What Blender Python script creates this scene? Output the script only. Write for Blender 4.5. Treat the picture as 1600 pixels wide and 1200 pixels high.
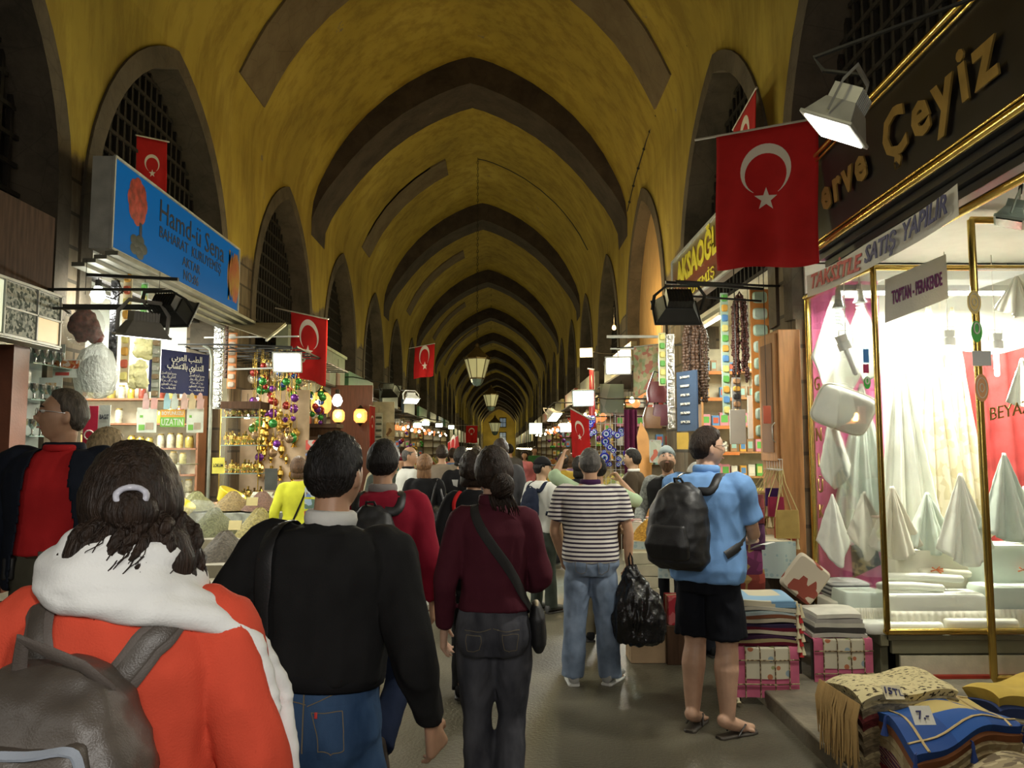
import bpy, bmesh, math, random
from mathutils import Vector, Matrix, noise
from mathutils.bvhtree import BVHTree
V = Vector
PI = math.pi
random.seed(7)
sc = bpy.context.scene
for o in list(bpy.data.objects): bpy.data.objects.remove(o)
COL = sc.collection

# ------------------------------------------------------------------ camera
EYE, FPX, VPX, HZ = 1.70, 1200.0, 785.0, 700.0
cam_d = bpy.data.cameras.new('camera'); cam = bpy.data.objects.new('camera', cam_d); COL.objects.link(cam)
cam_d.sensor_width = 36; cam_d.lens = FPX / 1600 * 36
cam_d.clip_start = 0.05; cam_d.clip_end = 400
PITCH = math.atan((HZ - 600) / FPX); YAW = -math.atan((800 - VPX) / FPX)
cam.location = (0, 0, EYE); cam.rotation_euler = (PI / 2 + PITCH, 0, YAW)
sc.camera = cam
CM = cam.rotation_euler.to_matrix()
def ray(px, py): return CM @ V(((px - 800) / FPX, (600 - py) / FPX, -1))
def P(px, py, Y):                                  # point of the plane y=Y seen at a pixel
    d = ray(px, py); return V((0, 0, EYE)) + d * (Y / d.y)
def PX(px, py, X): d = ray(px, py); return V((0, 0, EYE)) + d * (X / d.x)
def PZ(px, py, Z): d = ray(px, py); return V((0, 0, EYE)) + d * ((Z - EYE) / d.z)

# ------------------------------------------------------------------ world and exposure
w = bpy.data.worlds.new('world'); sc.world = w; w.use_nodes = True
w.node_tree.nodes['Background'].inputs[0].default_value = (0.75, 0.72, 0.5, 1)
w.node_tree.nodes['Background'].inputs[1].default_value = 0.035
sc.view_settings.view_transform = 'Standard'; sc.view_settings.look = 'None'
sc.view_settings.gamma = 1; sc.view_settings.exposure = 0.0; sc.view_settings.use_curve_mapping = False

def light(kind, loc, power, color=(1, 1, 1), size=.2, rot=None, target=None, parent=None, sy=None, spread=None, name=None):
    d = bpy.data.lights.new(name or 'lamp_light', kind); d.energy = power; d.color = color
    if kind == 'AREA':
        d.size = size
        if sy: d.shape = 'RECTANGLE'; d.size_y = sy
        if spread: d.spread = spread
    else: d.shadow_soft_size = size
    if kind == 'SPOT': d.spot_size = spread or 2.4; d.spot_blend = .6
    o = bpy.data.objects.new(name or 'lamp_light', d); COL.objects.link(o); o.location = loc
    if target is not None: o.rotation_euler = (V(target) - V(loc)).to_track_quat('-Z', 'Y').to_euler()
    elif rot: o.rotation_euler = rot
    if parent: o.parent = parent
    return o
WARM = (1.0, .78, .42); NEUT = (1.0, .96, .80); COOL = (.86, 1.0, .90)
# unseen area lights added behind the viewer to light the people's backs
light('AREA', (.5, -2.2, 3.4), 46, (1, .96, .88), 1.3, target=(-.2, 3.5, 1.0), sy=.5)
light('AREA', (-2.9, -1.5, 3.0), 22, (1, .96, .88), .8, target=(-.6, 2.2, 1.1), sy=.4)
# flash of the camera the picture was taken with
light('AREA', (.06, -.02, 1.86), 13, (1, .97, .92), .07, target=(-.12, 3, 1.45), sy=.05)
# point lights without fixtures, added along the hall to light the vault
for (x, y, z, p) in [(.9, 2.6, 3.9, 20), (-1.5, 7.6, 4.2, 26), (1.0, 8.2, 3.5, 32), (-2.4, 11.4, 3.4, 55), (1.3, 12.9, 3.3, 60), (-2.3, 17.4, 3.4, 75),
                     (1.3, 19, 3.3, 75), (-2.4, 24, 3.3, 75), (1.2, 27, 3.3, 75), (-2.2, 33, 3.3, 85), (1.1, 38, 3.3, 80),
                     (-2.2, 46, 3.3, 90), (1.0, 55, 3.3, 150), (-2.0, 68, 3.3, 170), (.8, 85, 3.3, 200), (-1.6, 110, 3.3, 260), (.2, 135, 3.3, 350), (-.7, 156, 3.3, 1100)]:
    light('POINT', (x, y, z), p * .82, (1.0, .89, .47), .12)

# ------------------------------------------------------------------ materials
MATS = {}
def nd(nt, t, **kw):
    n = nt.nodes.new(t)
    for k, v in kw.items(): setattr(n, k, v)
    return n
def ramp(nt, stops):
    r = nd(nt, 'ShaderNodeValToRGB'); e = r.color_ramp.elements
    while len(e) < len(stops): e.new(.5)
    for i, (p, c) in enumerate(stops): e[i].position = p; e[i].color = (*c, 1) if len(c) == 3 else c
    return r
def pm(name, base, rough=.6, metal=0, var=.18, scale=6, bump=.15, bscale=60, emit=None, es=0, coords='Object', stretch=(1, 1, 1), base2=None, sheen=0, alpha=None, coat=0, trans=0, spec=.5):
    if name in MATS: return MATS[name]
    m = bpy.data.materials.new(name); MATS[name] = m; m.use_nodes = True
    nt = m.node_tree; b = nt.nodes['Principled BSDF']; L = nt.links.new
    tc = nd(nt, 'ShaderNodeTexCoord'); mp = nd(nt, 'ShaderNodeMapping'); mp.inputs['Scale'].default_value = stretch
    L(tc.outputs[coords], mp.inputs[0])
    n1 = nd(nt, 'ShaderNodeTexNoise'); n1.inputs['Scale'].default_value = scale; n1.inputs['Detail'].default_value = 6
    L(mp.outputs[0], n1.inputs[0])
    c0 = tuple(max(0, c * (1 - var)) for c in base); c1 = base2 or tuple(min(1, c * (1 + var)) for c in base)
    r = ramp(nt, [(.32, c0), (.68, c1)]); L(n1.outputs[0], r.inputs[0]); L(r.outputs[0], b.inputs['Base Color'])
    b.inputs['Roughness'].default_value = rough; b.inputs['Metallic'].default_value = metal
    b.inputs['Specular IOR Level'].default_value = spec
    if sheen: b.inputs['Sheen Weight'].default_value = sheen
    if coat: b.inputs['Coat Weight'].default_value = coat
    if trans: b.inputs['Transmission Weight'].default_value = trans
    if emit: b.inputs['Emission Color'].default_value = (*emit, 1); b.inputs['Emission Strength'].default_value = es
    if bump:
        n2 = nd(nt, 'ShaderNodeTexNoise'); n2.inputs['Scale'].default_value = bscale; n2.inputs['Detail'].default_value = 4
        L(mp.outputs[0], n2.inputs[0]); bp = nd(nt, 'ShaderNodeBump'); bp.inputs['Strength'].default_value = bump; bp.inputs['Distance'].default_value = min(.02, .5 / bscale)
        L(n2.outputs[0], bp.inputs['Height']); L(bp.outputs[0], b.inputs['Normal'])
    return m
def glass_mat(name='thin_glass', tint=(1, 1, 1), gloss=.06):
    if name in MATS: return MATS[name]
    m = bpy.data.materials.new(name); MATS[name] = m; m.use_nodes = True; nt = m.node_tree; L = nt.links.new
    nt.nodes.remove(nt.nodes['Principled BSDF']); out = nt.nodes['Material Output']
    t = nd(nt, 'ShaderNodeBsdfTransparent'); t.inputs[0].default_value = (*tint, 1)
    g = nd(nt, 'ShaderNodeBsdfGlossy'); g.inputs['Roughness'].default_value = .03
    lw = nd(nt, 'ShaderNodeLayerWeight'); lw.inputs[0].default_value = .25
    a = nd(nt, 'ShaderNodeMath', operation='MULTIPLY_ADD'); L(lw.outputs['Fresnel'], a.inputs[0]); a.inputs[1].default_value = .6; a.inputs[2].default_value = gloss * .3
    mx = nd(nt, 'ShaderNodeMixShader'); L(a.outputs[0], mx.inputs[0]); L(t.outputs[0], mx.inputs[1]); L(g.outputs[0], mx.inputs[2]); L(mx.outputs[0], out.inputs[0])
    return m
def emi(name, col, s):
    if name in MATS: return MATS[name]
    m = bpy.data.materials.new(name); MATS[name] = m; m.use_nodes = True; nt = m.node_tree
    b = nt.nodes['Principled BSDF']; b.inputs['Base Color'].default_value = (*[c * .8 for c in col], 1)
    n = nd(nt, 'ShaderNodeTexNoise'); n.inputs['Scale'].default_value = 3
    r = ramp(nt, [(.3, tuple(c * .9 for c in col)), (.7, col)]); nt.links.new(n.outputs[0], r.inputs[0]); nt.links.new(r.outputs[0], b.inputs['Emission Color'])
    b.inputs['Emission Strength'].default_value = s; b.inputs['Roughness'].default_value = .4
    return m

# ------------------------------------------------------------------ objects
def tag(o, label=None, cat=None, group=None, kind=None):
    if label: o['label'] = label
    if cat: o['category'] = cat
    if group: o['group'] = group
    if kind: o['kind'] = kind
    return o
def thing(name, label, cat, loc=(0, 0, 0), rz=0, group=None):
    o = bpy.data.objects.new(name, None); COL.objects.link(o); o.location = loc; o.rotation_euler = (0, 0, rz)
    o.empty_display_size = .1
    return tag(o, label, cat, group)
KIDS = {}
def children(o): return [c for c in bpy.data.objects if c.parent == o]
def copy_tree(o, loc=None, rz=None, label=None, group=None, scale=None, parent=None):
    c = o.copy(); COL.objects.link(c)
    if parent: c.parent = parent
    if loc is not None: c.location = loc
    if rz is not None: c.rotation_euler = (0, 0, rz)
    if scale is not None: c.scale = (scale,) * 3 if isinstance(scale, (int, float)) else scale
    if label: c['label'] = label
    if group: c['group'] = group
    for ch in KIDS.get(o.name, ()): copy_tree(ch, parent=c)
    return c
class MB:
    def __init__(s): s.v = []; s.f = []; s.m = []; s.uv = {}
    def add(s, vs, fs, mi=0):
        n = len(s.v); s.v += [tuple(v) for v in vs]; s.f += [tuple(i + n for i in f) for f in fs]; s.m += [mi] * len(fs); return s
    def box(s, a, b, mi=0, rot=None, piv=None):
        (x0, y0, z0), (x1, y1, z1) = a, b
        vs = [V(p) for p in ((x0, y0, z0), (x1, y0, z0), (x1, y1, z0), (x0, y1, z0), (x0, y0, z1), (x1, y0, z1), (x1, y1, z1), (x0, y1, z1))]
        if rot is not None:
            pv = V(piv) if piv else (V(a) + V(b)) / 2; vs = [rot @ (p - pv) + pv for p in vs]
        return s.add(vs, [(0, 3, 2, 1), (4, 5, 6, 7), (0, 1, 5, 4), (1, 2, 6, 5), (2, 3, 7, 6), (3, 0, 4, 7)], mi)
    def hexa(s, vs, mi=0): return s.add(vs, [(0, 3, 2, 1), (4, 5, 6, 7), (0, 1, 5, 4), (1, 2, 6, 5), (2, 3, 7, 6), (3, 0, 4, 7)], mi)
    def bar(s, p0, p1, w, h=None, mi=0):
        p0, p1 = V(p0), V(p1); h = h or w; d = (p1 - p0).normalized(); u = d.cross(V((0, 0, 1)))
        if u.length < .01: u = V((1, 0, 0))
        u.normalize(); t = u.cross(d); u = u * w / 2; t = t * h / 2
        return s.hexa([p0 - u - t, p0 + u - t, p0 + u + t, p0 - u + t, p1 - u - t, p1 + u - t, p1 + u + t, p1 - u + t], mi)
    def tube(s, pts, r, n=8, mi=0, cap=True, flat=1.0, up=None, round_end=False):
        pts = [V(p) for p in pts]; k = len(pts); r = [r] * k if isinstance(r, (int, float)) else list(r)
        if round_end:
            d0 = (pts[0] - pts[1]).normalized(); d1 = (pts[-1] - pts[-2]).normalized(); r0, r1 = r[0], r[-1]
            A = [(pts[0] + d0 * r0 * math.sin(a), r0 * math.cos(a)) for a in (1.35, .9, .45)]
            B = [(pts[-1] + d1 * r1 * math.sin(a), r1 * math.cos(a)) for a in (.45, .9, 1.35)]
            pts = [a[0] for a in A] + pts + [b[0] for b in B]; r = [a[1] for a in A] + r + [b[1] for b in B]; k = len(pts)
        up = V(up) if up else None; vs = []; prev = None
        for i in range(k):
            d = (pts[min(i + 1, k - 1)] - pts[max(i - 1, 0)])
            d = d.normalized() if d.length > 1e-9 else V((0, 0, 1))
            if prev is None:
                a = up if up is not None else (V((0, 0, 1)) if abs(d.z) < .9 else V((0, 1, 0)))
            else: a = prev
            u = a - d * a.dot(d); u = u.normalized() if u.length > 1e-6 else d.orthogonal().normalized(); prev = u; t = d.cross(u)
            for j in range(n):
                an = 2 * PI * j / n; vs.append(pts[i] + u * (math.cos(an) * r[i] * flat) + t * (math.sin(an) * r[i]))
        fs = [(i * n + j, i * n + (j + 1) % n, (i + 1) * n + (j + 1) % n, (i + 1) * n + j) for i in range(k - 1) for j in range(n)]
        if cap: fs += [tuple(range(n - 1, -1, -1)), tuple((k - 1) * n + j for j in range(n))]
        return s.add(vs, fs, mi)
    def loft(s, rings, n=24, mi=0, e=2.0, M=None):      # rings: (x, y, z, rx, ry)
        vs = []
        for (x, y, z, rx, ry) in rings:
            for j in range(n):
                a = 2 * PI * j / n; c, q = math.cos(a), math.sin(a)
                vs.append(V((x + rx * math.copysign(abs(c) ** (2 / e), c), y + ry * math.copysign(abs(q) ** (2 / e), q), z)))
        if M is not None: vs = [M @ v for v in vs]
        k = len(rings)
        fs = [(i * n + j, i * n + (j + 1) % n, (i + 1) * n + (j + 1) % n, (i + 1) * n + j) for i in range(k - 1) for j in range(n)]
        fs += [tuple(range(n - 1, -1, -1)), tuple((k - 1) * n + j for j in range(n))]
        return s.add(vs, fs, mi)
    def lathe(s, prof, c=(0, 0, 0), n=20, mi=0, M=None):  # prof: (r, z)
        return s.loft([(c[0], c[1], c[2] + z, max(r, 1e-4), max(r, 1e-4)) for r, z in prof], n, mi, M=M)
    def sph(s, c, r, n=14, mi=0, M=None):
        r = (r,) * 3 if isinstance(r, (int, float)) else r
        k = max(4, n // 2); rings = []
        for i in range(k + 1):
            a = -PI / 2 + PI * i / k; q = max(math.cos(a), .02); rings.append((c[0], c[1], c[2] + r[2] * math.sin(a), r[0] * q, r[1] * q))
        return s.loft(rings, n, mi, M=M)
    def grid(s, fn, nu, nv, mi=0, thick=0, closed=False):
        pts = [[V(fn(i / nu, j / nv)) for j in range(nv + 1)] for i in range(nu + 1)]
        W = nv + 1; vs = [p for row in pts for p in row]
        fs = [(i * W + j, (i + 1) * W + j, (i + 1) * W + j + 1, i * W + j + 1) for i in range(nu) for j in range(nv)]
        if thick:
            N = len(vs); off = []
            for i in range(nu + 1):
                for j in range(nv + 1):
                    a = pts[min(i + 1, nu)][j] - pts[max(i - 1, 0)][j]; b = pts[i][min(j + 1, nv)] - pts[i][max(j - 1, 0)]
                    nn = a.cross(b); nn = nn.normalized() if nn.length > 1e-12 else V((0, 0, 1)); off.append(pts[i][j] - nn * thick)
            vs += off; fs += [(a + N, d + N, c + N, b + N) for a, b, c, d in fs]
            rim = [i * W for i in range(nu + 1)] + [nu * W + j for j in range(1, W)] + [i * W + nv for i in range(nu - 1, -1, -1)] + [j for j in range(nv - 1, 0, -1)]
            for q in range(len(rim)):
                a, b = rim[q], rim[(q + 1) % len(rim)]; fs.append((a, a + N, b + N, b))
        return s.add(vs, fs, mi)
    def prism(s, poly, M, depth, mi=0):                 # 2-D outline in M's xy plane pushed along its z
        n = len(poly); vs = [M @ V((x, y, 0)) for x, y in poly] + [M @ V((x, y, depth)) for x, y in poly]
        fs = [tuple(range(n - 1, -1, -1)), tuple(range(n, 2 * n))] + [(i, (i + 1) % n, n + (i + 1) % n, n + i) for i in range(n)]
        return s.add(vs, fs, mi)
    def build(s, name, mat, parent=None, loc=None, smooth=35, rz=0, merge=False, bevel=0):
        me = bpy.data.meshes.new(name); me.from_pydata([tuple(v) for v in s.v], [], s.f)
        mats = mat if isinstance(mat, (list, tuple)) else [mat]
        for m in mats: me.materials.append(m)
        if len(mats) > 1: me.polygons.foreach_set('material_index', s.m)
        if smooth:
            me.shade_smooth()
            if smooth < 180: me.set_sharp_from_angle(angle=math.radians(smooth))
        me.update(); o = bpy.data.objects.new(name, me); COL.objects.link(o)
        if loc is not None: o.location = loc
        if rz: o.rotation_euler = (0, 0, rz)
        if parent: o.parent = parent; KIDS.setdefault(parent.name, []).append(o)
        if bevel:
            bv = o.modifiers.new('bevel', 'BEVEL'); bv.width = bevel; bv.segments = 2; bv.limit_method = 'ANGLE'
        return o
def bake(o):
    dg = bpy.context.evaluated_depsgraph_get(); ev = o.evaluated_get(dg); me = bpy.data.meshes.new_from_object(ev)
    me.name = o.name; o.modifiers.clear(); old = o.data; o.data = me
    return o
FRAME = lambda o, x, y, z: Matrix(((x[0], y[0], z[0], o[0]), (x[1], y[1], z[1], o[1]), (x[2], y[2], z[2], o[2]), (0, 0, 0, 1)))
def text_part(parent, s, M, size, mat, name='lettering', ext=.004, align='CENTER', width=None, shear=0, bold=0, spacing=1):
    c = bpy.data.curves.new(name, 'FONT'); c.body = s; c.size = size; c.extrude = ext; c.align_x = align; c.align_y = 'CENTER'; c.shear = shear
    c.offset = bold; c.space_character = spacing; c.resolution_u = 2
    o = bpy.data.objects.new(name, c); COL.objects.link(o)
    dg = bpy.context.evaluated_depsgraph_get(); me = bpy.data.meshes.new_from_object(o.evaluated_get(dg)); bpy.data.objects.remove(o)
    if len(me.vertices) and width:
        xs = [v.co.x for v in me.vertices]; k = width / max(1e-6, max(xs) - min(xs))
        for v in me.vertices: v.co.x *= k
    me.transform(M); me.materials.clear(); me.materials.append(mat)
    o = bpy.data.objects.new(name, me); COL.objects.link(o)
    if parent: o.parent = parent; KIDS.setdefault(parent.name, []).append(o)
    return o
def fbm(p, s=1): return noise.noise(V(p) * s)
# ================================================================== the hall
XL, XR = -4.15, 2.72; XC = (XL + XR) / 2; HW = (XR - XL) / 2; ZW = 6.7
def plaster():
    m = bpy.data.materials.new('ochre_plaster'); m.use_nodes = True; nt = m.node_tree; L = nt.links.new; b = nt.nodes['Principled BSDF']
    g = nd(nt, 'ShaderNodeNewGeometry'); pos = g.outputs['Position']
    n1 = nd(nt, 'ShaderNodeTexNoise'); n1.inputs['Scale'].default_value = .55; n1.inputs['Detail'].default_value = 8; L(pos, n1.inputs[0])
    r1 = ramp(nt, [(.3, (.31, .23, .030)), (.55, (.42, .315, .042)), (.75, (.50, .39, .07))]); L(n1.outputs[0], r1.inputs[0])
    # streaks and stains
    mp = nd(nt, 'ShaderNodeMapping'); mp.inputs['Scale'].default_value = (2.5, 2.5, .5); L(pos, mp.inputs[0])
    n2 = nd(nt, 'ShaderNodeTexNoise'); n2.inputs['Scale'].default_value = 1.2; n2.inputs['Detail'].default_value = 10; n2.inputs['Roughness'].default_value = .7; L(mp.outputs[0], n2.inputs[0])
    r2 = ramp(nt, [(.40, (.30, .2, .07)), (.55, (1, 1, 1))]); L(n2.outputs[0], r2.inputs[0])
    mx = nd(nt, 'ShaderNodeMix', data_type='RGBA', blend_type='MULTIPLY'); mx.inputs[0].default_value = .38; L(r1.outputs[0], mx.inputs[6]); L(r2.outputs[0], mx.inputs[7])
    # flaked grey patches
    n3 = nd(nt, 'ShaderNodeTexNoise'); n3.inputs['Scale'].default_value = 1.1; n3.inputs['Detail'].default_value = 14; n3.inputs['Roughness'].default_value = .68; L(pos, n3.inputs[0])
    r3 = ramp(nt, [(.66, (0, 0, 0)), (.68, (1, 1, 1))]); L(n3.outputs[0], r3.inputs[0])
    mx2 = nd(nt, 'ShaderNodeMix', data_type='RGBA'); L(r3.outputs[0], mx2.inputs[0]); L(mx.outputs[2], mx2.inputs[6]); mx2.inputs[7].default_value = (.22, .18, .11, 1)
    # bare stone blocks low on the walls
    sx = nd(nt, 'ShaderNodeSeparateXYZ'); L(pos, sx.inputs[0])
    cb = nd(nt, 'ShaderNodeCombineXYZ'); L(sx.outputs[1], cb.inputs[0]); L(sx.outputs[2], cb.inputs[1])
    br = nd(nt, 'ShaderNodeTexBrick'); br.inputs['Scale'].default_value = 1; br.inputs['Brick Width'].default_value = .62; br.inputs['Row Height'].default_value = .33; br.inputs['Mortar Size'].default_value = .018
    br.inputs['Color1'].default_value = (.20, .155, .10, 1); br.inputs['Color2'].default_value = (.13, .105, .07, 1); br.inputs['Mortar'].default_value = (.06, .05, .035, 1); L(cb.outputs[0], br.inputs[0])
    br2 = nd(nt, 'ShaderNodeMix', data_type='RGBA', blend_type='MULTIPLY'); br2.inputs[0].default_value = .7; L(br.outputs[0], br2.inputs[6]); L(r2.outputs[0], br2.inputs[7])
    ma = nd(nt, 'ShaderNodeMath', operation='MULTIPLY_ADD'); L(n1.outputs[0], ma.inputs[0]); ma.inputs[1].default_value = 1.8; L(sx.outputs[2], ma.inputs[2])
    st = nd(nt, 'ShaderNodeMapRange'); L(ma.outputs[0], st.inputs[0]); st.inputs[1].default_value = 5.55; st.inputs[2].default_value = 5.62; st.inputs[3].default_value = 1; st.inputs[4].default_value = 0
    mx3 = nd(nt, 'ShaderNodeMix', data_type='RGBA'); L(st.outputs[0], mx3.inputs[0]); L(mx2.outputs[2], mx3.inputs[6]); L(br2.outputs[2], mx3.inputs[7])
    L(mx3.outputs[2], b.inputs['Base Color']); b.inputs['Roughness'].default_value = .85
    n4 = nd(nt, 'ShaderNodeTexNoise'); n4.inputs['Scale'].default_value = 3; n4.inputs['Detail'].default_value = 10; L(pos, n4.inputs[0])
    bp = nd(nt, 'ShaderNodeBump'); bp.inputs['Strength'].default_value = .3; bp.inputs['Distance'].default_value = .03; L(n4.outputs[0], bp.inputs['Height']); L(bp.outputs[0], b.inputs['Normal'])
    return m
def stone(name, ca, cb_, fl, w=.3, h=.22):
    m = bpy.data.materials.new(name); m.use_nodes = True; nt = m.node_tree; L = nt.links.new; b = nt.nodes['Principled BSDF']
    g = nd(nt, 'ShaderNodeNewGeometry'); pos = g.outputs['Position']
    n1 = nd(nt, 'ShaderNodeTexNoise'); n1.inputs['Scale'].default_value = 1.6; n1.inputs['Detail'].default_value = 12; n1.inputs['Roughness'].default_value = .65; L(pos, n1.inputs[0])
    r1 = ramp(nt, [(.35, ca), (.6, cb_), (.69, cb_), (.74, fl)]); L(n1.outputs[0], r1.inputs[0])
    vo = nd(nt, 'ShaderNodeTexVoronoi', feature='DISTANCE_TO_EDGE'); vo.inputs['Scale'].default_value = 2.6; L(pos, vo.inputs[0])
    r2 = ramp(nt, [(0, (.7, .7, .7)), (.02, (1, 1, 1))]); L(vo.outputs[0], r2.inputs[0])
    mx = nd(nt, 'ShaderNodeMix', data_type='RGBA', blend_type='MULTIPLY'); mx.inputs[0].default_value = .8; L(r1.outputs[0], mx.inputs[6]); L(r2.outputs[0], mx.inputs[7])
    L(mx.outputs[2], b.inputs['Base Color']); b.inputs['Roughness'].default_value = .85
    bp = nd(nt, 'ShaderNodeBump'); bp.inputs['Strength'].default_value = .6; bp.inputs['Distance'].default_value = .05; L(n1.outputs[0], bp.inputs['Height']); L(bp.outputs[0], b.inputs['Normal'])
    return m
M_PLAST = plaster()
M_RIB = stone('dark_rib_stone', (.030, .021, .016), (.065, .048, .036), (.20, .17, .12))
M_RIB2 = stone('brown_rib_stone', (.13, .095, .055), (.18, .14, .085), (.24, .2, .13))
M_ARCH = stone('arch_stone', (.055, .045, .030), (.12, .095, .065), (.26, .22, .16))
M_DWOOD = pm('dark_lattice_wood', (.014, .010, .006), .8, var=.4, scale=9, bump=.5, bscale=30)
def floor_mat():
    m = bpy.data.materials.new('wet_asphalt'); m.use_nodes = True; nt = m.node_tree; L = nt.links.new; b = nt.nodes['Principled BSDF']
    g = nd(nt, 'ShaderNodeNewGeometry'); pos = g.outputs['Position']
    n1 = nd(nt, 'ShaderNodeTexNoise'); n1.inputs['Scale'].default_value = 1.1; n1.inputs['Detail'].default_value = 9; L(pos, n1.inputs[0])
    r1 = ramp(nt, [(.3, (.060, .054, .036)), (.55, (.105, .094, .064)), (.75, (.15, .135, .095))]); L(n1.outputs[0], r1.inputs[0])
    n5 = nd(nt, 'ShaderNodeTexNoise'); n5.inputs['Scale'].default_value = 160; n5.inputs['Detail'].default_value = 3; L(pos, n5.inputs[0])
    r5 = ramp(nt, [(.35, (.6, .6, .6)), (.6, (1.1, 1.1, 1.1)), (.72, (2, 2, 1.9))]); L(n5.outputs[0], r5.inputs[0])
    mx = nd(nt, 'ShaderNodeMix', data_type='RGBA', blend_type='MULTIPLY'); mx.inputs[0].default_value = .8; L(r1.outputs[0], mx.inputs[6]); L(r5.outputs[0], mx.inputs[7])
    L(mx.outputs[2], b.inputs['Base Color'])
    r2 = ramp(nt, [(.35, (.32, .32, .32)), (.65, (.6, .6, .6))]); L(n1.outputs[0], r2.inputs[0]); L(r2.outputs[0], b.inputs['Roughness'])
    n4 = nd(nt, 'ShaderNodeTexNoise'); n4.inputs['Scale'].default_value = 45; n4.inputs['Detail'].default_value = 8; L(pos, n4.inputs[0])
    bp = nd(nt, 'ShaderNodeBump'); bp.inputs['Strength'].default_value = .55; bp.inputs['Distance'].default_value = .012; L(n4.outputs[0], bp.inputs['Height']); L(bp.outputs[0], b.inputs['Normal'])
    return m
M_FLOOR = floor_mat()
m = MB(); m.box((-9, -12, -.3), (8, 166, 0)); tag(m.build('floor', M_FLOOR, smooth=0), kind='structure')
# kerbs: raised stone strips before the shops
M_KERB = pm('kerb_stone', (.17, .145, .10), .7, var=.35, scale=5, bump=.4, bscale=30)
m = MB(); m.box((1.74, 1.2, -.02), (2.15, 5.6, .10)); m.box((2.15, 1.2, -.02), (4.9, 5.6, .06)); tag(m.build('trim_1', M_KERB, bevel=.012), kind='structure')
m = MB(); m.box((-4.2, 1.6, -.02), (-1.7, 4.9, .12)); tag(m.build('trim_2', M_KERB, bevel=.012), kind='structure')

# vault
PROF = [(3.435, ZW), (3.40, 7.05), (3.30, 7.4), (3.14, 7.75), (2.93, 8.15), (2.64, 8.58), (2.26, 9.02), (1.82, 9.42), (1.38, 9.74), (.95, 9.99), (.5, 10.2), (.2, 10.3), (0, 10.34)]
full = [(-a, z) for a, z in PROF] + [(a, z) for a, z in PROF[-2::-1]]
YA, YB = -12.0, 166.0
m = MB(); ny = 90
vs = []; fs = []; W = len(full)
for i in range(ny + 1):
    t = i / ny; y = YA + (YB - YA) * t
    for (a, z) in full: vs.append((XC + a, y, z))
for i in range(ny):
    for j in range(W - 1): fs.append((i * W + j, i * W + j + 1, (i + 1) * W + j + 1, (i + 1) * W + j))
m.add(vs, fs); tag(m.build('ceiling', M_PLAST, smooth=60), kind='structure')
def prof_pt(i, inset):
    a, z = full[i]; n0 = full[max(0, i - 1)]; n1 = full[min(W - 1, i + 1)]
    d = V((n1[0] - n0[0], n1[1] - n0[1])).normalized(); nrm = V((d.y, -d.x))
    return V((XC + a + nrm.x * inset, 0, z + nrm.y * inset))
def rib(yc, w, dep, mat, i0=0, i1=None, low=0.0):
    i1 = W - 1 if i1 is None else i1; m = MB(); vs = []; idx = list(range(i0, i1 + 1)); rows = []
    for q, i in enumerate(idx):
        u = abs(i - (W - 1) / 2) / ((W - 1) / 2); t = dep * (1 - u ** 2.2) + .02
        rows.append((prof_pt(i, -.02), prof_pt(i, t)))
    if low:
        a, b = rows[0]; rows.insert(0, (a + V((0, 0, -low)), a + V((.012, 0, -low)) ))
        a, b = rows[-1]; rows.append((a + V((0, 0, -low)), a + V((-.012, 0, -low))))
    for a, b in rows:
        for p, yy in ((a, yc - w / 2), (b, yc - w / 2), (b, yc + w / 2), (a, yc + w / 2)): vs.append((p.x, yy, p.z))
    k = len(rows); fs = [(r * 4 + c, r * 4 + (c + 1) % 4, (r + 1) * 4 + (c + 1) % 4, (r + 1) * 4 + c) for r in range(k - 1) for c in range(4)]
    fs += [(3, 2, 1, 0), tuple((k - 1) * 4 + c for c in range(4))]
    m.add(vs, fs); return m.build('trim_%d' % rib.n, mat, smooth=40)
rib.n = 3
for k in range(-1, 15):
    o = rib(17.0 + 10.2 * k, 1.25, .58, M_RIB, low=.55); tag(o, kind='structure'); rib.n += 1
    if k < 12:
        if k == -1: a0, a1 = 2, W - 3
        elif k % 2 == 0: a0, a1 = 2, 9
        else: a0, a1 = 3, 8
        o = rib(11.9 + 10.2 * (k + (k < 0) * 1 if k >= 0 else 0), 1.2, .035, M_RIB2, a0, a1) if k != 0 else rib(22.1, 1.2, .03, M_RIB2, 2, 9)
        tag(o, kind='structure'); rib.n += 1
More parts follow.
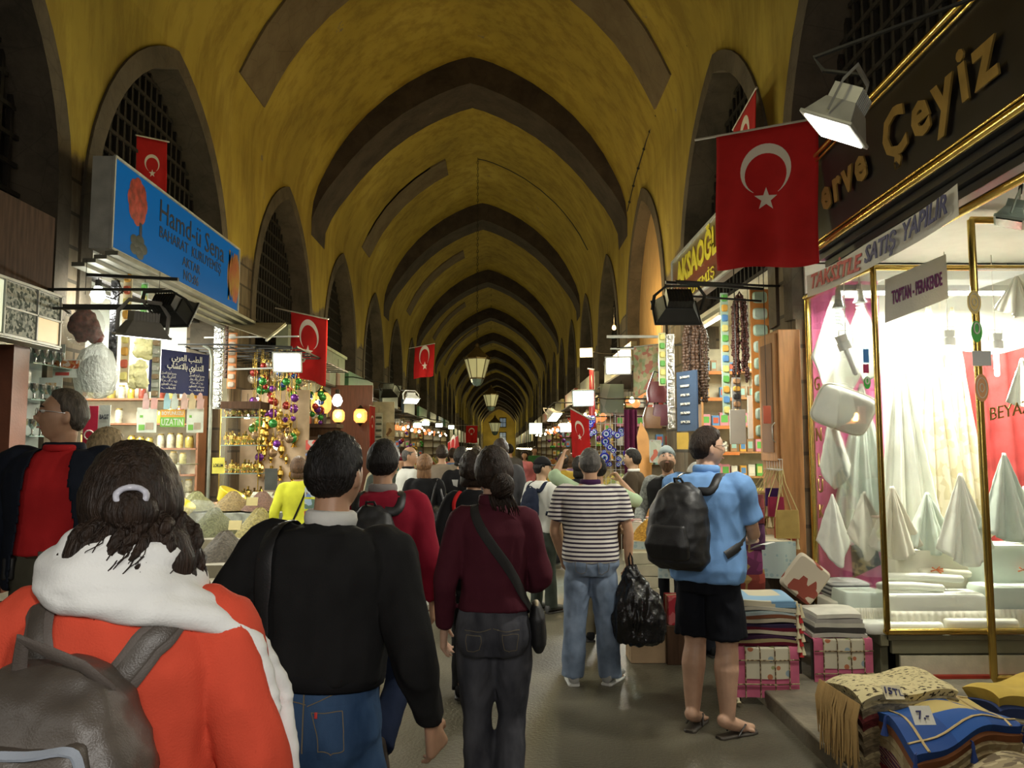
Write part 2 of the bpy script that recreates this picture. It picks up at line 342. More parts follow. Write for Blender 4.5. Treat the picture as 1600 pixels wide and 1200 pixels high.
# side walls with pointed arches
ARCH = [(-10.2, 1.8), (-5.1, 1.8), (0.0, 1.8), (5.1, 1.92)] + [(9.45 + 5.1 * k, 1.82) for k in range(31)]
ZS, ZA = 4.05, 6.5
def arch_pts(cy, hw, zs=ZS, za=ZA, n=12):
    rise = za - zs; R = (hw * hw + rise * rise) / (2 * hw); out = []
    am = math.atan2(rise, R - hw)
    for i in range(n + 1):
        a = am * i / n; out.append((cy - hw + R - R * math.cos(a) , zs + R * math.sin(a)))
    return out + [(2 * cy - y, z) for y, z in out[-2::-1]]
def side_wall(X, sgn, name):
    m = MB(); zt = ZW + .05; y0 = YA
    def q(a, b, c, d): m.add([a, b, c, d], [(0, 1, 2, 3) if sgn > 0 else (3, 2, 1, 0)])
    for n, (cy, hw) in enumerate(ARCH):
        y1 = (cy + hw + ARCH[n + 1][0] - ARCH[n + 1][1]) / 2 if n + 1 < len(ARCH) else YB
        q((X, y0, 0), (X, cy - hw, 0), (X, cy - hw, zt), (X, y0, zt)); q((X, cy + hw, 0), (X, y1, 0), (X, y1, zt), (X, cy + hw, zt))
        pts = [(cy - hw, 0)] + arch_pts(cy, hw) + [(cy + hw, 0)]
        for a, b in zip(pts[1:-2], pts[2:-1]): q((X, a[0], a[1]), (X, b[0], b[1]), (X, b[0], zt), (X, a[0], zt))
        for a, b in zip(pts[:-1], pts[1:]): q((X, a[0], a[1]), (X + sgn * .5, a[0], a[1]), (X + sgn * .5, b[0], b[1]), (X, b[0], b[1]))
        y0 = y1
    tag(m.build(name, M_PLAST, smooth=0), kind='structure')
side_wall(XL, -1, 'wall_left'); side_wall(XR, 1, 'wall_right')
# stone rings round the arches and dark lattice screens inside
def ring(X, sgn, cy, hw):
    m = MB(); pi = [(cy - hw, 2.9)] + arch_pts(cy, hw) + [(cy + hw, 2.9)]; po = [(cy - hw - .2, 2.9)] + arch_pts(cy, hw + .2, ZS, ZA + .24) + [(cy + hw + .2, 2.9)]
    vs = []
    for (a, b) in zip(pi, po):
        vs += [(X + sgn * .45, a[0], a[1]), (X - sgn * .03, a[0] + (0.012 if a[0] < cy else -.012), a[1] - .012), (X - sgn * .03, b[0], b[1]), (X + sgn * .01, b[0], b[1])]
    k = len(pi); fs = [(r * 4 + c, r * 4 + (c + 1) % 4, (r + 1) * 4 + (c + 1) % 4, (r + 1) * 4 + c) for r in range(k - 1) for c in range(4)]
    m.add(vs, fs); o = m.build('trim_%d' % rib.n, M_ARCH, smooth=30); rib.n += 1; return tag(o, kind='structure')
def lattice(hw, zb=3.6):
    m = MB(); pts = arch_pts(0, hw); m.box((-.02, -hw, zb - .06), (.06, hw, zb + .06))
    def top(y):
        for (a, b) in zip(pts[:-1], pts[1:]):
            if a[0] <= y <= b[0]: return a[1] + (b[1] - a[1]) * (y - a[0]) / max(1e-6, b[0] - a[0])
        return ZS
    n = int(hw * 2 / .155)
    for i in range(1, n):
        y = -hw + 2 * hw * i / n; m.box((0, y - .022, zb), (.045, y + .022, top(y)))
    z = zb + .17
    while z < ZA - .08:
        ys = [y for y in [(-hw + 2 * hw * i / 60) for i in range(61)] if top(y) > z]
        if ys: m.box((-.012, min(ys), z - .02), (.02, max(ys), z + .02))
        z += .26
    # dusty boards behind the lattice
    poly = [(-hw, zb)] + pts + [(hw, zb)]
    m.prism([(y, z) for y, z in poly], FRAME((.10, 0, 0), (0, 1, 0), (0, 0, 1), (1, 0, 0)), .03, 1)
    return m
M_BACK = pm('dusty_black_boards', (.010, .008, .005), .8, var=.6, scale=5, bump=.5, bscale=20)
for s, X, sg in (('l', XL, -1), ('r', XR, 1)):
    proto = None
    for n, (cy, hw) in enumerate(ARCH[2:26]):
        if n < 14: ring(X, sg, cy, hw)
        if proto is None or abs(hw - proto[1]) > .01:
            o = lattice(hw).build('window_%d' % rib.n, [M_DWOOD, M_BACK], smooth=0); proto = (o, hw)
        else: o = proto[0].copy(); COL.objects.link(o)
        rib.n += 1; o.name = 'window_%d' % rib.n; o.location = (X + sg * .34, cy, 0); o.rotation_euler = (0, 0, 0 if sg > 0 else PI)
        tag(o, kind='structure')
# end wall with two small windows
M_END = pm('end_wall_plaster', (.42, .30, .06), .9, var=.3, scale=.4)
m = MB(); m.box((-9, 165.6, -.2), (8, 166.2, 12)); tag(m.build('wall_back', M_END, smooth=0), kind='structure')
m = MB(); m.box((-9, -12.3, -.2), (8, -12, 12)); tag(m.build('wall_front', M_END, smooth=0), kind='structure')
M_LITW = pm('blue_window_pane', (.20, .28, .42), .2, emit=(.35, .5, .8), es=.12)
for k, zz in enumerate((6.3, 3.2)):
    m = MB(); x = .1
    m.box((x - .75, 165.4, zz - .2), (x + .75, 165.6, zz + 1.9)); o = m.build('window_%d' % (400 + k), M_DWOOD); tag(o, kind='structure')
    for a in (0, 1):
        for b in (0, 1): MB().box((x - .62 + a * .66, 165.36, zz - .05 + b * .95), (x - .04 + a * .66, 165.4, zz + .8 + b * .95)).build('pane', M_LITW, o, smooth=0)
# alcoves that hold the shops behind the wall line
M_WHITEW = pm('shop_white_wall', (.66, .68, .60), .6, var=.08, scale=2)
M_TILE = pm('shop_shelf_cream', (.42, .36, .24), .6, var=.2)
def alcove(X, sg, cy, hw, mat, depth=2.6, zt=3.5, name='wall_left_alcove'):
    a = X + sg * .06; b = X + sg * depth; y0, y1 = cy - hw - .02, cy + hw + .02; t = .06
    m = MB()
    lo, hi = min(a, b), max(a, b)
    m.box((lo, y0 - t, -.02), (hi, y0, zt + t)); m.box((lo, y1, -.02), (hi, y1 + t, zt + t)); m.box((lo, y0 - t, zt), (hi, y1 + t, zt + t))
    m.box((b if sg > 0 else b - t, y0 - t, -.02), (b + t if sg > 0 else b, y1 + t, zt + t))
    tag(m.build(name, mat, smooth=0), kind='structure')
M_SHW = pm('shop_dim_wall', (.26, .19, .11), .7, var=.3, scale=3)
# ================================================================== people
def lerp(a, b, t): return a + (b - a) * t
def pl(x, pts):
    if x <= pts[0][0]: return pts[0][1]
    for (a, b), (c, d) in zip(pts[:-1], pts[1:]):
        if x <= c: return b + (d - b) * (x - a) / (c - a)
    return pts[-1][1]
def skin_mat(n, c): return pm('skin_' + n, c, .5, var=.10, scale=14, bump=.08, bscale=120)
SK = {'light': skin_mat('light', (.56, .34, .23)), 'tan': skin_mat('tan', (.44, .25, .15)), 'olive': skin_mat('olive', (.40, .25, .15))}
def hair_mat(n, c, rough=.5): return pm('hair_' + n, c, rough, var=.45, scale=3.5, bump=.6, bscale=9, stretch=(22, 22, 2.2), spec=.28)
HR = {'black': hair_mat('black', (.010, .008, .007)), 'dark': hair_mat('dark_brown', (.024, .014, .009)), 'brown': hair_mat('brown', (.10, .055, .028)),
      'grey': hair_mat('grey', (.085, .078, .070)), 'blond': hair_mat('blond', (.40, .30, .17)), 'ginger': hair_mat('auburn', (.20, .105, .05)), 'greybrown': hair_mat('greying_brown', (.075, .060, .045))}
def cloth(n, c, var=.14, rough=.85, bump=.35, bscale=220, scale=7, base2=None): return pm('cloth_' + n, c, rough, var=var, scale=scale, bump=bump, bscale=bscale, spec=.15, base2=base2)
def gauss(x, z, cx, cz, sx, sz): return math.exp(-((x - cx) / sx) ** 2 - ((z - cz) / sz) ** 2)
def head_pt(d, feat=True):
    x, y, z = d; p = V((x * .076, y * .096, z * .120))
    if z < 0:
        t = -z; p.x *= 1 - .26 * t ** 1.6
        if y < 0: p.y *= 1 - .34 * t
    elif y < 0: p.y *= 1.04
    if y > 0: p.y *= .97
    if feat and y > 0:
        g = gauss; p.y += .027 * g(x, z, 0, -.17, .13, .15) + .012 * g(x, z, 0, .06, .10, .20) + .005 * g(x, z, 0, .32, .5, .10)
        p.y -= .012 * (g(x, z, .38, .10, .2, .12) + g(x, z, -.38, .10, .2, .12))
        p.y += .008 * g(x, z, 0, -.52, .24, .055) - .004 * g(x, z, 0, -.46, .3, .03) + .007 * g(x, z, 0, -.60, .2, .05) + .012 * g(x, z, 0, -.84, .26, .14)
        p.y += .004 * (g(x, z, .5, -.12, .2, .2) + g(x, z, -.5, -.12, .2, .2))
    return p
def dirs_mesh(fn, nu=40, nv=28):
    vs = []; fs = []
    for i in range(nv + 1):
        th = PI * i / nv
        for j in range(nu):
            ph = 2 * PI * j / nu; th2 = max(.02, min(PI - .02, th)); vs.append(fn(V((math.sin(th2) * math.cos(ph), math.sin(th2) * math.sin(ph), math.cos(th2)))))
    for i in range(nv):
        for j in range(nu): fs.append((i * nu + j, (i + 1) * nu + j, (i + 1) * nu + (j + 1) % nu, i * nu + (j + 1) % nu))
    fs += [tuple(range(nu)), tuple(nv * nu + j for j in range(nu - 1, -1, -1))]
    return vs, fs
HL = {'short': [(-1, -.62), (-.6, -.5), (-.3, -.30), (-.12, .10), (.12, .06), (.25, .36), (.5, .44), (.8, .62), (1, .8)],
      'receding': [(-1, -.60), (-.6, -.48), (-.3, -.26), (-.12, .10), (.12, .10), (.25, .45), (.5, .62), (.75, .85), (1, 1.2)],
      'long': [(-1, -.9), (-.3, -.9), (.1, -.6), (.3, .1), (.6, .46), (.9, .66), (1, .8)],
      'tied': [(-1, -.62), (-.5, -.5), (-.15, -.1), (.15, .1), (.4, .32), (.7, .55), (1, .78)]}
def hair_shell(kind, vol=.016, seed=0, rag=.25):
    hl = HL['short' if kind in ('short', 'bald', 'cap') else kind]
    def fn(d):
        s = d.z - pl(d.y, hl)
        if kind == 'bald': s = min(s, .50 - d.z + .3 * max(0, -d.y))
        s += .06 * noise.noise(d * 9 + V((seed, 0, 0)))
        k = max(-.4, min(1, s * 5)); n = noise.noise(V((d.x * 11, d.y * 11, d.z * 3)) + V((seed * 3, 0, 0)))
        return head_pt(d, False) + d * (k * vol * (1 + rag * n) if k > 0 else k * .02)
    return dirs_mesh(fn, 72, 48)
def limb(m, pts, r, n=14): return m.tube(pts, r, n, round_end=True)
def smooth_path(pts, rad, k=4):
    out = []; ro = []; n = len(pts); pts = [V(p) for p in pts]
    for i in range(n - 1):
        p0, p1, p2, p3 = pts[max(0, i - 1)], pts[i], pts[i + 1], pts[min(n - 1, i + 2)]
        for j in range(k):
            t = j / k; out.append(.5 * ((2 * p1) + (p2 - p0) * t + (2 * p0 - 5 * p1 + 4 * p2 - p3) * t * t + (3 * p1 - p0 - 3 * p2 + p3) * t ** 3)); ro.append(lerp(rad[i], rad[i + 1], t))
    return out + [pts[-1]], ro + [rad[-1]]
def hand(m, wrist, d, nrm, side, curl=.5, s=1.0):
    # d: from the wrist to the fingers, nrm: out of the palm, side: towards the thumb
    d = V(d).normalized(); nrm = (V(nrm) - d * V(nrm).dot(d)).normalized(); side = d.cross(nrm) * (1 if d.cross(nrm).dot(V(side)) > 0 else -1)
    w = V(wrist)
    for a, b, r in (((-.012), -.028, .0165), (0, -.010, .0165), (0, .010, .0165), (0, .028, .0165)):
        m.tube([w + d * a * s, w + (d * .09 + side * b) * s], [.021 * s, r * s], 10, round_end=True)
    for q, (b, L) in enumerate(((-.033, .058), (-.0115, .073), (.0115, .080), (.034, .070))):
        p = w + (d * .088 + side * b) * s; dd = (d + side * b * 2.2).normalized(); pts = [p]; rr = [.0098 * s]; a = .25 * curl
        for kk, f in enumerate((.45, .32, .25)):
            a += curl * (.55 if kk else .35) * (1 + .12 * q); v = dd * math.cos(a) + nrm * math.sin(a); p = p + v * L * f * s; pts.append(p); rr.append((.0092 - .001 * kk) * s)
        m.tube(pts, rr, 8, round_end=True)
    p = w + (d * .022 + side * .022) * s; t1 = (d * .6 + side * .75 + nrm * .3).normalized(); t2 = (d * .9 + side * .35 + nrm * .45).normalized(); t3 = (d * .9 + nrm * .6).normalized()
    m.tube([p, p + t1 * .04 * s, p + t1 * .04 * s + t2 * .03 * s, p + t1 * .04 * s + t2 * .03 * s + t3 * .024 * s], [.015 * s, .012 * s, .0108 * s, .009 * s], 8, round_end=True)
def remesh(o, vox, smooth=3):
    r = o.modifiers.new('r', 'REMESH'); r.mode = 'VOXEL'; r.voxel_size = vox
    if smooth: q = o.modifiers.new('s', 'SMOOTH'); q.factor = .5; q.iterations = smooth
    bake(o); o.data.shade_smooth(); return o
def folds(o, amp, sc_=(7, 7, 3), seed=0, ridge=.6, fine=.3):
    me = o.data; S = V((seed * 3.7, seed * 1.3, 0)); cs = []
    for v in me.vertices:
        c = v.co; p = V((c.x * sc_[0], c.y * sc_[1], c.z * sc_[2])) + S; wv = V((noise.noise(p * .7 + V((5, 0, 0))), noise.noise(p * .7), 0)) * .9
        a = noise.noise(p + wv); r = 1 - abs(noise.noise(p * 1.3 + wv)) * 2.4
        cs.append(c + v.normal * amp * (a * (1 - ridge) + ridge * max(-.4, r) * .6 + fine * noise.noise(p * 3.1)))
    for v, c in zip(me.vertices, cs): v.co = c
    me.update(); return o
TORSO_M = [(.86, .165, .120, 0), (.93, .172, .125, 0), (1.00, .168, .122, 0), (1.10, .158, .115, 0), (1.20, .165, .120, 0), (1.30, .180, .128, 0), (1.37, .184, .122, -.008), (1.42, .165, .098, -.014), (1.455, .115, .078, -.018), (1.49, .064, .062, -.014)]
TORSO_F = [(.86, .178, .125, 0), (.93, .180, .128, 0), (1.00, .160, .112, 0), (1.09, .136, .098, 0), (1.18, .144, .105, .004), (1.27, .156, .122, .012), (1.35, .158, .112, -.002), (1.405, .142, .090, -.012), (1.45, .095, .072, -.018), (1.49, .055, .055, -.014)]
BAKED = {}
class Person:
    def __init__(s, label, loc, rz=0, H=1.75, fem=False, wide=1.0, deep=1.0, lean=0, roll=0, twist=0, arms=None, legs=None, head=(0, 0, 0), skin='light', vox=.008, curl=(.55, .55), palms=None, cat='person', feet=(0, 0), footpitch=(0, 0), footlift=(0, 0), eyes=False, barelegs=0):
        s.k = H / 1.75; s.fem = fem; s.vox = vox / s.k; s.wide = wide; s.deep = deep
        s.root = thing('person', label, cat, loc, rz)
        s.root.scale = (s.k,) * 3
        s.U = Matrix.Translation((0, 0, .95)) @ Matrix.Rotation(math.radians(-lean), 4, 'X') @ Matrix.Rotation(math.radians(roll), 4, 'Y') @ Matrix.Rotation(math.radians(twist), 4, 'Z') @ Matrix.Translation((0, 0, -.95))
        sw = (.158 if fem else .18) * wide
        s.sh = [s.U @ V((q * sw, -.012, 1.405)) for q in (-1, 1)]
        dft = [[(-.25, -.03, 1.14), (-.26, .04, .89)], [(.25, -.03, 1.14), (.26, .04, .89)]]
        arms = arms or [None, None]; s.arms = [[V(p) for p in (a or d)] for a, d in zip(arms, dft)]
        for q in (0, 1):                                   # keep real arm lengths
            e, w_ = s.arms[q]; e = s.sh[q] + (e - s.sh[q]).normalized() * .285; w_ = e + (w_ - e).normalized() * .25; s.arms[q] = [e, w_]
        dl = [[(-.095, .01, .49), (-.10, -.02, .085)], [(.095, .01, .49), (.10, -.02, .085)]]
        legs = legs or [None, None]; s.legs = [[V(p) for p in (a or d)] for a, d in zip(legs, dl)]
        s.hip = [V((-.088, 0, .90)), V((.088, 0, .90))]
        s.feet = feet; s.fp = footpitch; s.parts = {}
        hc = s.U @ V((0, .005, 1.625)); s.HM = Matrix.Translation(hc) @ Matrix.Rotation(math.radians(head[0]), 4, 'Z') @ Matrix.Rotation(math.radians(-head[1]), 4, 'X') @ Matrix.Rotation(math.radians(head[2]), 4, 'Y')
        s.skin = skin; m = MB(); lw = barelegs or .80
        # body: one continuous skin surface
        hv, hf = dirs_mesh(lambda d: s.HM @ head_pt(d)); m.add(hv, hf)
        for q in (-1, 1):
            m.sph((0, 0, 0), (.011, .020, .032), 10, M=s.HM @ Matrix.Translation((q * .077, -.012, -.006)) @ Matrix.Rotation(q * .35, 4, 'Z'))
        nb = s.U @ V((0, -.018, 1.44)); m.tube([nb, s.U @ V((0, -.014, 1.50)), s.HM @ V((0, -.022, -.07)), s.HM @ V((0, -.015, -.02))], [.062, .054, .052, .05], 14)
        m.loft([(0, y, z, hw * .86 * wide, hd * .84 * deep) for z, hw, hd, y in (TORSO_F if fem else TORSO_M)], 24, e=2.2, M=s.U)
        for q in (0, 1):
            e, w_ = s.arms[q]; fa = .92 if fem else 1
            pts, rr = smooth_path([s.sh[q], lerp(s.sh[q], e, .45), e, lerp(e, w_, .35), w_], [.050 * fa, .048 * fa, .038 * fa, .041 * fa, .026 * fa]); limb(m, pts, rr)
            d = (w_ - e).normalized(); sx = -1 if q == 0 else 1
            nrm, side = (palms[q] if palms and palms[q] else ((-sx, 0, 0), (0, 1, 0)))
            hand(m, w_ + d * .005, d, nrm, side, curl[q])
            kn, an = s.legs[q]
            pts, rr = smooth_path([s.hip[q], lerp(s.hip[q], kn, .4), kn, lerp(kn, an, .3) + V((0, -.012, 0)), an], [.082 * lw, .074 * lw, .052 * lw, .059 * lw, .037 * min(1, lw)]); limb(m, pts, rr)
            F = s.footM(q); m.tube([F @ V((0, -.03, .01)), F @ V((0, .04, -.02)), F @ V((0, .13, -.052)), F @ V((0, .175, -.058))], [.040, .040, .030, .022], 12, flat=1, round_end=True)
            for tt in range(5): m.tube([F @ V(((tt - 2) * .017, .13, -.058)), F @ V(((tt - 2) * .019, .185 - abs(tt - (1 if q else 3)) * .010, -.066))], [.013, .0105], 8, round_end=True)
        m.sph((0, 0, .92), (.15, .105, .10), 20)
        s.body = remesh(m.build('body', SK[skin], s.root), s.vox, 2)
        if eyes:
            for q in (-1, 1):
                m = MB(); m.sph((q * .030, .081, .012), (.0145, .0125, .0085), 10, 0, M=s.HM); m.sph((q * .030, .0905, .012), (.006, .005, .006), 8, 1, M=s.HM)
                m.build('eye', [pm('eye_white', (.62, .58, .52), .3, bump=0), pm('eye_dark', (.03, .02, .015), .2, bump=0)], s.root)
                b = MB(); b.tube([s.HM @ V((q * .016, .0935, .033)), s.HM @ V((q * .032, .093, .037)), s.HM @ V((q * .048, .082, .032))], [.0035, .0045, .0025], 6); b.build('eyebrow', HR['dark'], s.root)
            l = MB(); l.tube([s.HM @ V((-.022, .078, -.0625)), s.HM @ V((-.008, .0925, -.0605)), s.HM @ V((0, .0930, -.062)), s.HM @ V((.008, .0925, -.0605)), s.HM @ V((.022, .078, -.0625))], [.002, .0045, .0048, .0045, .002], 6)
            l.build('lips', pm('lips', (.42, .19, .15), .5, bump=0), s.root)
    def footM(s, q):
        an = s.legs[q][1]; return Matrix.Translation(an) @ Matrix.Rotation(math.radians(s.feet[q]), 4, 'Z') @ Matrix.Rotation(math.radians(-s.fp[q]), 4, 'X')
    def part(s, m, name, mat, vox=None, smooth=3, amp=0, **kw):
        o = remesh(m.build(name, mat, s.root), vox or s.vox * 1.15, smooth)
        if amp: folds(o, amp, **kw)
        s.parts[name] = o; return o
    def hair(s, kind, mat, vol=.016, name='hair', extra=None, seed=0, rag=.25):
        m = MB(); v, f = hair_shell(kind, vol, seed, rag); m.add([s.HM @ p for p in v], f)
        if extra: extra(m, s.HM)
        o = m.build(name, HR[mat] if isinstance(mat, str) else mat, s.root, smooth=180); s.parts[name] = o; return o
    def strands(s, mat, n, gen, r=.0035, name='hair_strands'):
        m = MB()
        for i in range(n):
            pts = gen(i); k = len(pts); m.tube([s.HM @ V(p) for p in pts], [r * (1 - .65 * j / (k - 1)) for j in range(k)], 5)
        return m.build(name, HR[mat], s.root, smooth=180)
    def top(s, name, mat, sleeve='long', hem=.93, loose=.014, amp=.010, cut=None, cuff=.0, collar=None, tor=None, seed=0, sc_=(7, 7, 3.5), open_front=False):
        m = MB(); T = tor or (TORSO_F if s.fem else TORSO_M)
        rings = [(0, y, z, hw * s.wide + loose, hd * s.deep + loose) for z, hw, hd, y in T if z > hem + .02 and z < 1.47]
        hw, hd = pl(hem, [(t[0], t[1]) for t in T]), pl(hem, [(t[0], t[2]) for t in T])
        rings = [(0, 0, hem, hw * s.wide + loose * .8, hd * s.deep + loose * .8)] + rings + [(0, -.017, 1.468, .085, .074), (0, -.016, 1.486, .066, .060)]
        m.loft(rings, 28, e=2.25, M=s.U)
        sl = {'long': 1.0, 'short': 0, 'mid': .5, 'none': 0}[sleeve] if isinstance(sleeve, str) else sleeve
        for q in (0, 1):
            e, w_ = s.arms[q]; S = s.sh[q]; fa = .93 if s.fem else 1.0
            r0 = (.062 * fa + loose * .5) 
            if sleeve == 'short': pts = [lerp(s.U @ V((0, -.012, 1.40)), S, .6), S, lerp(S, e, .45), lerp(S, e, .72)]; rr = [.062, r0, r0 + .002, r0 + .004]
            elif sleeve == 'none': continue
            else:
                we = lerp(e, w_, .96 if sl == 1 else sl); pts = [lerp(s.U @ V((0, -.012, 1.40)), S, .6), S, lerp(S, e, .5), e, lerp(e, we, .5), we]
                rr = [.062, r0, r0 * .94, .049 * fa + loose * .55, .044 * fa + loose * .45, .034 * fa + loose * .35]
            p2, r2 = smooth_path(pts, rr); m.tube(p2, r2, 18)
        tb = MB(); tb.loft(rings, 28, e=2.25, M=s.U); s.tb = BVHTree.FromPolygons(tb.v, tb.f)
        return s.part(m, name, mat, amp=amp, seed=seed, sc_=sc_)
    def bottom(s, name, mat, kind='jeans', waist=1.01, loose=.012, amp=.008, seed=3, knee=.072, hemr=.070, seat=0, hemz=None):
        m = MB(); T = TORSO_F if s.fem else TORSO_M
        hwf = .176 if s.fem else .168
        m.loft([(0, 0, .80, (hwf - .02) * s.wide, .11 * s.deep), (0, 0, .88, (hwf + .006) * s.wide + loose * .5, .125 * s.deep + loose * .4), (0, 0, .94, hwf * s.wide + loose * .5, .122 * s.deep + loose * .4), (0, 0, waist, (hwf - .018) * s.wide + loose * .4, .108 * s.deep + loose * .4)], 28, e=2.3)
        for q in (0, 1):
            sx = -1 if q == 0 else 1; kn, an = s.legs[q]; h = s.hip[q]
            m.sph((sx * .078, -.050 - seat, .885), (.088 + seat * .5, .088, .10), 16)
            if kind == 'shorts':
                pts = [h, lerp(h, kn, .4), lerp(h, kn, .86)]; rr = [.098, .106, .118]
            else:
                F = s.footM(q); ae = an + V((0, -.005, -.035)) if s.fp[q] == 0 else an
                pts = [h, lerp(h, kn, .4), kn, lerp(kn, an, .5), ae]; rr = [.094, .086 + loose, knee, (knee + hemr) / 2, hemr]
            p2, r2 = smooth_path(pts, rr); m.tube(p2, r2, 20)
        return s.part(m, name, mat, amp=amp, seed=seed, sc_=(8, 8, 5))
    def shoes(s, mat, sole=None, name='shoe', size=1.0, kind='shoe', bare=False):
        for q in (0, 1):
            F = s.footM(q); m = MB(); M2 = F @ Matrix(((1, 0, 0, 0), (0, 0, 1, 0), (0, 1, 0, 0), (0, 0, 0, 1)))
            if kind == 'shoe':
                prof = [(-.085, .030, .018), (-.075, .040, .036), (-.03, .043, .050), (.02, .045, .046), (.09, .051, .034), (.15, .050, .027), (.195, .040, .022), (.212, .018, .012)]
                m.loft([(0, -.075 + h + .010, y, w_ * size, h * size) for y, w_, h in prof], 18, e=2.5, M=M2)
                o = m.build(name, mat, s.root, smooth=60)
                m = MB(); m.loft([(0, -.078, y, (w_ + .003) * size, .011) for y, w_, h in prof], 18, e=4, M=M2); m.build('sole', sole or pm('dark_sole', (.03, .028, .025), .7), o, smooth=60)
            else:
                prof = [(-.075, .022), (-.06, .036), (.0, .037), (.08, .044), (.14, .052), (.185, .042), (.20, .02)]
                m.loft([(0, -.080, y, w_, .011) for y, w_ in prof], 18, e=4, M=M2); o = m.build(name, mat, s.root, smooth=60)
                m = MB(); t = [F @ V((0, .135, -.045)), F @ V((-.03, .10, -.022)), F @ V((-.048, .03, -.07))]; m.tube(t, [.006, .008, .006], 8, flat=.5)
                t = [F @ V((0, .135, -.045)), F @ V((.03, .10, -.022)), F @ V((.048, .03, -.07))]; m.tube(t, [.006, .008, .006], 8, flat=.5); m.build('thong_strap', sole or mat, o, smooth=60)
    def bvh(s, *names):
        vs = []; fs = []
        for n in names:
            me = s.parts[n].data if n != 'body' else s.body.data; k = len(vs); vs += [v.co.copy() for v in me.vertices]; fs += [tuple(i + k for i in p.vertices) for p in me.polygons]
        return BVHTree.FromPolygons(vs, fs)
    def strap(s, name, mat, surf, pts, w=.05, th=.004, off=.003, snap=.12, k=5, parent=None):
        bv = s.tb if surf == 'torso' else s.bvh(*surf) if surf else None; c, _ = smooth_path(pts, [1] * len(pts), k); P2 = []; N = []
        for p in c:
            h = bv.find_nearest(p, snap) if bv else (None,)
            if h[0] is not None and (p - h[0]).length < snap: P2.append(h[0] + h[1] * off); N.append(h[1])
            else: P2.append(p); N.append(N[-1] if N else V((0, -1, 0)))
        for _ in range(2): P2 = [P2[0]] + [(P2[i - 1] + P2[i] * 2 + P2[i + 1]) / 4 for i in range(1, len(P2) - 1)] + [P2[-1]]; N = [N[0]] + [(N[i - 1] + N[i] + N[i + 1]).normalized() for i in range(1, len(N) - 1)] + [N[-1]]
        vs = []
        for i, p in enumerate(P2):
            d = (P2[min(i + 1, len(P2) - 1)] - P2[max(0, i - 1)]).normalized(); u = d.cross(N[i]).normalized(); n = N[i]
            ww = (w[0] + (w[1] - w[0]) * i / (len(P2) - 1) if isinstance(w, tuple) else w) / 2
            vs += [p - u * ww, p - u * ww * .8 + n * th, p + u * ww * .8 + n * th, p + u * ww]
        L = len(P2); fs = [(r * 4 + a, r * 4 + (a + 1) % 4, (r + 1) * 4 + (a + 1) % 4, (r + 1) * 4 + a) for r in range(L - 1) for a in range(4)] + [(3, 2, 1, 0), tuple((L - 1) * 4 + a for a in range(4))]
        m = MB(); m.add(vs, fs); return m.build(name, mat, parent or s.root, smooth=60)
    def patch(s, name, mat, surf, poly, y=-.4, dy=1, n=8, th=.003, off=.0015, parent=None):
        # a flat pocket or label pressed on to the cloth: poly = 4 corners (x, z), cast along dy
        bv = s.bvh(surf); a, b, c, d = [V((p[0], y, p[1])) for p in poly]
        def f(u, v):
            p = (a * (1 - u) + b * u) * (1 - v) + (d * (1 - u) + c * u) * v
            h = bv.ray_cast(p, V((0, dy, 0))); 
            if h[0] is None: h = bv.find_nearest(p)
            edge = min(u, 1 - u, v, 1 - v); return h[0] + V((0, -dy, 0)) * (off + (th if edge > .04 else 0))
        m = MB(); m.grid(f, n, n, thick=-.004 if dy > 0 else .004); return m.build(name, mat, parent or s.root, smooth=60)
    def ring(s, name, mat, c, r, t=.012, M=None, ry=None, parent=None, h=1.0):
        m = MB(); ry = ry or r; n = 28; M = M if M is not None else s.U; vs = []; k = 8
        for i in range(n):
            a = 2 * PI * i / n
            for j in range(k):
                b = 2 * PI * j / k; vs.append(M @ V((c[0] + (r + t * math.cos(b)) * math.cos(a), c[1] + (ry + t * math.cos(b)) * math.sin(a), c[2] + t * h * math.sin(b))))
        fs = [(i * k + j, ((i + 1) % n) * k + j, ((i + 1) % n) * k + (j + 1) % k, i * k + (j + 1) % k) for i in range(n) for j in range(k)]
        m.add(vs, fs); return m.build(name, mat, parent or s.root, smooth=180)
    def tee(s, name, mat, **kw): return s.top(name, mat, sleeve='short', **kw)
DEN = pm('cloth_blue_denim', (.022, .052, .115), .85, var=.1, scale=3, bump=.5, bscale=260, base2=(.060, .115, .215), stretch=(3, 3, 1), spec=.12); DEN2 = pm('cloth_grey_denim', (.032, .033, .042), .85, var=.1, scale=3, bump=.5, bscale=260, base2=(.115, .115, .13), stretch=(3, 3, 1), spec=.12); DEN3 = cloth('light_denim', (.14, .19, .27), var=.25, base2=(.22, .28, .38))
BLK = cloth('black', (.010, .010, .011), var=.3); STITCH = pm('denim_stitching', (.16, .13, .08), .8)
BAG = pm('black_nylon', (.012, .012, .013), .5, var=.3, bump=.3, bscale=160); WHT = cloth('white', (.62, .62, .58), var=.05)
STEEL = pm('brushed_steel', (.45, .45, .43), .3, metal=1, bump=.05)
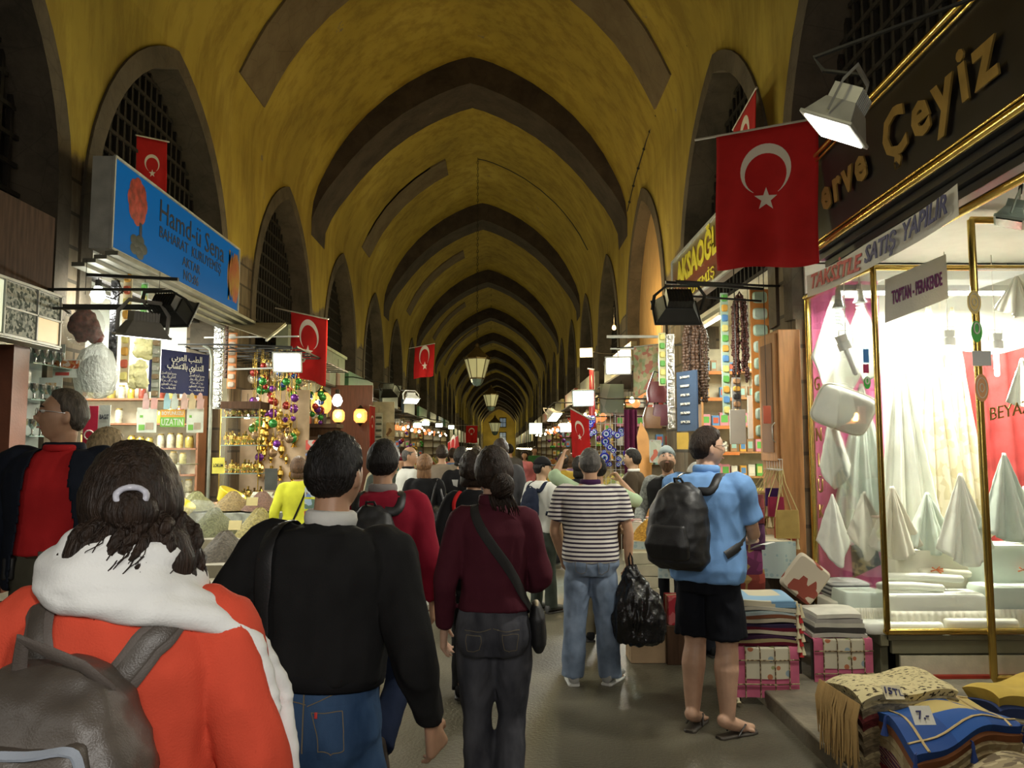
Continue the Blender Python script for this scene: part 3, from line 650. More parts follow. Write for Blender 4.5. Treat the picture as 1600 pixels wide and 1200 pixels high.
def jeans_detail(p, surf, x0=.035, z0=.955, w=.12, h=.14, mat=DEN):
    for q in (-1, 1):
        c = [(q * x0, z0), (q * (x0 + w), z0), (q * (x0 + w * .92), z0 - h), (q * (x0 + .01), z0 - h)]; p.patch('back_pocket', mat, surf, c if q > 0 else [c[1], c[0], c[3], c[2]])
        y = -.2; c = [(x0 + .004, z0 - .004), (x0 + w - .004, z0 - .004), (x0 + w * .92 - .004, z0 - h + .018), (x0 + w * .5, z0 - h + .004), (x0 + .014, z0 - h + .018), (x0 + .004, z0 - .004)]
        for a, b in zip(c[:-1], c[1:]): p.strap('stitching', STITCH, [surf], [(q * lerp(a[0], b[0], t), y, lerp(a[1], b[1], t)) for t in (0, .33, .66, 1)], w=.0028, th=.001, off=.0062, snap=.3, k=3)
        p.strap('yoke_seam', STITCH, [surf], [(q * lerp(.004, .17, t), y, lerp(z0 + .012, z0 + .045, t)) for t in (0, .33, .66, 1)], w=.0028, th=.001, off=.003, snap=.3, k=3)
# ---- man in the black sweater, close to the viewer
p = Person('dark-haired man in black sweater over white collar and blue jeans, with shoulder bag', (-.54, 2.32, 0), rz=math.radians(-3), H=1.745, wide=1.03, deep=1.05, roll=3, lean=2, head=(-14, -3, 0), vox=.0065, skin='tan',
           arms=[[(-.32, -.02, 1.15), (-.36, .10, .92)], [(.285, -.07, 1.16), (.325, .0, .95)]], curl=(.5, .75), palms=[None, ((-.7, .5, 0), (.2, 1, 0))],
           legs=[[(-.11, .02, .49), (-.12, -.02, .085)], [(.11, .06, .49), (.12, .05, .085)]])
p.top('sweater', cloth('black_knit', (.012, .012, .012), bscale=300, bump=.5), hem=1.045, loose=.026, amp=.020)
p.ring('sweater_hem', BLK, (0, 0, 1.05), .181, .014, ry=.140, h=2)
p.hair('short', 'black', vol=.013, rag=.5)
p.ring('shirt_collar', WHT, (0, -.014, 1.495), .066, .013, ry=.064, h=2.0)
p.bottom('jeans', DEN, amp=.012, waist=1.075, knee=.078, hemr=.078, loose=.018); jeans_detail(p, 'jeans', x0=.030, z0=.99, w=.115, h=.14)
p.patch('center_seam', STITCH, 'jeans', [(-.002, 1.05), (.002, 1.05), (.002, .87), (-.002, .87)], n=10, off=.003, th=.001)
p.patch('pocket_tab', pm('red_pocket_tab', (.5, .03, .02), .6), 'jeans', [(.033, .98), (.041, .98), (.041, .964), (.033, .964)], n=2, off=.008)
p.shoes(BLK)
p.hair_done = 1
# his shoulder bag
t = thing('shoulder_bag', 'black shoulder bag with metal buckle hanging at hip of man in black sweater', 'bag', (0, 0, 0)); t.matrix_world = Matrix.Translation(p.root.location) @ Matrix.Rotation(math.radians(-3), 4, 'Z')
m = MB(); m.loft([(-.29, -.03, .60, .055, .15), (-.29, -.03, .66, .075, .18), (-.28, -.03, .85, .075, .175), (-.26, -.03, 1.03, .05, .16), (-.25, -.03, 1.06, .03, .15)], 28, e=4)
o = remesh(m.build('bag_body', BAG, t), .008); folds(o, .012, seed=5)
m = MB(); m.box((-.385, -.12, .70), (-.368, .10, .88)); m.build('front_pocket', BAG, t, bevel=.008)
o = p.strap('shoulder_strap', BAG, 'torso', [(-.20, -.12, .99), (-.17, -.16, 1.12), (-.15, -.17, 1.24), (-.13, -.15, 1.36), (-.115, -.06, 1.47), (-.10, .08, 1.42), (-.14, .16, 1.2), (-.20, .13, 1.0)], w=.060, off=.016, parent=t)
m = MB()
bc = V((-.172, -.178, 1.13)); 
for a, b in (((-.026, .012), (.026, .012)), ((.026, .012), (.026, -.012)), ((.026, -.012), (-.026, -.012)), ((-.026, -.012), (-.026, .012))):
    m.bar(bc + V((a[0], 0, a[1])), bc + V((b[0], 0, b[1])), .004)
m.build('buckle', STEEL, t)

# ---- woman in the orange-red sweater, nearest
ORNG = cloth('coral_red_knit', (.64, .078, .040), var=.10, bscale=260, bump=.6)
p = Person('woman in coral red sweater and white scarf, dark curly hair in silver tie', (-.715, 1.50, 0), rz=math.radians(2), H=1.70, fem=True, wide=1.14, deep=1.10, lean=0, head=(23, 4, 0), vox=.0065,
           arms=[[(-.26, -.02, 1.14), (-.24, .12, .92)], [(.27, -.03, 1.14), (.26, .08, .90)]])
p.top('sweater', ORNG, hem=.86, loose=.030, amp=.016, seed=2)
p.bottom('jeans', DEN, amp=.006); p.shoes(BLK)
def curls(i):
    r = random.Random(i * 7 + 1); a = r.uniform(-1.35, 1.35); x0 = math.sin(a) * r.uniform(.03, .085); z0 = r.uniform(-.10, .0); y0 = -.095 * math.cos(a) - r.uniform(0, .03)
    L = r.uniform(.05, .10); k = 9; ph = r.uniform(0, 6); cr = r.uniform(.006, .015); f = r.uniform(5, 9); out = []
    for j in range(k):
        t = j / (k - 1); sp = 1 + t * .55
        out.append((x0 * sp + cr * math.sin(ph + f * t) * min(1, t * 2), y0 - .02 * math.sin(t * 2.6) + cr * math.cos(ph + f * t) * min(1, t * 2), z0 - L * t))
    return out
def ex(m, HM):
    m.loft([(0, -.075, -.15, .09, .04), (0, -.08, -.13, .11, .05), (0, -.082, -.09, .115, .055), (0, -.075, -.05, .105, .055), (0, -.07, .0, .06, .045)], 24, M=HM)
    m.sph((0, -.105, .0), (.05, .04, .045), 16, M=HM)
p.hair('tied', 'dark', vol=.022, extra=ex, seed=3)
p.strands('dark', 220, curls, r=.0020)
m = MB(); r = random.Random(12)
for i in range(150):                                     # thick wavy locks below the tie
    a = r.uniform(-1.5, 1.5); wide_ = abs(a) > 1.0; x0 = math.sin(a) * r.uniform(.05, .112); y0 = -.088 * math.cos(a) - .02; z0 = r.uniform(-.11, -.01)
    L = r.uniform(.05, .09) + (r.uniform(.02, .10) if a > 1.0 else .02 if wide_ else 0); ph = r.uniform(0, 6); cr = r.uniform(.005, .011); f = r.uniform(6, 10); k = 9; pts = []
    for j in range(k):
        t_ = j / (k - 1); pts.append(p.HM @ V((x0 * (1 + .22 * t_) + cr * math.sin(ph + f * t_), y0 - .018 * math.sin(t_ * 3) + cr * math.cos(ph + f * t_), z0 - L * t_)))
    rr = r.uniform(.009, .014); m.tube(pts, [rr * (.5 + .5 * math.sin(PI * min(1, .25 + j / k))) * (1 if j < k - 2 else .6) for j in range(k)], 7, round_end=True)
m.build('curly_locks', HR['dark'], p.root, smooth=180)
m = MB(); vs = [];
for j in range(26):
    a = 2 * PI * j / 26
    m.tube([p.HM @ V((.026 * math.cos(a), -.128 + .006 * math.sin(3 * a), .028 + .016 * math.sin(a))), p.HM @ V((.026 * math.cos(a + .25), -.128, .028 + .016 * math.sin(a + .25)))], .0065, 6)
o = m.build('hair_tie', pm('silver_grey_satin', (.55, .55, .62), .35), p.root, smooth=60); remesh(o, .0035, 1)
# scarf
SCF = cloth('white_cotton', (.80, .80, .77), var=.04, bscale=200, bump=.4)
t = thing('scarf', 'white cotton scarf wound round the neck of woman in coral red sweater', 'scarf', p.root.location, p.root.rotation_euler.z); t.scale = p.root.scale
m = MB()
def wrap(k, rx, ry, z, th, tilt, ph):
    pts = []; n = 40
    for i in range(n + 1):
        a = 2 * PI * i / n + ph; pts.append(V((rx * math.cos(a), -.02 + ry * math.sin(a), z + tilt * math.cos(a + .6) - .012 * math.sin(a))))
    m.tube(pts, [th * (1 + .12 * math.sin(i * .9 + k)) for i in range(n + 1)], 14, flat=1.0)
wrap(0, .095, .085, 1.530, .040, .012, 0); wrap(1, .112, .105, 1.505, .040, -.022, 1); wrap(2, .122, .115, 1.480, .032, -.026, 2); wrap(3, .082, .078, 1.56, .030, .006, 2)
m.tube([(.0, -.13, 1.47), (.10, -.12, 1.455), (.19, -.07, 1.43), (.255, -.03, 1.375), (.285, -.02, 1.28), (.305, -.02, 1.12), (.31, -.01, .98), (.305, .0, .84)], [.028, .028, .026, .024, .020, .018, .018, .018], 14, flat=1)
m.tube([(.03, -.09, 1.50), (.13, -.07, 1.47), (.23, .0, 1.41), (.29, .06, 1.26), (.31, .06, 1.08), (.30, .06, .86)], [.028, .028, .024, .022, .022, .022], 14)
o = remesh(m.build('scarf_cloth', SCF, t), .0075, 8); folds(o, .007, sc_=(6, 6, 22), seed=4, ridge=.7, fine=.1)
# backpack
t = thing('backpack', 'grey-brown nylon backpack with pale zipper on back of woman in coral red sweater', 'backpack', p.root.location, p.root.rotation_euler.z); t.scale = p.root.scale
NYL = pm('grey_brown_nylon', (.078, .064, .052), .40, var=.25, bump=.5, bscale=320); NYL2 = pm('taupe_strap_web', (.105, .085, .072), .6, var=.15, bump=.5, bscale=260)
m = MB(); bx = -.02; UPZ = .165
m.loft([(bx, -.215, .74 + UPZ, .14, .07), (bx, -.235, .80 + UPZ, .17, .10), (bx, -.24, .95 + UPZ, .175, .11), (bx, -.235, 1.08 + UPZ, .165, .10), (bx, -.22, 1.17 + UPZ, .125, .075), (bx, -.205, 1.215 + UPZ, .078, .05), (bx, -.20, 1.225 + UPZ, .04, .03)], 32, e=3)
o = remesh(m.build('pack_body', NYL, t), .008, 4); folds(o, .016, sc_=(9, 9, 8), seed=8, ridge=.7)
bp = o
m = MB(); m.loft([(bx, -.325, .76 + UPZ, .10, .035), (bx, -.34, .84 + UPZ, .135, .045), (bx, -.335, 1.06 + UPZ, .13, .045), (bx, -.315, 1.125 + UPZ, .10, .03)], 28, e=3)
o = remesh(m.build('front_pocket', NYL, t), .008, 3); folds(o, .014, sc_=(9, 9, 8), seed=12, ridge=.7); p.parts['pk'] = bp; p.parts['fp'] = o
pth = [(bx - .165, -.36, .90 + UPZ), (bx - .15, -.36, 1.10 + UPZ), (bx - .10, -.36, 1.155 + UPZ), (bx, -.37, 1.15 + UPZ), (bx + .08, -.36, 1.155 + UPZ), (bx + .135, -.36, 1.12 + UPZ), (bx + .155, -.36, .95 + UPZ), (bx + .16, -.36, .80 + UPZ)]
p.strap('zipper', pm('pale_blue_zip', (.28, .31, .36), .5, bump=.4, bscale=500), ['pk', 'fp'], pth, w=.016, off=.003, th=.004, snap=.2, parent=t)
pth = [(bx - .16, -.36, .75 + UPZ), (bx - .09, -.38, .83 + UPZ), (bx, -.39, .835 + UPZ), (bx + .10, -.38, .80 + UPZ)]
p.strap('zipper', pm('pale_blue_zip', (.28, .31, .36), .5), ['pk', 'fp'], pth, w=.014, off=.003, th=.004, snap=.2, parent=t)
for q, x1, x2 in ((-1, -.08, -.115), (1, .065, .15)):
    p.strap('shoulder_strap', NYL2, 'torso', [(x1, -.18, 1.34), (lerp(x1, x2, .35), -.175, 1.39), (lerp(x1, x2, .75), -.16, 1.43), (x2, -.10, 1.465), (x2 + .01 * q, .04, 1.42), (x2 + .01 * q, .12, 1.3), (q * .20, .10, 1.1), (q * .21, 0, .95), (q * .16, -.14, .88)], w=.062, off=.008, th=.005, parent=t)
    p.strap('strap_center', NYL, 'torso', [(x1, -.18, 1.345), (lerp(x1, x2, .35), -.175, 1.39), (lerp(x1, x2, .75), -.16, 1.43), (x2, -.10, 1.46)], w=.036, off=.014, th=.002, parent=t)
m = MB(); m.tube([(bx - .055, -.22, 1.21 + UPZ), (bx - .04, -.24, 1.27 + UPZ), (bx + .02, -.265, 1.255 + UPZ), (bx + .07, -.265, 1.235 + UPZ), (bx + .10, -.24, 1.195 + UPZ), (bx + .10, -.22, 1.16 + UPZ)], .014, 8, flat=.4); m.build('grab_handle', NYL2, t)

# ---- man in the navy jacket, left edge, looking left
p = Person('grey-haired man with glasses in open navy jacket and red polo shirt, looking left', (-2.18, 3.84, .12), rz=math.radians(188), H=1.87, wide=1.08, deep=1.05, head=(-66, -6, 0), vox=.008, skin='tan', eyes=True,
           arms=[[(-.27, -.02, 1.14), (-.29, .06, .90)], [(.27, -.02, 1.14), (.28, .06, .90)]])
RED = cloth('red_pique', (.46, .020, .022), var=.10); NAVY = cloth('navy', (.010, .013, .022))
p.top('polo_shirt', RED, hem=1.0, loose=.006, amp=.007, sleeve='short')
def open_jacket(p, mat, name='jacket', gap=.085, loose=.03, amp=.01, hem=.86):
    o = p.top(name, mat, hem=hem, loose=loose, amp=amp)
    bm = bmesh.new(); bm.from_mesh(o.data); Ui = p.U.inverted(); kill = []
    for v in bm.verts:
        c = Ui @ v.co; g = gap * pl(c.z, [(.8, 1.5), (1.1, 1.15), (1.35, .85), (1.5, .75)])
        if abs(c.x) < g and c.y > 0: kill.append(v)
    bmesh.ops.delete(bm, geom=kill, context='VERTS'); bm.to_mesh(o.data); bm.free()
    sd = o.modifiers.new('s', 'SOLIDIFY'); sd.thickness = .007; sd.offset = 1; bake(o); o.data.shade_smooth(); return o
open_jacket(p, NAVY, gap=.10)
p.ring('jacket_collar', NAVY, (0, -.03, 1.475), .080, .014, ry=.07, h=2.2); p.ring('polo_collar', RED, (0, .0, 1.478), .067, .009, ry=.068, h=1.8)
p.hair('receding', 'greybrown', vol=.013); p.bottom('trousers', cloth('olive_khaki', (.075, .070, .048)), waist=1.02); p.ring('belt', pm('brown_belt_leather', (.05, .03, .02), .4), (0, 0, 1.005), .160, .010, ry=.122, h=1.8); p.shoes(BLK)
m = MB(); m.box((-.02, .115, .995), (.025, .135, 1.025)); m.build('belt_buckle', STEEL, p.root, bevel=.004)
def glasses(p, mat=STEEL, r=.0016):
    m = MB()
    for q in (-1, 1):
        n = 14; m.tube([p.HM @ V((q * .032 + .023 * math.cos(2 * PI * i / n), .106 - .004 * math.cos(2 * PI * i / n) * q, .008 + .016 * math.sin(2 * PI * i / n))) for i in range(n + 1)], r, 6)
        m.tube([p.HM @ V((q * .055, .100, .014)), p.HM @ V((q * .078, .05, .014)), p.HM @ V((q * .080, -.01, .012)), p.HM @ V((q * .079, -.025, -.01))], r, 6)
    m.tube([p.HM @ V((-.009, .108, .012)), p.HM @ V((.009, .108, .012))], r, 6); m.build('glasses', mat, p.root)
glasses(p)
m = MB(); m.box((.125, .085, .90), (.175, .125, 1.0)); o = m.build('phone_pouch', BAG, p.root, bevel=.01)

# ---- blond head behind them
p = Person('person with short blond hair in a pale top, partly hidden behind dark curly hair', (-2.22, 4.35, .12), rz=math.radians(-20), H=1.68, fem=True, vox=.014)
p.top('shirt', cloth('pale_beige', (.5, .46, .38))); p.hair('short', 'blond', vol=.026); p.bottom('trousers', BLK); p.shoes(BLK)

# ---- person in maroon jacket with black backpack, walking
MAR = cloth('maroon', (.115, .010, .018), var=.12)
p = Person('dark-haired walker in bright maroon jacket, one heel lifted, behind man in black sweater', (-.645, 4.2, 0), rz=math.radians(-4), H=1.74, wide=1.02, vox=.011, skin='tan', legs=[[(-.10, .10, .49), (-.10, .10, .085)], [(.09, .04, .47), (.06, -.28, .23)]], footpitch=(0, 62), arms=[None, [(.26, -.04, 1.13), (.27, .03, .88)]])
p.top('jacket', cloth('crimson_fleece', (.21, .008, .022)), hem=.88, loose=.03, amp=.012, seed=6); p.hair('short', 'black', vol=.018); p.bottom('jeans', cloth('dark_blue_denim', (.014, .022, .05))); p.shoes(pm('brown_shoe', (.06, .045, .035), .6)); p.ring('collar', cloth('grey_knit', (.22, .2, .19)), (0, -.01, 1.49), .066, .014, ry=.064, h=2)
def backpack(p, label, mat, c, sz, straps=(-.11, .11), surf='jacket', seed=1, yb=None, strapw=.05, frontstrap=True, vox=.009):
    t = thing('backpack', label, 'backpack', p.root.location, p.root.rotation_euler.z); t.scale = p.root.scale
    w_, d_, h = sz; m = MB(); x, y, z = c
    m.loft([(x, y + .01, z - h / 2, w_ * .7, d_ * .6), (x, y - .01, z - h * .4, w_ * .97, d_), (x, y - .015, z - h * .1, w_, d_ * 1.05), (x, y, z + h * .22, w_ * .92, d_ * .85), (x, y + .015, z + h * .4, w_ * .68, d_ * .6), (x, y + .02, z + h / 2, w_ * .3, d_ * .35)], 30, e=2.6)
    o = remesh(m.build('pack_body', mat, t), vox, 3); folds(o, .012, sc_=(8, 8, 8), seed=seed); p.parts['pack' + str(seed)] = o
    m = MB(); m.loft([(x, y - d_ * .95, z - h * .36, w_ * .7, d_ * .25), (x, y - d_ * 1.08, z - h * .2, w_ * .78, d_ * .34), (x, y - d_ * .98, z + h * .02, w_ * .6, d_ * .2)], 24, e=2.8); o = remesh(m.build('front_pocket', mat, t), vox, 3); folds(o, .01, seed=seed + 2)
    for q, xs in ((-1, straps[0]), (1, straps[1])):
        p.strap('shoulder_strap', mat, 'torso', [(x + (xs - x) * .5, y + d_ * .6, z + h * .42), (xs, -.13, 1.38), (xs, -.03, 1.47), (xs + q * .01, .06, 1.40), (xs + q * .02, .14, 1.26), (q * .19, .08, 1.12), (q * .17, -.11, z - h * .34)], w=strapw, off=.007, th=.008, parent=t)
    m = MB(); m.tube([(x - .03, y + .02, z + h * .47), (x - .02, y - .01, z + h * .55), (x + .02, y - .01, z + h * .55), (x + .03, y + .02, z + h * .47)], .007, 6); m.build('grab_handle', mat, t)
    return t
backpack(p, 'black backpack on back of walker in bright maroon jacket', BAG, (-.02, -.20, 1.20), (.145, .09, .42), seed=21)

# ---- woman in maroon sweater, middle
MAR2 = cloth('dark_maroon_knit', (.072, .013, .022), var=.12, bscale=260)
p = Person('woman with dark hair in loose bun, dark maroon turtleneck sweater and grey jeans', (-.04, 3.58, 0), rz=math.radians(-2), H=1.70, fem=True, wide=.96, deep=1.02, vox=.0075, roll=0, head=(6, -2, -2), skin='light',
           arms=[[(-.215, -.05, 1.15), (-.235, .04, .92)], [(.215, .02, 1.15), (.08, .22, 1.08)]], legs=[[(-.075, .03, .49), (-.05, -.03, .085)], [(.085, .05, .50), (.055, -.06, .085)]])
p.top('sweater', MAR2, hem=1.0, loose=.018, amp=.013, seed=9); p.ring('turtleneck', MAR2, (0, -.012, 1.50), .058, .016, ry=.056, h=2.2)
p.bottom('jeans', DEN2, amp=.010, waist=1.02, knee=.066, hemr=.078, seat=.012, loose=.008); jeans_detail(p, 'jeans', x0=.028, z0=.925, w=.115, h=.12, mat=DEN2)
def ex(m, HM):
    r = random.Random(4)
    m.sph((.03, -.125, -.045), (.058, .042, .060), 18, M=HM)
    for i in range(90):
        a, b = r.uniform(0, 6.28), r.uniform(-1, 1); c = V((.03, -.128, -.05)); R = .052
        pts = [HM @ (c + V((R * math.cos(a + t * 1.2) * math.cos(b + t * .5), R * .75 * math.sin(a + t * 1.2) * math.cos(b + t * .5) , R * 1.1 * math.sin(b + t * .5)))) for t in (0, .5, 1, 1.5, 2, 2.4)]
        m.tube(pts, [.002, .005, .006, .006, .005, .002], 5)
    for i in range(26):
        x = r.uniform(-.03, .085); z = -.09; pts = [HM @ V((x, -.10 + r.uniform(-.02, .02), z)), HM @ V((x * 1.1 + .01, -.115, z - .04)), HM @ V((x * 1.2 + .01 + r.uniform(-.02, .02), -.11, z - .075 - r.uniform(0, .03)))]; m.tube(pts, [.006, .005, .001], 5)
p.hair('tied', 'dark', vol=.020, extra=ex, seed=5); p.shoes(BLK)
# strap and small bag
t = thing('shoulder_bag', 'small dark bag on a wide black strap across back of woman in dark maroon sweater', 'bag', p.root.location, math.radians(-2)); t.scale = p.root.scale
p.strap('shoulder_strap', cloth('charcoal_web', (.035, .033, .032)), ['sweater'], [(-.09, .04, 1.47), (-.085, -.04, 1.47), (-.05, -.12, 1.38), (.05, -.13, 1.24), (.13, -.11, 1.13), (.175, -.05, 1.03), (.19, .0, .98)], w=.046, off=.006, parent=t)
m = MB(); m.loft([(.215, .04, .80, .02, .08), (.215, .04, .84, .035, .10), (.205, .03, .96, .035, .10), (.20, .03, 1.02, .015, .08)], 24, e=3.5); o = remesh(m.build('bag_body', BAG, t), .008); folds(o, .01, seed=3)

# ---- man in the striped shirt
m_ = pm('striped_pique', (.7, .68, .62), .85); nt = m_.node_tree; b = nt.nodes['Principled BSDF']; tc = nd(nt, 'ShaderNodeTexCoord'); sx = nd(nt, 'ShaderNodeSeparateXYZ'); nt.links.new(tc.outputs['Object'], sx.inputs[0])
mu = nd(nt, 'ShaderNodeMath', operation='MULTIPLY'); mu.inputs[1].default_value = 1 / .0315; nt.links.new(sx.outputs[2], mu.inputs[0]); fr = nd(nt, 'ShaderNodeMath', operation='FRACT'); nt.links.new(mu.outputs[0], fr.inputs[0])
rr = ramp(nt, [(0, (.025, .015, .035)), (.45, (.66, .62, .56)), (.93, (.66, .62, .56))]); rr.color_ramp.interpolation = 'CONSTANT'; nt.links.new(fr.outputs[0], rr.inputs[0]); nt.links.new(rr.outputs[0], b.inputs['Base Color'])
p = Person('stout man in purple and white striped polo shirt and light jeans, seen from behind', (.65, 5.72, 0), rz=math.radians(-3), H=1.70, wide=1.16, deep=1.2, vox=.008, skin='tan', legs=[[(-.12, .02, .49), (-.14, .0, .085)], [(.11, .02, .49), (.14, .02, .085)]], feet=(4, -28), arms=[[(-.27, .03, 1.14), (-.22, .16, .92)], [(.28, -.02, 1.14), (.285, .02, .89)]], curl=(.6, 1.6))
p.top('polo_shirt', m_, sleeve='short', hem=.90, loose=.018, amp=.008, seed=11); p.ring('collar', cloth('purple', (.045, .015, .055)), (0, -.014, 1.49), .070, .012, ry=.068, h=2)
p.hair('short', 'grey', vol=.010); p.bottom('jeans', DEN3, amp=.014, knee=.085, hemr=.083, loose=.02); jeans_detail(p, 'jeans', mat=DEN3, z0=.94); p.shoes(pm('grey_trainer', (.30, .30, .28), .7), pm('white_sole', (.6, .6, .57), .6))
# black carrier bag
t = thing('carrier_bag', 'bulging black plastic carrier bag held by man in striped polo shirt', 'bag', (.99, 5.66, .30))
m = MB(); m.loft([(0, 0, 0, .10, .06), (0, 0, .03, .165, .11), (.0, 0, .18, .185, .13), (-.01, 0, .32, .15, .10), (-.035, 0, .43, .085, .05), (-.05, 0, .50, .045, .025), (-.055, 0, .55, .03, .015)], 34, e=2.4)
PLB = pm('black_plastic_film', (.012, .012, .013), .22, var=.3, bump=.7, bscale=22); o = remesh(m.build('bag_body', PLB, t), .008, 1); folds(o, .035, sc_=(11, 11, 3), seed=13, ridge=.9)
m = MB(); m.tube([(-.06, .02, .53), (-.07, .0, .60), (-.06, 0, .64), (-.045, 0, .60), (-.045, -.02, .53)], .008, 6); m.build('handle', PLB, t)

# ---- man in the blue shirt, shorts and flip-flops
p = Person('tall man with glasses in light blue shirt, black shorts and flip-flops, holding leaflet', (1.25, 4.75, 0), rz=math.radians(-42), H=1.83, wide=1.14, deep=1.15, barelegs=1.2, vox=.007, lean=3, skin='light', eyes=True, head=(-38, -2, 0),
           arms=[[(-.22, .13, 1.14), (.0, .33, 1.08)], [(.23, .13, 1.14), (.12, .36, 1.07)]], feet=(12, -22), curl=(.9, .8), legs=[[(-.095, .02, .49), (-.10, -.02, .085)], [(.10, .03, .49), (.11, .0, .085)]], palms=[((.3, 0, 1), (1, 0, 0)), ((-.3, 0, 1), (-1, 0, 0))])
SKY = cloth('sky_blue_cotton', (.17, .33, .62), var=.10)
p.top('shirt', SKY, sleeve='short', hem=.86, loose=.030, amp=.020, seed=15); p.ring('collar', SKY, (0, -.014, 1.50), .068, .013, ry=.068, h=2)
p.hair('short', 'dark', vol=.016); glasses(p); p.bottom('shorts', cloth('black_shorts', (.008, .009, .013)), kind='shorts', amp=.016)
p.shoes(pm('brown_flip_flop', (.05, .04, .03), .6), pm('dark_strap', (.02, .016, .014), .5), name='flip_flop', kind='thong')
backpack(p, 'big rounded black backpack on back of man in light blue shirt', BAG, (-.03, -.265, 1.19), (.175, .125, .48), surf='shirt', seed=31, vox=.008)
t = thing('leaflet', 'small folded leaflet in hand of man in light blue shirt', 'leaflet', P(1192, 856, 4.95), math.radians(-40)); m = MB(); m.grid(lambda u, v: ((u - .5) * .10, (v - .5) * .16, .012 * math.sin(u * 3) + .03 * u), 8, 4, thick=.002); m.build('paper', WHT, t)

# ---- woman in black top with handbag
p = Person('blond woman in black top, grey trousers and white shoes with large handbag', (-.87, 8.65, 0), rz=math.radians(-8), H=1.62, fem=True, wide=1.12, vox=.014, arms=[None, [(.25, -.02, 1.14), (.14, .18, 1.05)]], legs=[[(-.12, .02, .49), (-.15, .06, .085)], [(.08, .02, .49), (.06, -.04, .085)]])
p.top('cardigan', BLK, hem=.97, loose=.02); p.ring('pink_hem', cloth('pink', (.6, .03, .16)), (0, 0, .965), .185, .010, ry=.14, h=2); p.bottom('trousers', cloth('grey_flannel', (.20, .19, .16)), hemr=.06)
def exl(L, w=.085):
    def f(m, HM): m.loft([(0, -.03, -.12 - L, w * .8, .045), (0, -.03, -.10 - L * .6, w * 1.05, .07), (0, -.02, -.06, w * 1.02, .08), (0, -.01, 0, w * .95, .085)], 24, M=HM)
    return f
p.hair('tied', 'ginger', vol=.026, extra=exl(.06)); p.shoes(pm('white_shoe', (.6, .6, .56), .5), pm('white_sole', (.6, .6, .57), .6))
t = thing('handbag', 'large black leather handbag on shoulder of blond woman in black top', 'bag', p.root.location, 0); m = MB(); m.loft([(.18, -.15, .83, .10, .05), (.18, -.15, .88, .155, .085), (.18, -.14, 1.0, .15, .08), (.18, -.12, 1.07, .09, .04)], 24, e=2.6)
LEA = pm('black_leather', (.012, .011, .011), .32, var=.3); o = remesh(m.build('bag_body', LEA, t), .012); folds(o, .02)
m = MB(); m.tube([(.08, -.14, 1.05), (.12, -.12, 1.25), (.15, -.06, 1.36), (.17, -.03, 1.34), (.20, -.12, 1.2), (.25, -.15, 1.05)], .012, 6); m.build('handle', LEA, t)

# ---- the rest of the crowd, each with clothes of their own
def crowd(label, loc, rz, H, topn, topc, botc, hair, fem=False, sleeve='long', vox=.018, shoes=BLK, hk='short', vol=.018, extra=None, skin='tan', arms=None, head=(0, 0, 0), hem=.9, **kw):
    p = Person(label, loc, rz=math.radians(rz), H=H, fem=fem, vox=vox, skin=skin, arms=arms, head=head, **kw)
    p.top(topn, topc, sleeve=sleeve, hem=hem, loose=.02, amp=.01, seed=int(loc[1] * 10)); p.bottom('trousers', botc)
    if hair: p.hair(hk, hair, vol=vol, extra=extra)
    p.shoes(shoes); return p
GR = cloth('dark_grey_green', (.05, .06, .05)); KH = cloth('khaki', (.16, .14, .09)); DNV = cloth('dark_trousers', (.02, .022, .03))
OL = cloth('dusty_olive', (.10, .10, .085)); LG = cloth('light_green', (.42, .55, .36))
crowd('bald man in white T-shirt with dark collar, face turned right', (-1.12, 9.3, 0), -62, 1.72, 'shirt', WHT, DNV, 'grey', hk='bald', vol=.004, sleeve='short', head=(-20, 0, 0), vox=.014, eyes=True).ring('collar', BLK, (0, -.014, 1.49), .066, .012, ry=.064, h=1.5)
crowd('woman in lime yellow sweatshirt with black strap across the back', (-2.13, 8.1, 0), 14, 1.60, 'sweatshirt', cloth('lime_yellow', (.60, .62, .05)), DEN, 'brown', fem=True, hk='tied', vol=.024, extra=exl(.0), vox=.013).strap('bag_strap', BLK, ['sweatshirt'], [(-.05, -.14, 1.05), (.02, -.15, 1.2), (.10, -.10, 1.42)], w=.02, off=.006)
crowd('man in taupe shirt, back turned, left of woman in black T-shirt', (-.86, 11.0, 0), 8, 1.74, 'shirt', cloth('taupe', (.22, .18, .14)), KH, 'dark', sleeve='short')
q = crowd('woman with bobbed black hair in black T-shirt with silver print', (-.50, 9.4, 0), 0, 1.70, 't_shirt', BLK, DEN2, 'black', fem=True, hk='tied', vol=.028, extra=exl(-.02), sleeve='short', vox=.014)
q.patch('shirt_print', pm('silver_print', (.35, .35, .33), .5), 't_shirt', [(-.11, 1.36), (-.03, 1.36), (-.04, 1.27), (-.09, 1.29)], n=5)
m = crowd('curly-haired person in black coat with red collar, half hidden by woman in dark maroon sweater', (-.20, 5.45, 0), 0, 1.66, 'coat', BLK, BLK, 'dark', fem=True, hk='tied', vol=.040, extra=exl(.0, .10), vox=.012, legs=[[(-.09, .05, .49), (-.08, -.10, .11)], None])
m.strap('red_shoulder_trim', cloth('red_trim', (.5, .02, .02)), ['coat'], [(-.15, -.14, 1.25), (-.15, -.10, 1.38), (-.10, -.04, 1.46)], w=.03, off=.006)
crowd('tall man with dark brown hair just showing above woman in dark maroon sweater', (-.02, 8.6, 0), 0, 1.80, 'jacket', cloth('charcoal_jacket', (.05, .05, .055)), DNV, 'dark')
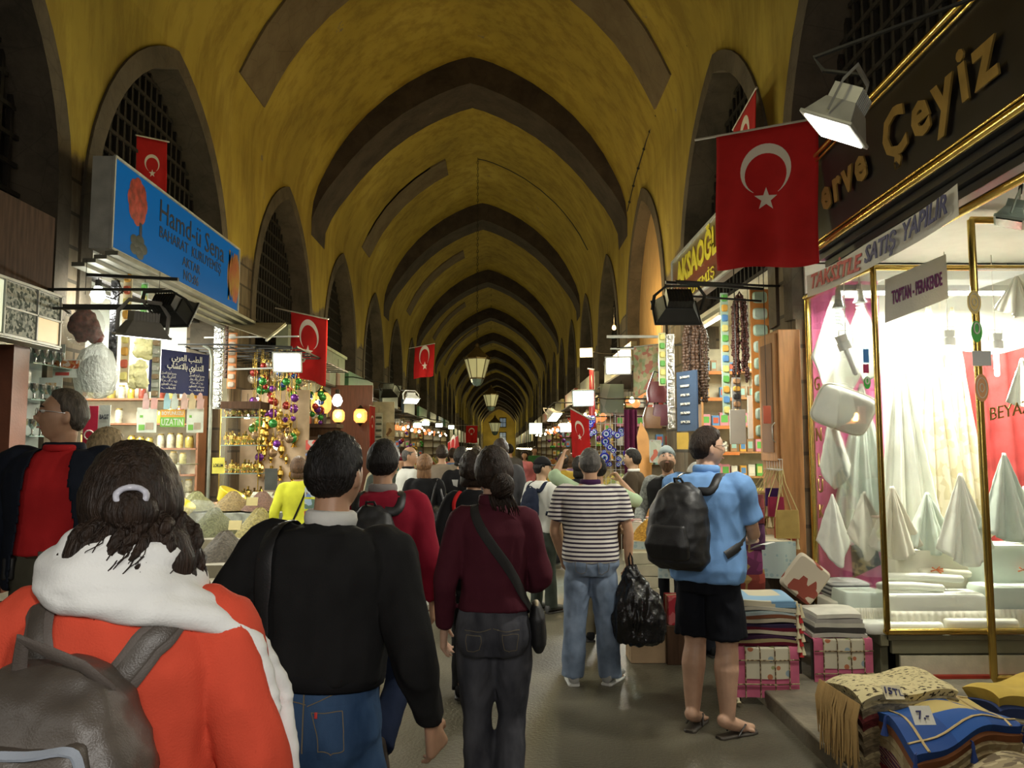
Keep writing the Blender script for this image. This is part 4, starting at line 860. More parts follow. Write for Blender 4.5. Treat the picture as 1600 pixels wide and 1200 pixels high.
q = crowd('young man in white shirt, backpack strap and dark cap, looking right', (.42, 8.15, 0), -48, 1.60, 'shirt', WHT, GR, 'black', sleeve='short', head=(-35, 0, 0), skin='olive', vox=.012, shoes=pm('black_trainer', (.05, .05, .05), .5), eyes=True, vol=.014, legs=[[(-.09, .02, .49), (-.10, .0, .085)], [(.09, .02, .49), (.10, .05, .085)]])
backpack(q, 'small navy backpack worn by young man in white shirt', cloth('navy_nylon', (.015, .02, .04)), (0, -.19, 1.24), (.12, .07, .34), surf='shirt', seed=41, vox=.014)
def cap(p, mat, name='cap', peak=True, vol=.022, top=0):
    def fn(d):
        s = d.z - .26; k = max(-.4, min(1, s * 8)); return head_pt(d, False) + d * (k * vol if k > 0 else k * .02) + V((0, 0, top * max(0, d.z)))
    m = MB(); v, f = dirs_mesh(fn, 40, 30); m.add([p.HM @ x for x in v], f)
    if peak: m.grid(lambda u, v: p.HM @ V(((u - .5) * .13, .085 + .07 * v * math.sin(PI * (.12 + .76 * u)), .052 - .012 * v - .02 * abs(u - .5))), 10, 5, thick=.005)
    return m.build(name, mat, p.root, smooth=60)
cap(q, BLK)
q = crowd('person in light green shirt with both arms raised, behind man in striped shirt', (.86, 7.0, 0), 8, 1.62, 'shirt', LG, KH, 'black', arms=[[(-.36, .05, 1.52), (-.30, .22, 1.74)], [(.34, .05, 1.34), (.18, .22, 1.66)]], sleeve=.3, vox=.011, curl=(1.1, 1.1))
crowd('person with black hair and black scarf standing between raised green arms and young man', (.88, 8.75, 0), 0, 1.60, 'coat', BLK, BLK, 'black', fem=True, hk='tied', vol=.024, extra=exl(.02))
q = crowd('dark-haired man in brown sweater over light collar, face turned left', (1.52, 9.0, 0), 72, 1.69, 'sweater', cloth('brown_knit', (.045, .032, .02)), DNV, 'black', head=(-5, 0, 0), skin='olive', vox=.013, eyes=True); q.ring('shirt_collar', WHT, (0, -.014, 1.492), .066, .012, ry=.064, h=1.6)
q = crowd('bearded vendor in striped knit cap and black vest over grey shirt, bending over the counter', (1.60, 7.35, 0), 150, 1.71, 'shirt', cloth('grey_check', (.20, .21, .20), var=.4, scale=40), DNV, None, lean=8, head=(20, -28, 0), skin='light', vox=.010, eyes=True, arms=[[(-.26, .06, 1.16), (-.16, .30, 1.08)], [(.27, .06, 1.15), (.22, .32, 1.02)]])
open_jacket(q, BLK, 'shirt_vest', gap=.05, loose=.03) if False else q.top('vest', BLK, sleeve='none', hem=.9, loose=.034, amp=.006)
def beard(p, mat):
    def fn(d):
        s = min(-d.z - .28, d.y + .1, 1); s = min(s, .3) - (.18 if gauss(d.x, d.z, 0, -.52, .2, .06) > .5 and d.y > 0 else 0)
        k = max(-.4, min(1, s * 6)); return head_pt(d, False) * (1 + (.10 * k if k > 0 else .1 * k))
    m = MB(); v, f = dirs_mesh(fn, 40, 30); m.add([p.HM @ x for x in v], f); m.build('beard', HR[mat], p.root, smooth=180)
beard(q, 'brown')
kc = pm('striped_knit_cap', (.3, .36, .36), .9, bump=.5, bscale=200); cap(q, kc, 'knit_cap', peak=False, vol=.018, top=.02)
q = crowd('person in white cap and white shirt behind big black backpack', (1.63, 6.45, 0), 10, 1.57, 'shirt', WHT, DNV, None, sleeve='short', vox=.014); cap(q, WHT, 'cap', peak=False)
q = crowd('man in wide beige hat far behind walker in maroon jacket', (-1.55, 10.2, 0), 20, 1.66, 'jacket', cloth('sand', (.35, .30, .2)), KH, 'grey'); cap(q, cloth('beige_felt', (.45, .37, .22)), 'hat', peak=False, vol=.03, top=.03)
q = crowd('person in dark knitted cap and grey coat beside wide beige hat', (-1.50, 9.95, 0), 5, 1.62, 'coat', GR, DNV, None); cap(q, cloth('bottle_green_knit', (.02, .035, .03)), 'cap', peak=False)
q = crowd('person in wine red woolly hat and pale coat, left of bald man', (-1.50, 11.6, 0), -5, 1.60, 'coat', WHT, DNV, None, fem=True); cap(q, cloth('wine_red_wool', (.12, .008, .015)), 'woolly_hat', peak=False, vol=.03)
FAR = [('man in blue shirt far down the aisle, left of the far red flag', (-.9, 14, 0), 10, 1.70, (.10, .18, .40), 'dark', 0), ('woman with fair hair and white jacket far down the aisle', (-.55, 15.5, 0), -10, 1.64, (.6, .6, .55), 'blond', 1),
       ('bare-headed man in rust jacket, face towards the viewer', (-.42, 12.5, 0), 175, 1.74, (.22, .07, .03), 'greybrown', 0), ('woman in red coat deep in the aisle', (-1.2, 18, 0), 0, 1.62, (.5, .03, .03), 'black', 1),
       ('man in grey suit under the far lantern', (.15, 16, 0), 0, 1.78, (.12, .12, .13), 'black', 0), ('person in mustard top behind the raised green arms', (.9, 11.5, 0), -12, 1.62, (.4, .27, .04), 'dark', 1),
       ('woman in lilac blouse near the bead stall', (1.15, 13, 0), 30, 1.60, (.34, .22, .42), 'brown', 1), ('man in cream shirt walking towards the viewer', (-.05, 20, 0), 180, 1.74, (.6, .55, .42), 'black', 0),
       ('man in teal jumper, far left of the crowd', (-1.9, 14.5, 0), -20, 1.72, (.03, .2, .2), 'dark', 0), ('woman in pink cardigan far away', (.55, 19, 0), 170, 1.63, (.6, .2, .25), 'dark', 1),
       ('man in black leather coat at the far end of the crowd', (-.5, 24, 0), 0, 1.76, (.02, .02, .02), 'black', 0), ('man in green anorak beyond the bead stall', (1.0, 24, 0), 190, 1.74, (.05, .16, .06), 'greybrown', 0)]
for (lb, lc, rz, H, c, hr, fm) in FAR:
    crowd(lb, lc, rz, H, 'jacket', cloth(lb.split(' in ')[-1][:14].replace(' ', '_'), c), DNV if lc[1] % 2 else KH, hr, fem=bool(fm), vox=.028, hk='tied' if fm else 'short', vol=.024 if fm else .015, extra=exl(0) if fm else None)
# ================================================================== builders for shop goods
def pat(name, pal, scale=8, kind='cells', rough=.85, stretch=(1, 1, 1), bump=.2, axis=2):
    if name in MATS: return MATS[name]
    m = bpy.data.materials.new(name); MATS[name] = m; m.use_nodes = True; nt = m.node_tree; L = nt.links.new; b = nt.nodes['Principled BSDF']
    tc = nd(nt, 'ShaderNodeTexCoord'); mp = nd(nt, 'ShaderNodeMapping'); mp.inputs['Scale'].default_value = stretch; L(tc.outputs['Object'], mp.inputs[0])
    n = len(pal); r = ramp(nt, [(i / n, c) for i, c in enumerate(pal)]); r.color_ramp.interpolation = 'CONSTANT'
    if kind in ('cells', 'dots', 'squares'):
        vo = nd(nt, 'ShaderNodeTexVoronoi'); vo.inputs['Scale'].default_value = scale
        if kind == 'squares': vo.distance = 'CHEBYCHEV'; vo.inputs['Randomness'].default_value = 0
        if kind == 'dots': vo.inputs['Randomness'].default_value = .6
        L(mp.outputs[0], vo.inputs[0]); sp = nd(nt, 'ShaderNodeSeparateColor'); L(vo.outputs['Color'], sp.inputs[0]); L(sp.outputs[0], r.inputs[0]); out = r.outputs[0]
        if kind == 'dots':
            g = nd(nt, 'ShaderNodeMath', operation='GREATER_THAN'); g.inputs[1].default_value = .38; L(vo.outputs['Distance'], g.inputs[0])
            mx = nd(nt, 'ShaderNodeMix', data_type='RGBA'); L(g.outputs[0], mx.inputs[0]); L(out, mx.inputs[6]); mx.inputs[7].default_value = (*pal[0], 1); out = mx.outputs[2]
    elif kind == 'marks':
        no = nd(nt, 'ShaderNodeTexNoise'); no.inputs['Scale'].default_value = scale; no.inputs['Detail'].default_value = 5; L(mp.outputs[0], no.inputs[0])
        r = ramp(nt, [(0, pal[1]), (.40, pal[1]), (.43, pal[0]), (1, pal[0])]); L(no.outputs[0], r.inputs[0]); out = r.outputs[0]
    else:
        sx = nd(nt, 'ShaderNodeSeparateXYZ'); L(mp.outputs[0], sx.inputs[0]); mu = nd(nt, 'ShaderNodeMath', operation='MULTIPLY'); mu.inputs[1].default_value = scale; L(sx.outputs[axis], mu.inputs[0])
        fr = nd(nt, 'ShaderNodeMath', operation='FRACT'); L(mu.outputs[0], fr.inputs[0]); L(fr.outputs[0], r.inputs[0]); out = r.outputs[0]
    L(out, b.inputs['Base Color']); b.inputs['Roughness'].default_value = rough; b.inputs['Specular IOR Level'].default_value = .25
    n4 = nd(nt, 'ShaderNodeTexNoise'); n4.inputs['Scale'].default_value = 150; bp = nd(nt, 'ShaderNodeBump'); bp.inputs['Strength'].default_value = bump; bp.inputs['Distance'].default_value = .003; L(n4.outputs[0], bp.inputs['Height']); L(bp.outputs[0], b.inputs['Normal'])
    return m
GOLD = pm('gold_brass', (.62, .44, .12), .22, metal=1, var=.1, bump=.03); IRON = pm('dark_iron', (.04, .04, .038), .5, metal=.6, bump=.1); LGREY = pm('light_grey_metal', (.42, .43, .40), .45, metal=.2, bump=.05)
GLASS = glass_mat(); FLAGR = pm('flag_red', (.42, .012, .012), .8, var=.10, spec=.2); FLAGW = pm('flag_white', (.66, .60, .52), .8, var=.05, spec=.2)
WOODO = pm('orange_wood', (.42, .20, .07), .5, var=.2, scale=4, stretch=(8, 8, .8)); WOODD = pm('dark_brown_wood', (.060, .032, .018), .75, spec=.12, var=.3, scale=4, stretch=(8, 8, .8)); CREAMW = pm('cream_board', (.55, .50, .36), .6)
def star_poly(r, n=5, rot=PI / 2): return [((r if i % 2 == 0 else r * .40) * math.cos(rot + PI * i / n), (r if i % 2 == 0 else r * .40) * math.sin(rot + PI * i / n)) for i in range(2 * n)]
def flag(label, tl, tr, h, pole=(.2, .05), seed=0, group='red flags with crescent and star'):
    tl, tr = V(tl), V(tr); w_ = (tr - tl).length; X = (tr - tl).normalized(); N = X.cross(V((0, 0, 1))).normalized()
    t = thing('flag', label, 'flag', tl, group=group)
    def f(u, v, o=0):
        a = .035 * w_ * v * (math.sin(u * 7 + seed) + .5 * math.sin(u * 15 + seed * 2 + v * 2)); return X * (u * w_ + .01 * math.sin(v * 5 + seed)) + V((0, 0, -h * v * (1 + .012 * math.sin(u * 9 + seed)))) + N * (a + o)
    m = MB(); m.grid(lambda u, v: f(u, v), 28, 20, thick=.003); m.build('flag_cloth', FLAGR, t, smooth=180)
    asp = w_ / h; cu, cv, R = .5, .235 * w_ / h * 1.5 if False else .30, .25
    for sd in (1, -1):
        m = MB(); n = 30; a0 = -PI / 2 + .50; R2 = .205; cy2 = .048; vs = []
        for i in range(n + 1):
            an = a0 + (2 * PI - 1.0) * i / n; o_ = (R * math.cos(an), R * math.sin(an)); t_ = i / n; an2 = -PI / 2 + .42 + (2 * PI - .84) * t_
            i_ = (R2 * math.cos(an2), R2 * math.sin(an2) - cy2)
            if i in (0, n): i_ = o_
            for (x, y) in (o_, i_): vs.append(f(cu + x, cv - y * asp, sd * .0045))
        m.add(vs, [(2 * i, 2 * i + 1, 2 * i + 3, 2 * i + 2) for i in range(n)]); m.build('crescent', FLAGW, t, smooth=180)
        m = MB(); m.add([f(cu, cv + .285 * asp, sd * .005)] + [f(cu + x, cv + .285 * asp - y * asp, sd * .005) for x, y in star_poly(.115)], [(0, i + 1, (i + 1) % 10 + 1) for i in range(10)]); m.build('star', FLAGW, t, smooth=0)
    m = MB(); m.tube([X * -pole[0] + V((0, 0, .005)), X * (w_ + pole[1]) + V((0, 0, .005))], .011, 8); m.build('pole', pm('pale_flag_pole', (.45, .42, .36), .5), t); return t
def lookM(d, up=(0, 0, 1)):                          # rotation whose -Z looks along d
    return V(d).normalized().to_track_quat('-Z', 'Y').to_matrix().to_4x4()
EMW = emi('floodlight_glow', (1.0, .97, .86), 14); EMWARM = emi('warm_glow', (1.0, .60, .22), 9); EMCOOL = emi('cool_glow', (.80, 1.0, .88), 14); EMSOFT = emi('soft_tube_glow', (1.0, 1.0, .88), 7)
def floodlight(label, loc, d, size=.34, mat=None, on=EMW, power=40, col=(1, .96, .84), arm=None, group=None, style='box', spread=2.6):
    arm = arm or ([V(loc) + V((0, .1, size * .9))] if V(loc).y > 5 else None)
    t = thing('floodlight', label, 'floodlight', loc, group=group); M = lookM(d); s = size; mat = mat or LGREY; m = MB()
    vs = [M @ V((x * s / 2, y * s * .36, z)) for z, k in ((0, 1), (s * .32, .62)) for x, y in ((-k, -k), (k, -k), (k, k), (-k, k))]
    m.hexa(vs); m.hexa([M @ V((x * s * .53, y * s * .39, z)) for z in (-.015, .004) for x, y in ((-1, -1), (1, -1), (1, 1), (-1, 1))]); m.build('housing', mat, t, bevel=.004)
    m = MB(); m.hexa([M @ V((x * s * .28, y * s * .20, z)) for z in (s * .30, s * .52) for x, y in ((-1, -1), (1, -1), (1, 1), (-1, 1))])
    for i in range(9): x = -s * .27 + s * .54 * i / 8; m.hexa([M @ V((x + dx, y * s * .21, z)) for z in (s * .30, s * .54) for dx, y in ((-.004, -1), (.004, -1), (.004, 1), (-.004, 1))])
    m.build('ballast_box', mat, t)
    m = MB(); m.hexa([M @ V((x * s * .46, y * s * .32, z)) for z in (-.022, -.016) for x, y in ((-1, -1), (1, -1), (1, 1), (-1, 1))]); m.build('glass_cover', on or pm('dark_glass', (.05, .06, .06), .1), t)
    m = MB(); pts = [(-s * .55, 0, .08 * s), (-s * .56, 0, s * .5), (-s * .35, 0, s * .78), (s * .35, 0, s * .78), (s * .56, 0, s * .5), (s * .55, 0, .08 * s)]
    m.tube([M @ V(p) for p in pts], .016, 4, flat=.4, up=M @ V((0, 1, 0))); m.build('bracket', mat, t)
    if arm:
        m = MB(); a = [V(p) - V(loc) for p in arm]
        if V(loc).y > 5: a.append(V(((XL - .0 if V(loc).x < XC else XR) - V(loc).x, a[-1].y, a[-1].z)))
        m.tube([M @ V((0, 0, s * .78))] + a, .012, 6); m.build('mounting_arm', IRON, t)
    if on and power: light('AREA', V(d).normalized() * .04, power, col, s * .8, target=V(d), parent=t, sy=s * .6, spread=spread)
    return t
def bulb(label, loc, r=.045, mat=None, power=6, col=(1, .8, .5), cord=.4, group=None, name='light_bulb'):
    t = thing(name, label, 'light bulb', loc, group=group); m = MB(); m.lathe([(0, -r), (r * .6, -r * .8), (r, -.0), (r * .8, r * .7), (r * .4, r * 1.3)], n=14); m.build('glass_bulb', mat or EMW, t, smooth=180)
    m = MB(); m.tube([(0, 0, r * 1.2), (0, 0, r * 2.2)], r * .42, 10); m.tube([(0, 0, r * 2), (.004, 0, cord)], .004, 5); m.build('socket', IRON, t)
    if power: light('POINT', (0, 0, -r * 1.6), power, col, r, parent=t)
    return t
LABELN = {}
def signboard(label, a, b, z0, z1, thick, mat, texts=(), frame=None, cat='sign', name='signboard', emis=None, face=1):
    # upright board from a to b (x, y): text facing the right-hand normal when face=1
    a3, b3 = V((a[0], a[1], z0)), V((b[0], b[1], z0)); X = (b3 - a3); w_ = X.length; X.normalize(); Z = V((0, 0, 1)); N = X.cross(Z) * face; t = thing(name, label, cat, a3)
    m = MB(); h = z1 - z0; m.hexa([p + q for q in (V((0, 0, 0)), Z * h) for p in (V((0, 0, 0)), X * w_, X * w_ - N * thick, -N * thick)]); m.build('panel', mat, t)
    if frame:
        fm, fw = frame; m = MB()
        for (p, q) in ((V(), X * w_), (Z * h, X * w_ + Z * h), (V(), Z * h), (X * w_, X * w_ + Z * h)): m.bar(p + N * .004, q + N * .004, fw)
        m.build('frame', fm, t)
    XX = X if face > 0 else -X
    for tx in texts:
        s, u, v, sz, mt = tx[:5]; kw = tx[5] if len(tx) > 5 else {}
        M = FRAME(X * (w_ * u) + Z * (h * v) + N * .008, XX, Z, N); text_part(t, s, M, sz, mt, **kw)
    t['w'] = 0; del t['w']; return t, (lambda u, v, o=.01: X * (w_ * u) + Z * (h * v) + N * o), (XX, Z, N)
def drape(label, top, h, w_, mat, folds_=3, seed=0, group=None, name='hanging_towel', rot=0, depth=.06, tip=.35, cat='towel'):
    t = thing(name, label, cat, top, rot, group); r = random.Random(seed); ph = r.uniform(0, 6)
    def f(u, v):
        e = abs(2 * u - 1); zz = -h * v * (1 - tip * e ** 1.3) ; ww = w_ * (.05 + .95 * v); return V(((u - .5) * ww, depth * v * (math.sin(u * PI * 2 * folds_ + ph) + .5 * math.sin(u * PI * 5 * folds_ + ph * 2)) * (1 - .3 * e) - .10 * math.cos((u - .5) * 2.4) * v * .6, zz))
    m = MB(); m.grid(f, 36, 22, thick=.004); o = m.build('cloth', mat, t, smooth=180); folds(o, .012, sc_=(16, 16, 6), seed=seed); return t
def slab(name, label, cat, quad, z, h, mat, wav=.012, seed=0, group=None, tassels=None, droop=.03, edge=None):
    # folded textile lying on a quad of four (x, y) corners
    c = sum((V((q[0], q[1], 0)) for q in quad), V()) / 4; t = thing(name, label, cat, (c.x, c.y, z), group=group); q = [V((p[0] - c.x, p[1] - c.y, 0)) for p in quad]
    def f(u, v, o=0):
        p = (q[0] * (1 - u) + q[1] * u) * (1 - v) + (q[3] * (1 - u) + q[2] * u) * v; e = max(abs(2 * u - 1), abs(2 * v - 1)) ** 6
        return p * (1 - .02 * e) + V((0, 0, h + wav * (math.sin((p.x + c.x) * 14 + seed) + math.sin((p.y + c.y) * 11 + seed * 2)) - droop * (abs(2 * u - 1) ** 3 + abs(2 * v - 1) ** 3) * .5 - wav))
    m = MB(); m.grid(f, 22, 18, thick=h * .92); o = m.build('folded_cloth', mat, t, smooth=50)
    if edge:
        m = MB()
        for uu in (.12, .88): m.tube([f(uu, v / 12) + V((0, 0, .003)) for v in range(13)], .007, 5, flat=.6)
        for vv in (.12, .88): m.tube([f(u / 12, vv) + V((0, 0, .003)) for u in range(13)], .007, 5, flat=.6)
        m.build('braid_trim', edge, t)
    if tassels:
        for (u, v) in tassels[1]:
            m = MB(); p = f(u, v); out = (p - V((0, 0, p.z))).normalized(); b_ = p + out * .02; m.tube([p, b_, b_ - V((0, 0, .02)), b_ - V((0, 0, .035)) + out * .004, b_ - V((0, 0, .085)) + out * .008], [.003, .004, .009, .007, .018], 8); m.build('tassel', tassels[0], t)
    return t
def tube_lamp(label, loc, L=1.2, ax=(0, 1, 0), mat=None, group=None, power=0, col=(1, 1, .9)):
    t = thing('fluorescent_lamp', label, 'lamp', loc, group=group); a = V(ax).normalized() * L / 2; m = MB(); m.bar(-a + V((0, 0, .04)), a + V((0, 0, .04)), .07, .05); m.build('fitting', LGREY, t)
    m = MB(); m.tube([-a, a], .016, 10); m.build('tube', mat or EMSOFT, t)
    if power: light('AREA', (0, 0, -.03), power, col, L, rot=(0, 0, math.atan2(a.y, a.x)), parent=t, sy=.1)
    return t
def heap(name, label, cat, loc, rx, ry, h, mat, seed=0, group=None, box=None, kind='stuff'):
    m = MB(); n, k = 26, 9; vs = []
    for i in range(k + 1):
        for j in range(n):
            t_ = i / k; a = 2 * PI * j / n; r = 1 - t_; z = h * (1 - r ** 1.5) ; nz = 1 + .10 * noise.noise(V((math.cos(a) * 2 + seed, math.sin(a) * 2, t_ * 3)))
            vs.append((rx * r * nz * math.cos(a), ry * r * nz * math.sin(a), z * nz))
    m.add(vs, [(i * n + j, i * n + (j + 1) % n, (i + 1) * n + (j + 1) % n, (i + 1) * n + j) for i in range(k) for j in range(n)] + [tuple(range(n - 1, -1, -1))])
    o = m.build(name, mat, loc=loc, smooth=60); tag(o, label, cat, group, kind); return o
def heap_mat(n, c, c2=None, scale=90): return pm('heap_' + n, c, .8, var=.45, scale=scale, bump=1.0, bscale=scale * .9, base2=c2)

# ================================================================== right side: the linen shop
M_DISP = pm('display_white_lining', (.72, .74, .68), .6, var=.04); PINK = pm('pink_backdrop', (.70, .16, .36), .7, var=.06); REDB = cloth('red_tulle', (.50, .07, .07), var=.25)
for i, (a, b_) in enumerate([((2.80, 5.72, .30), (4.95, 7.0, .375)), ((2.80, 6.97, .375), (4.95, 7.0, 3.4)), ((4.92, 5.72, .375), (4.95, 6.97, 3.4)), ((2.74, 4.0, 3.42), (4.97, 7.0, 3.46))]): m = MB(); m.box(a, b_); tag(m.build('trim_%d' % (510 + i), M_DISP, smooth=0), kind='structure')
m = MB(); m.box((4.98, 1.2, -.02), (5.05, 7.0, 3.46)); m.box((2.74, .9, -.02), (5.05, 1.0, 3.46)); tag(m.build('wall_right_shop', M_SHW, smooth=0), kind='structure')
t = thing('backdrop', 'pink fabric backdrop at left edge of the linen shop window', 'backdrop', (2.95, 6.93, .38)); m = MB(); m.grid(lambda u, v: (u * .62 - .12, .012 * math.sin(u * 30), v * 2.85), 30, 2, thick=.004); m.build('cloth', PINK, t)
t = thing('backdrop', 'red tulle backdrop behind the right part of the linen shop window', 'backdrop', (4.15, 6.90, .5)); m = MB(); m.grid(lambda u, v: (u * .75 - .1, .04 * math.sin(u * 22 + v * 3), v * 2.15 - .1 * math.sin(u * 3)), 40, 8, thick=.004); m.build('cloth', REDB, t)
# gold framed panes
def pane(label_n, a, b, z0, z1, r=.022):
    t = bpy.data.objects.new('window_%d' % label_n, None); COL.objects.link(t); t.location = (a[0], a[1], 0); tag(t, kind='structure'); A = V((0, 0, 0)); B = V((b[0] - a[0], b[1] - a[1], 0))
    m = MB(); m.tube([A + V((0, 0, z0)), A + V((0, 0, z1))], r, 12); m.tube([B + V((0, 0, z0)), B + V((0, 0, z1))], r, 12); m.tube([A + V((0, 0, z0)), B + V((0, 0, z0))], r * 1.1, 12); m.tube([A + V((0, 0, z1)), B + V((0, 0, z1))], r, 12); m.build('gold_frame', GOLD, t, smooth=60)
    m = MB(); d = B.normalized(); n = V((-d.y, d.x, 0)) * .003; m.hexa([A + V((0, 0, z0)) - n, B + V((0, 0, z0)) - n, B + V((0, 0, z0)) + n, A + V((0, 0, z0)) + n, A + V((0, 0, z1)) - n, B + V((0, 0, z1)) - n, B + V((0, 0, z1)) + n, A + V((0, 0, z1)) + n]); m.build('glass', GLASS, t, smooth=0); return t
pane(501, (2.74, 6.80), (2.80, 5.68), .37, 3.06); pane(502, (2.80, 5.68), (4.9, 5.68), .37, 3.06)
t = pane(503, (3.42, 5.45), (4.75, 5.45), .10, 3.36, .026)
m = MB(); m.box((2.80, 5.70, .30), (4.9, 5.74, .34)); m.box((2.85, 5.72, .20), (4.9, 5.76, .30)); m.box((2.92, 5.76, .0), (4.9, 5.82, .2)); m.box((2.76, 5.7, .26), (2.82, 6.85, .34)); m.box((2.80, 5.8, 0), (2.86, 6.85, .26)); tag(m.build('trim_501', pm('olive_plinth', (.16, .15, .09), .5, var=.1), bevel=.006), kind='structure')
m = MB(); m.box((2.9, 5.70, .06), (4.9, 5.72, .19)); tag(m.build('trim_502', CREAMW), kind='structure')
m = MB(); m.box((2.9, 5.66, .03), (4.9, 5.72, .06)); tag(m.build('trim_503', pm('red_skirting', (.4, .04, .02), .6)), kind='structure')
# fascia with gold mouldings
M_BLKG = pm('black_glossy_fascia', (.010, .009, .010), .3, var=.2, bump=.02)
t = thing('shop_fascia', 'long black shop fascia with gold mouldings and gold lettering above the linen shop', 'shop sign', (2.55, 6.15, 3.30))
m = MB(); m.hexa([V(p) for p in ((0, 0, 0), (0, -5.2, .12), (.15, -5.2, .12), (.15, 0, 0), (-.04, 0, .70), (-.04, -5.2, .95), (.15, -5.2, .95), (.15, 0, .70))]); m.build('panel', M_BLKG, t)
for nm, z0, z1, r in (('upper_moulding', .71, .96, .022), ('upper_moulding', .66, .90, .010), ('lower_moulding', .0, .12, .026), ('lower_moulding', .05, .165, .010)):
    m = MB(); m.tube([(-.055 if z0 > .5 else -.02, 0.0, z0), (-.055 if z0 > .5 else -.02, -5.2, z1)], r, 10); m.build(nm, GOLD, t, smooth=60)
m = MB()
for i in range(4): m.hexa([V(p) for p in ((.0 + .045 * i, 0, -.02 - .055 * i), (.0 + .045 * i, -5.2, .10 - .055 * i), (.10 + .045 * i, -5.2, .10 - .055 * i), (.10 + .045 * i, 0, -.02 - .055 * i), (.0 + .045 * i, 0, .03 - .055 * i), (.0 + .045 * i, -5.2, .15 - .055 * i), (.10 + .045 * i, -5.2, .15 - .055 * i), (.10 + .045 * i, 0, .03 - .055 * i))])
m.build('stepped_soffit', M_BLKG, t); 
m = MB(); m.tube([(.18, .65, -.25), (.18, -5.2, -.12)], .028, 10); m.build('glass_rail', GOLD, t, smooth=60)
GLT = pm('old_gold_letters', (.36, .24, .07), .35, metal=.6)
tsl = math.atan2(.18, 5.2)
for s, y, sz in (('erve', -.66, .34), ('Çeyiz', -1.85, .42), ('&', -2.95, .44)):
    z = .34 + (-y) * .035; M = FRAME((-.045, y, z), (0, -math.cos(tsl), math.sin(tsl)), (-.06, math.sin(tsl), 1), (-1, 0, -.06)); text_part(t, s, M, sz, GLT, bold=.012, spacing=1.25 if s != '&' else 1, ext=.006)
# banner and card
NAVYT = pm('navy_lettering', (.03, .03, .12), .6); REDT = pm('red_lettering', (.45, .04, .03), .6); PURT = pm('plum_lettering', (.16, .02, .12), .6); PAP = pm('white_card', (.62, .60, .52), .7, var=.05)
t = thing('banner', 'white paper banner with red and navy slanted lettering along the linen shop fascia', 'banner', (2.54, 6.4, 3.09))
def bz(u): return -.05 - .04 * math.sin(u * PI) + .045 * u
def bf(u, v): return V((.015 * math.sin(u * 9), -.12 - u * 2.12, bz(u) + .18 * (.5 - v)))
m = MB(); m.grid(bf, 24, 2, thick=.002); m.build('paper', PAP, t)
for s, mt, y, wd in (('TAKSİTLE', REDT, -.66, .88), ('SATIŞ', NAVYT, -1.38, .44), ('YAPILIR', NAVYT, -1.92, .48)):
    M = FRAME((-.022, y, bz((-y - .12) / 2.12)), (0, -1, {-.66: -.05, -1.38: .0, -1.92: .08}[y]), (0, 0, 1), (-1, 0, 0)); text_part(t, s, M, .16, mt, width=wd, shear=.3, bold=.004, ext=.002)
a = P(1383, 505, 5.62); b_ = P(1482, 466, 5.62); c = P(1478, 397, 5.62); d = P(1383, 437, 5.62)
t = thing('card_sign', 'white card with plum lettering tilted on the linen shop glass', 'sign', a); m = MB(); m.hexa([V(), b_ - a, b_ - a + V((0, .004, 0)), V((0, .004, 0)), d - a, c - a, c - a + V((0, .004, 0)), d - a + V((0, .004, 0))]); m.build('card', PAP, t)
X = (b_ - a).normalized(); M = FRAME((b_ - a + d - a) * .5 + V((0, -.006, 0)), X, (0, 0, 1), (0, -1, 0)); text_part(t, 'TOPTAN - PERAKENDE', M, .14, PURT, width=.41, bold=.004, ext=.002)
for (x, y, w_, h_, c, sh, lb) in ((1353, 556, 9, 22, (.05, .2, .5), 0, 'small blue label stuck on the linen shop glass'), (1353, 576, 9, 14, (.4, .03, .1), 0, 'small crimson label stuck on the linen shop glass'), (1355, 598, 11, 20, (.06, .42, .06), 1, 'small green oval label on the glass left of the gold post'),
        (1522, 472, 22, 38, (.62, .45, .12), 2, 'round gold and cream sticker on the linen shop glass door'), (1526, 518, 18, 34, (.05, .40, .05), 1, 'green and white oval sticker on the linen shop glass door'), (1534, 560, 30, 24, (.5, .5, .5), 0, 'grey notice with dark flower on the glass door'), (1534, 606, 22, 44, (.60, .30, .14), 2, 'pale orange ring sticker low on the glass door')):
    Y = 5.62 if x < 1400 else 5.42; p0 = P(x, y, Y); q = Y / 1200; m = MB(); t = thing('sticker', lb, 'sticker', p0)
    if sh == 0: m.box((-w_ * q / 2, -.002, -h_ * q / 2), (w_ * q / 2, .002, h_ * q / 2))
    else: m.prism([(w_ * q / 2 * math.cos(2 * PI * i / 24), h_ * q / 2 * math.sin(2 * PI * i / 24)) for i in range(24)], FRAME((0, .002, 0), (1, 0, 0), (0, 0, 1), (0, -1, 0)), .004)
    m.build('label_face', pm('sticker_' + str(int(x + y)), c, .4, var=.05), t)
    if sh:
        m = MB(); 
        for rr_ in ((.72, .30) if sh == 2 else (.5,)):
            k = 24; m.tube([(w_ * q / 2 * rr_ * math.cos(2 * PI * i / k), -.003, h_ * q / 2 * rr_ * math.sin(2 * PI * i / k) + (.3 * h_ * q / 2 if sh == 1 else 0)) for i in range(k + 1)], .003 if sh == 2 else .006, 5)
        m.build('printed_ring', PAP, t)
# vertical golden letters on the far pane
t = thing('glass_lettering', 'vertical gold lettering on the narrow far pane of the linen shop', 'lettering', (2.735, 6.62, 1.2))
for i, ch in enumerate('GÜNLÜK'): text_part(t, ch, FRAME((0, 0, 1.05 - i * .22), (0, -1, 0), (0, 0, 1), (-1, 0, 0)), .17, GLT)
t = thing('glass_lettering', 'gold lettering across the glass door in front of the red backdrop', 'lettering', P(1592, 640, 5.43)); text_part(t, 'BEYAZIŞ', FRAME((-.02, 0, 0), (1, 0, .2), (0, 0, 1), (0, -1, 0)), .13, GLT, width=.38)
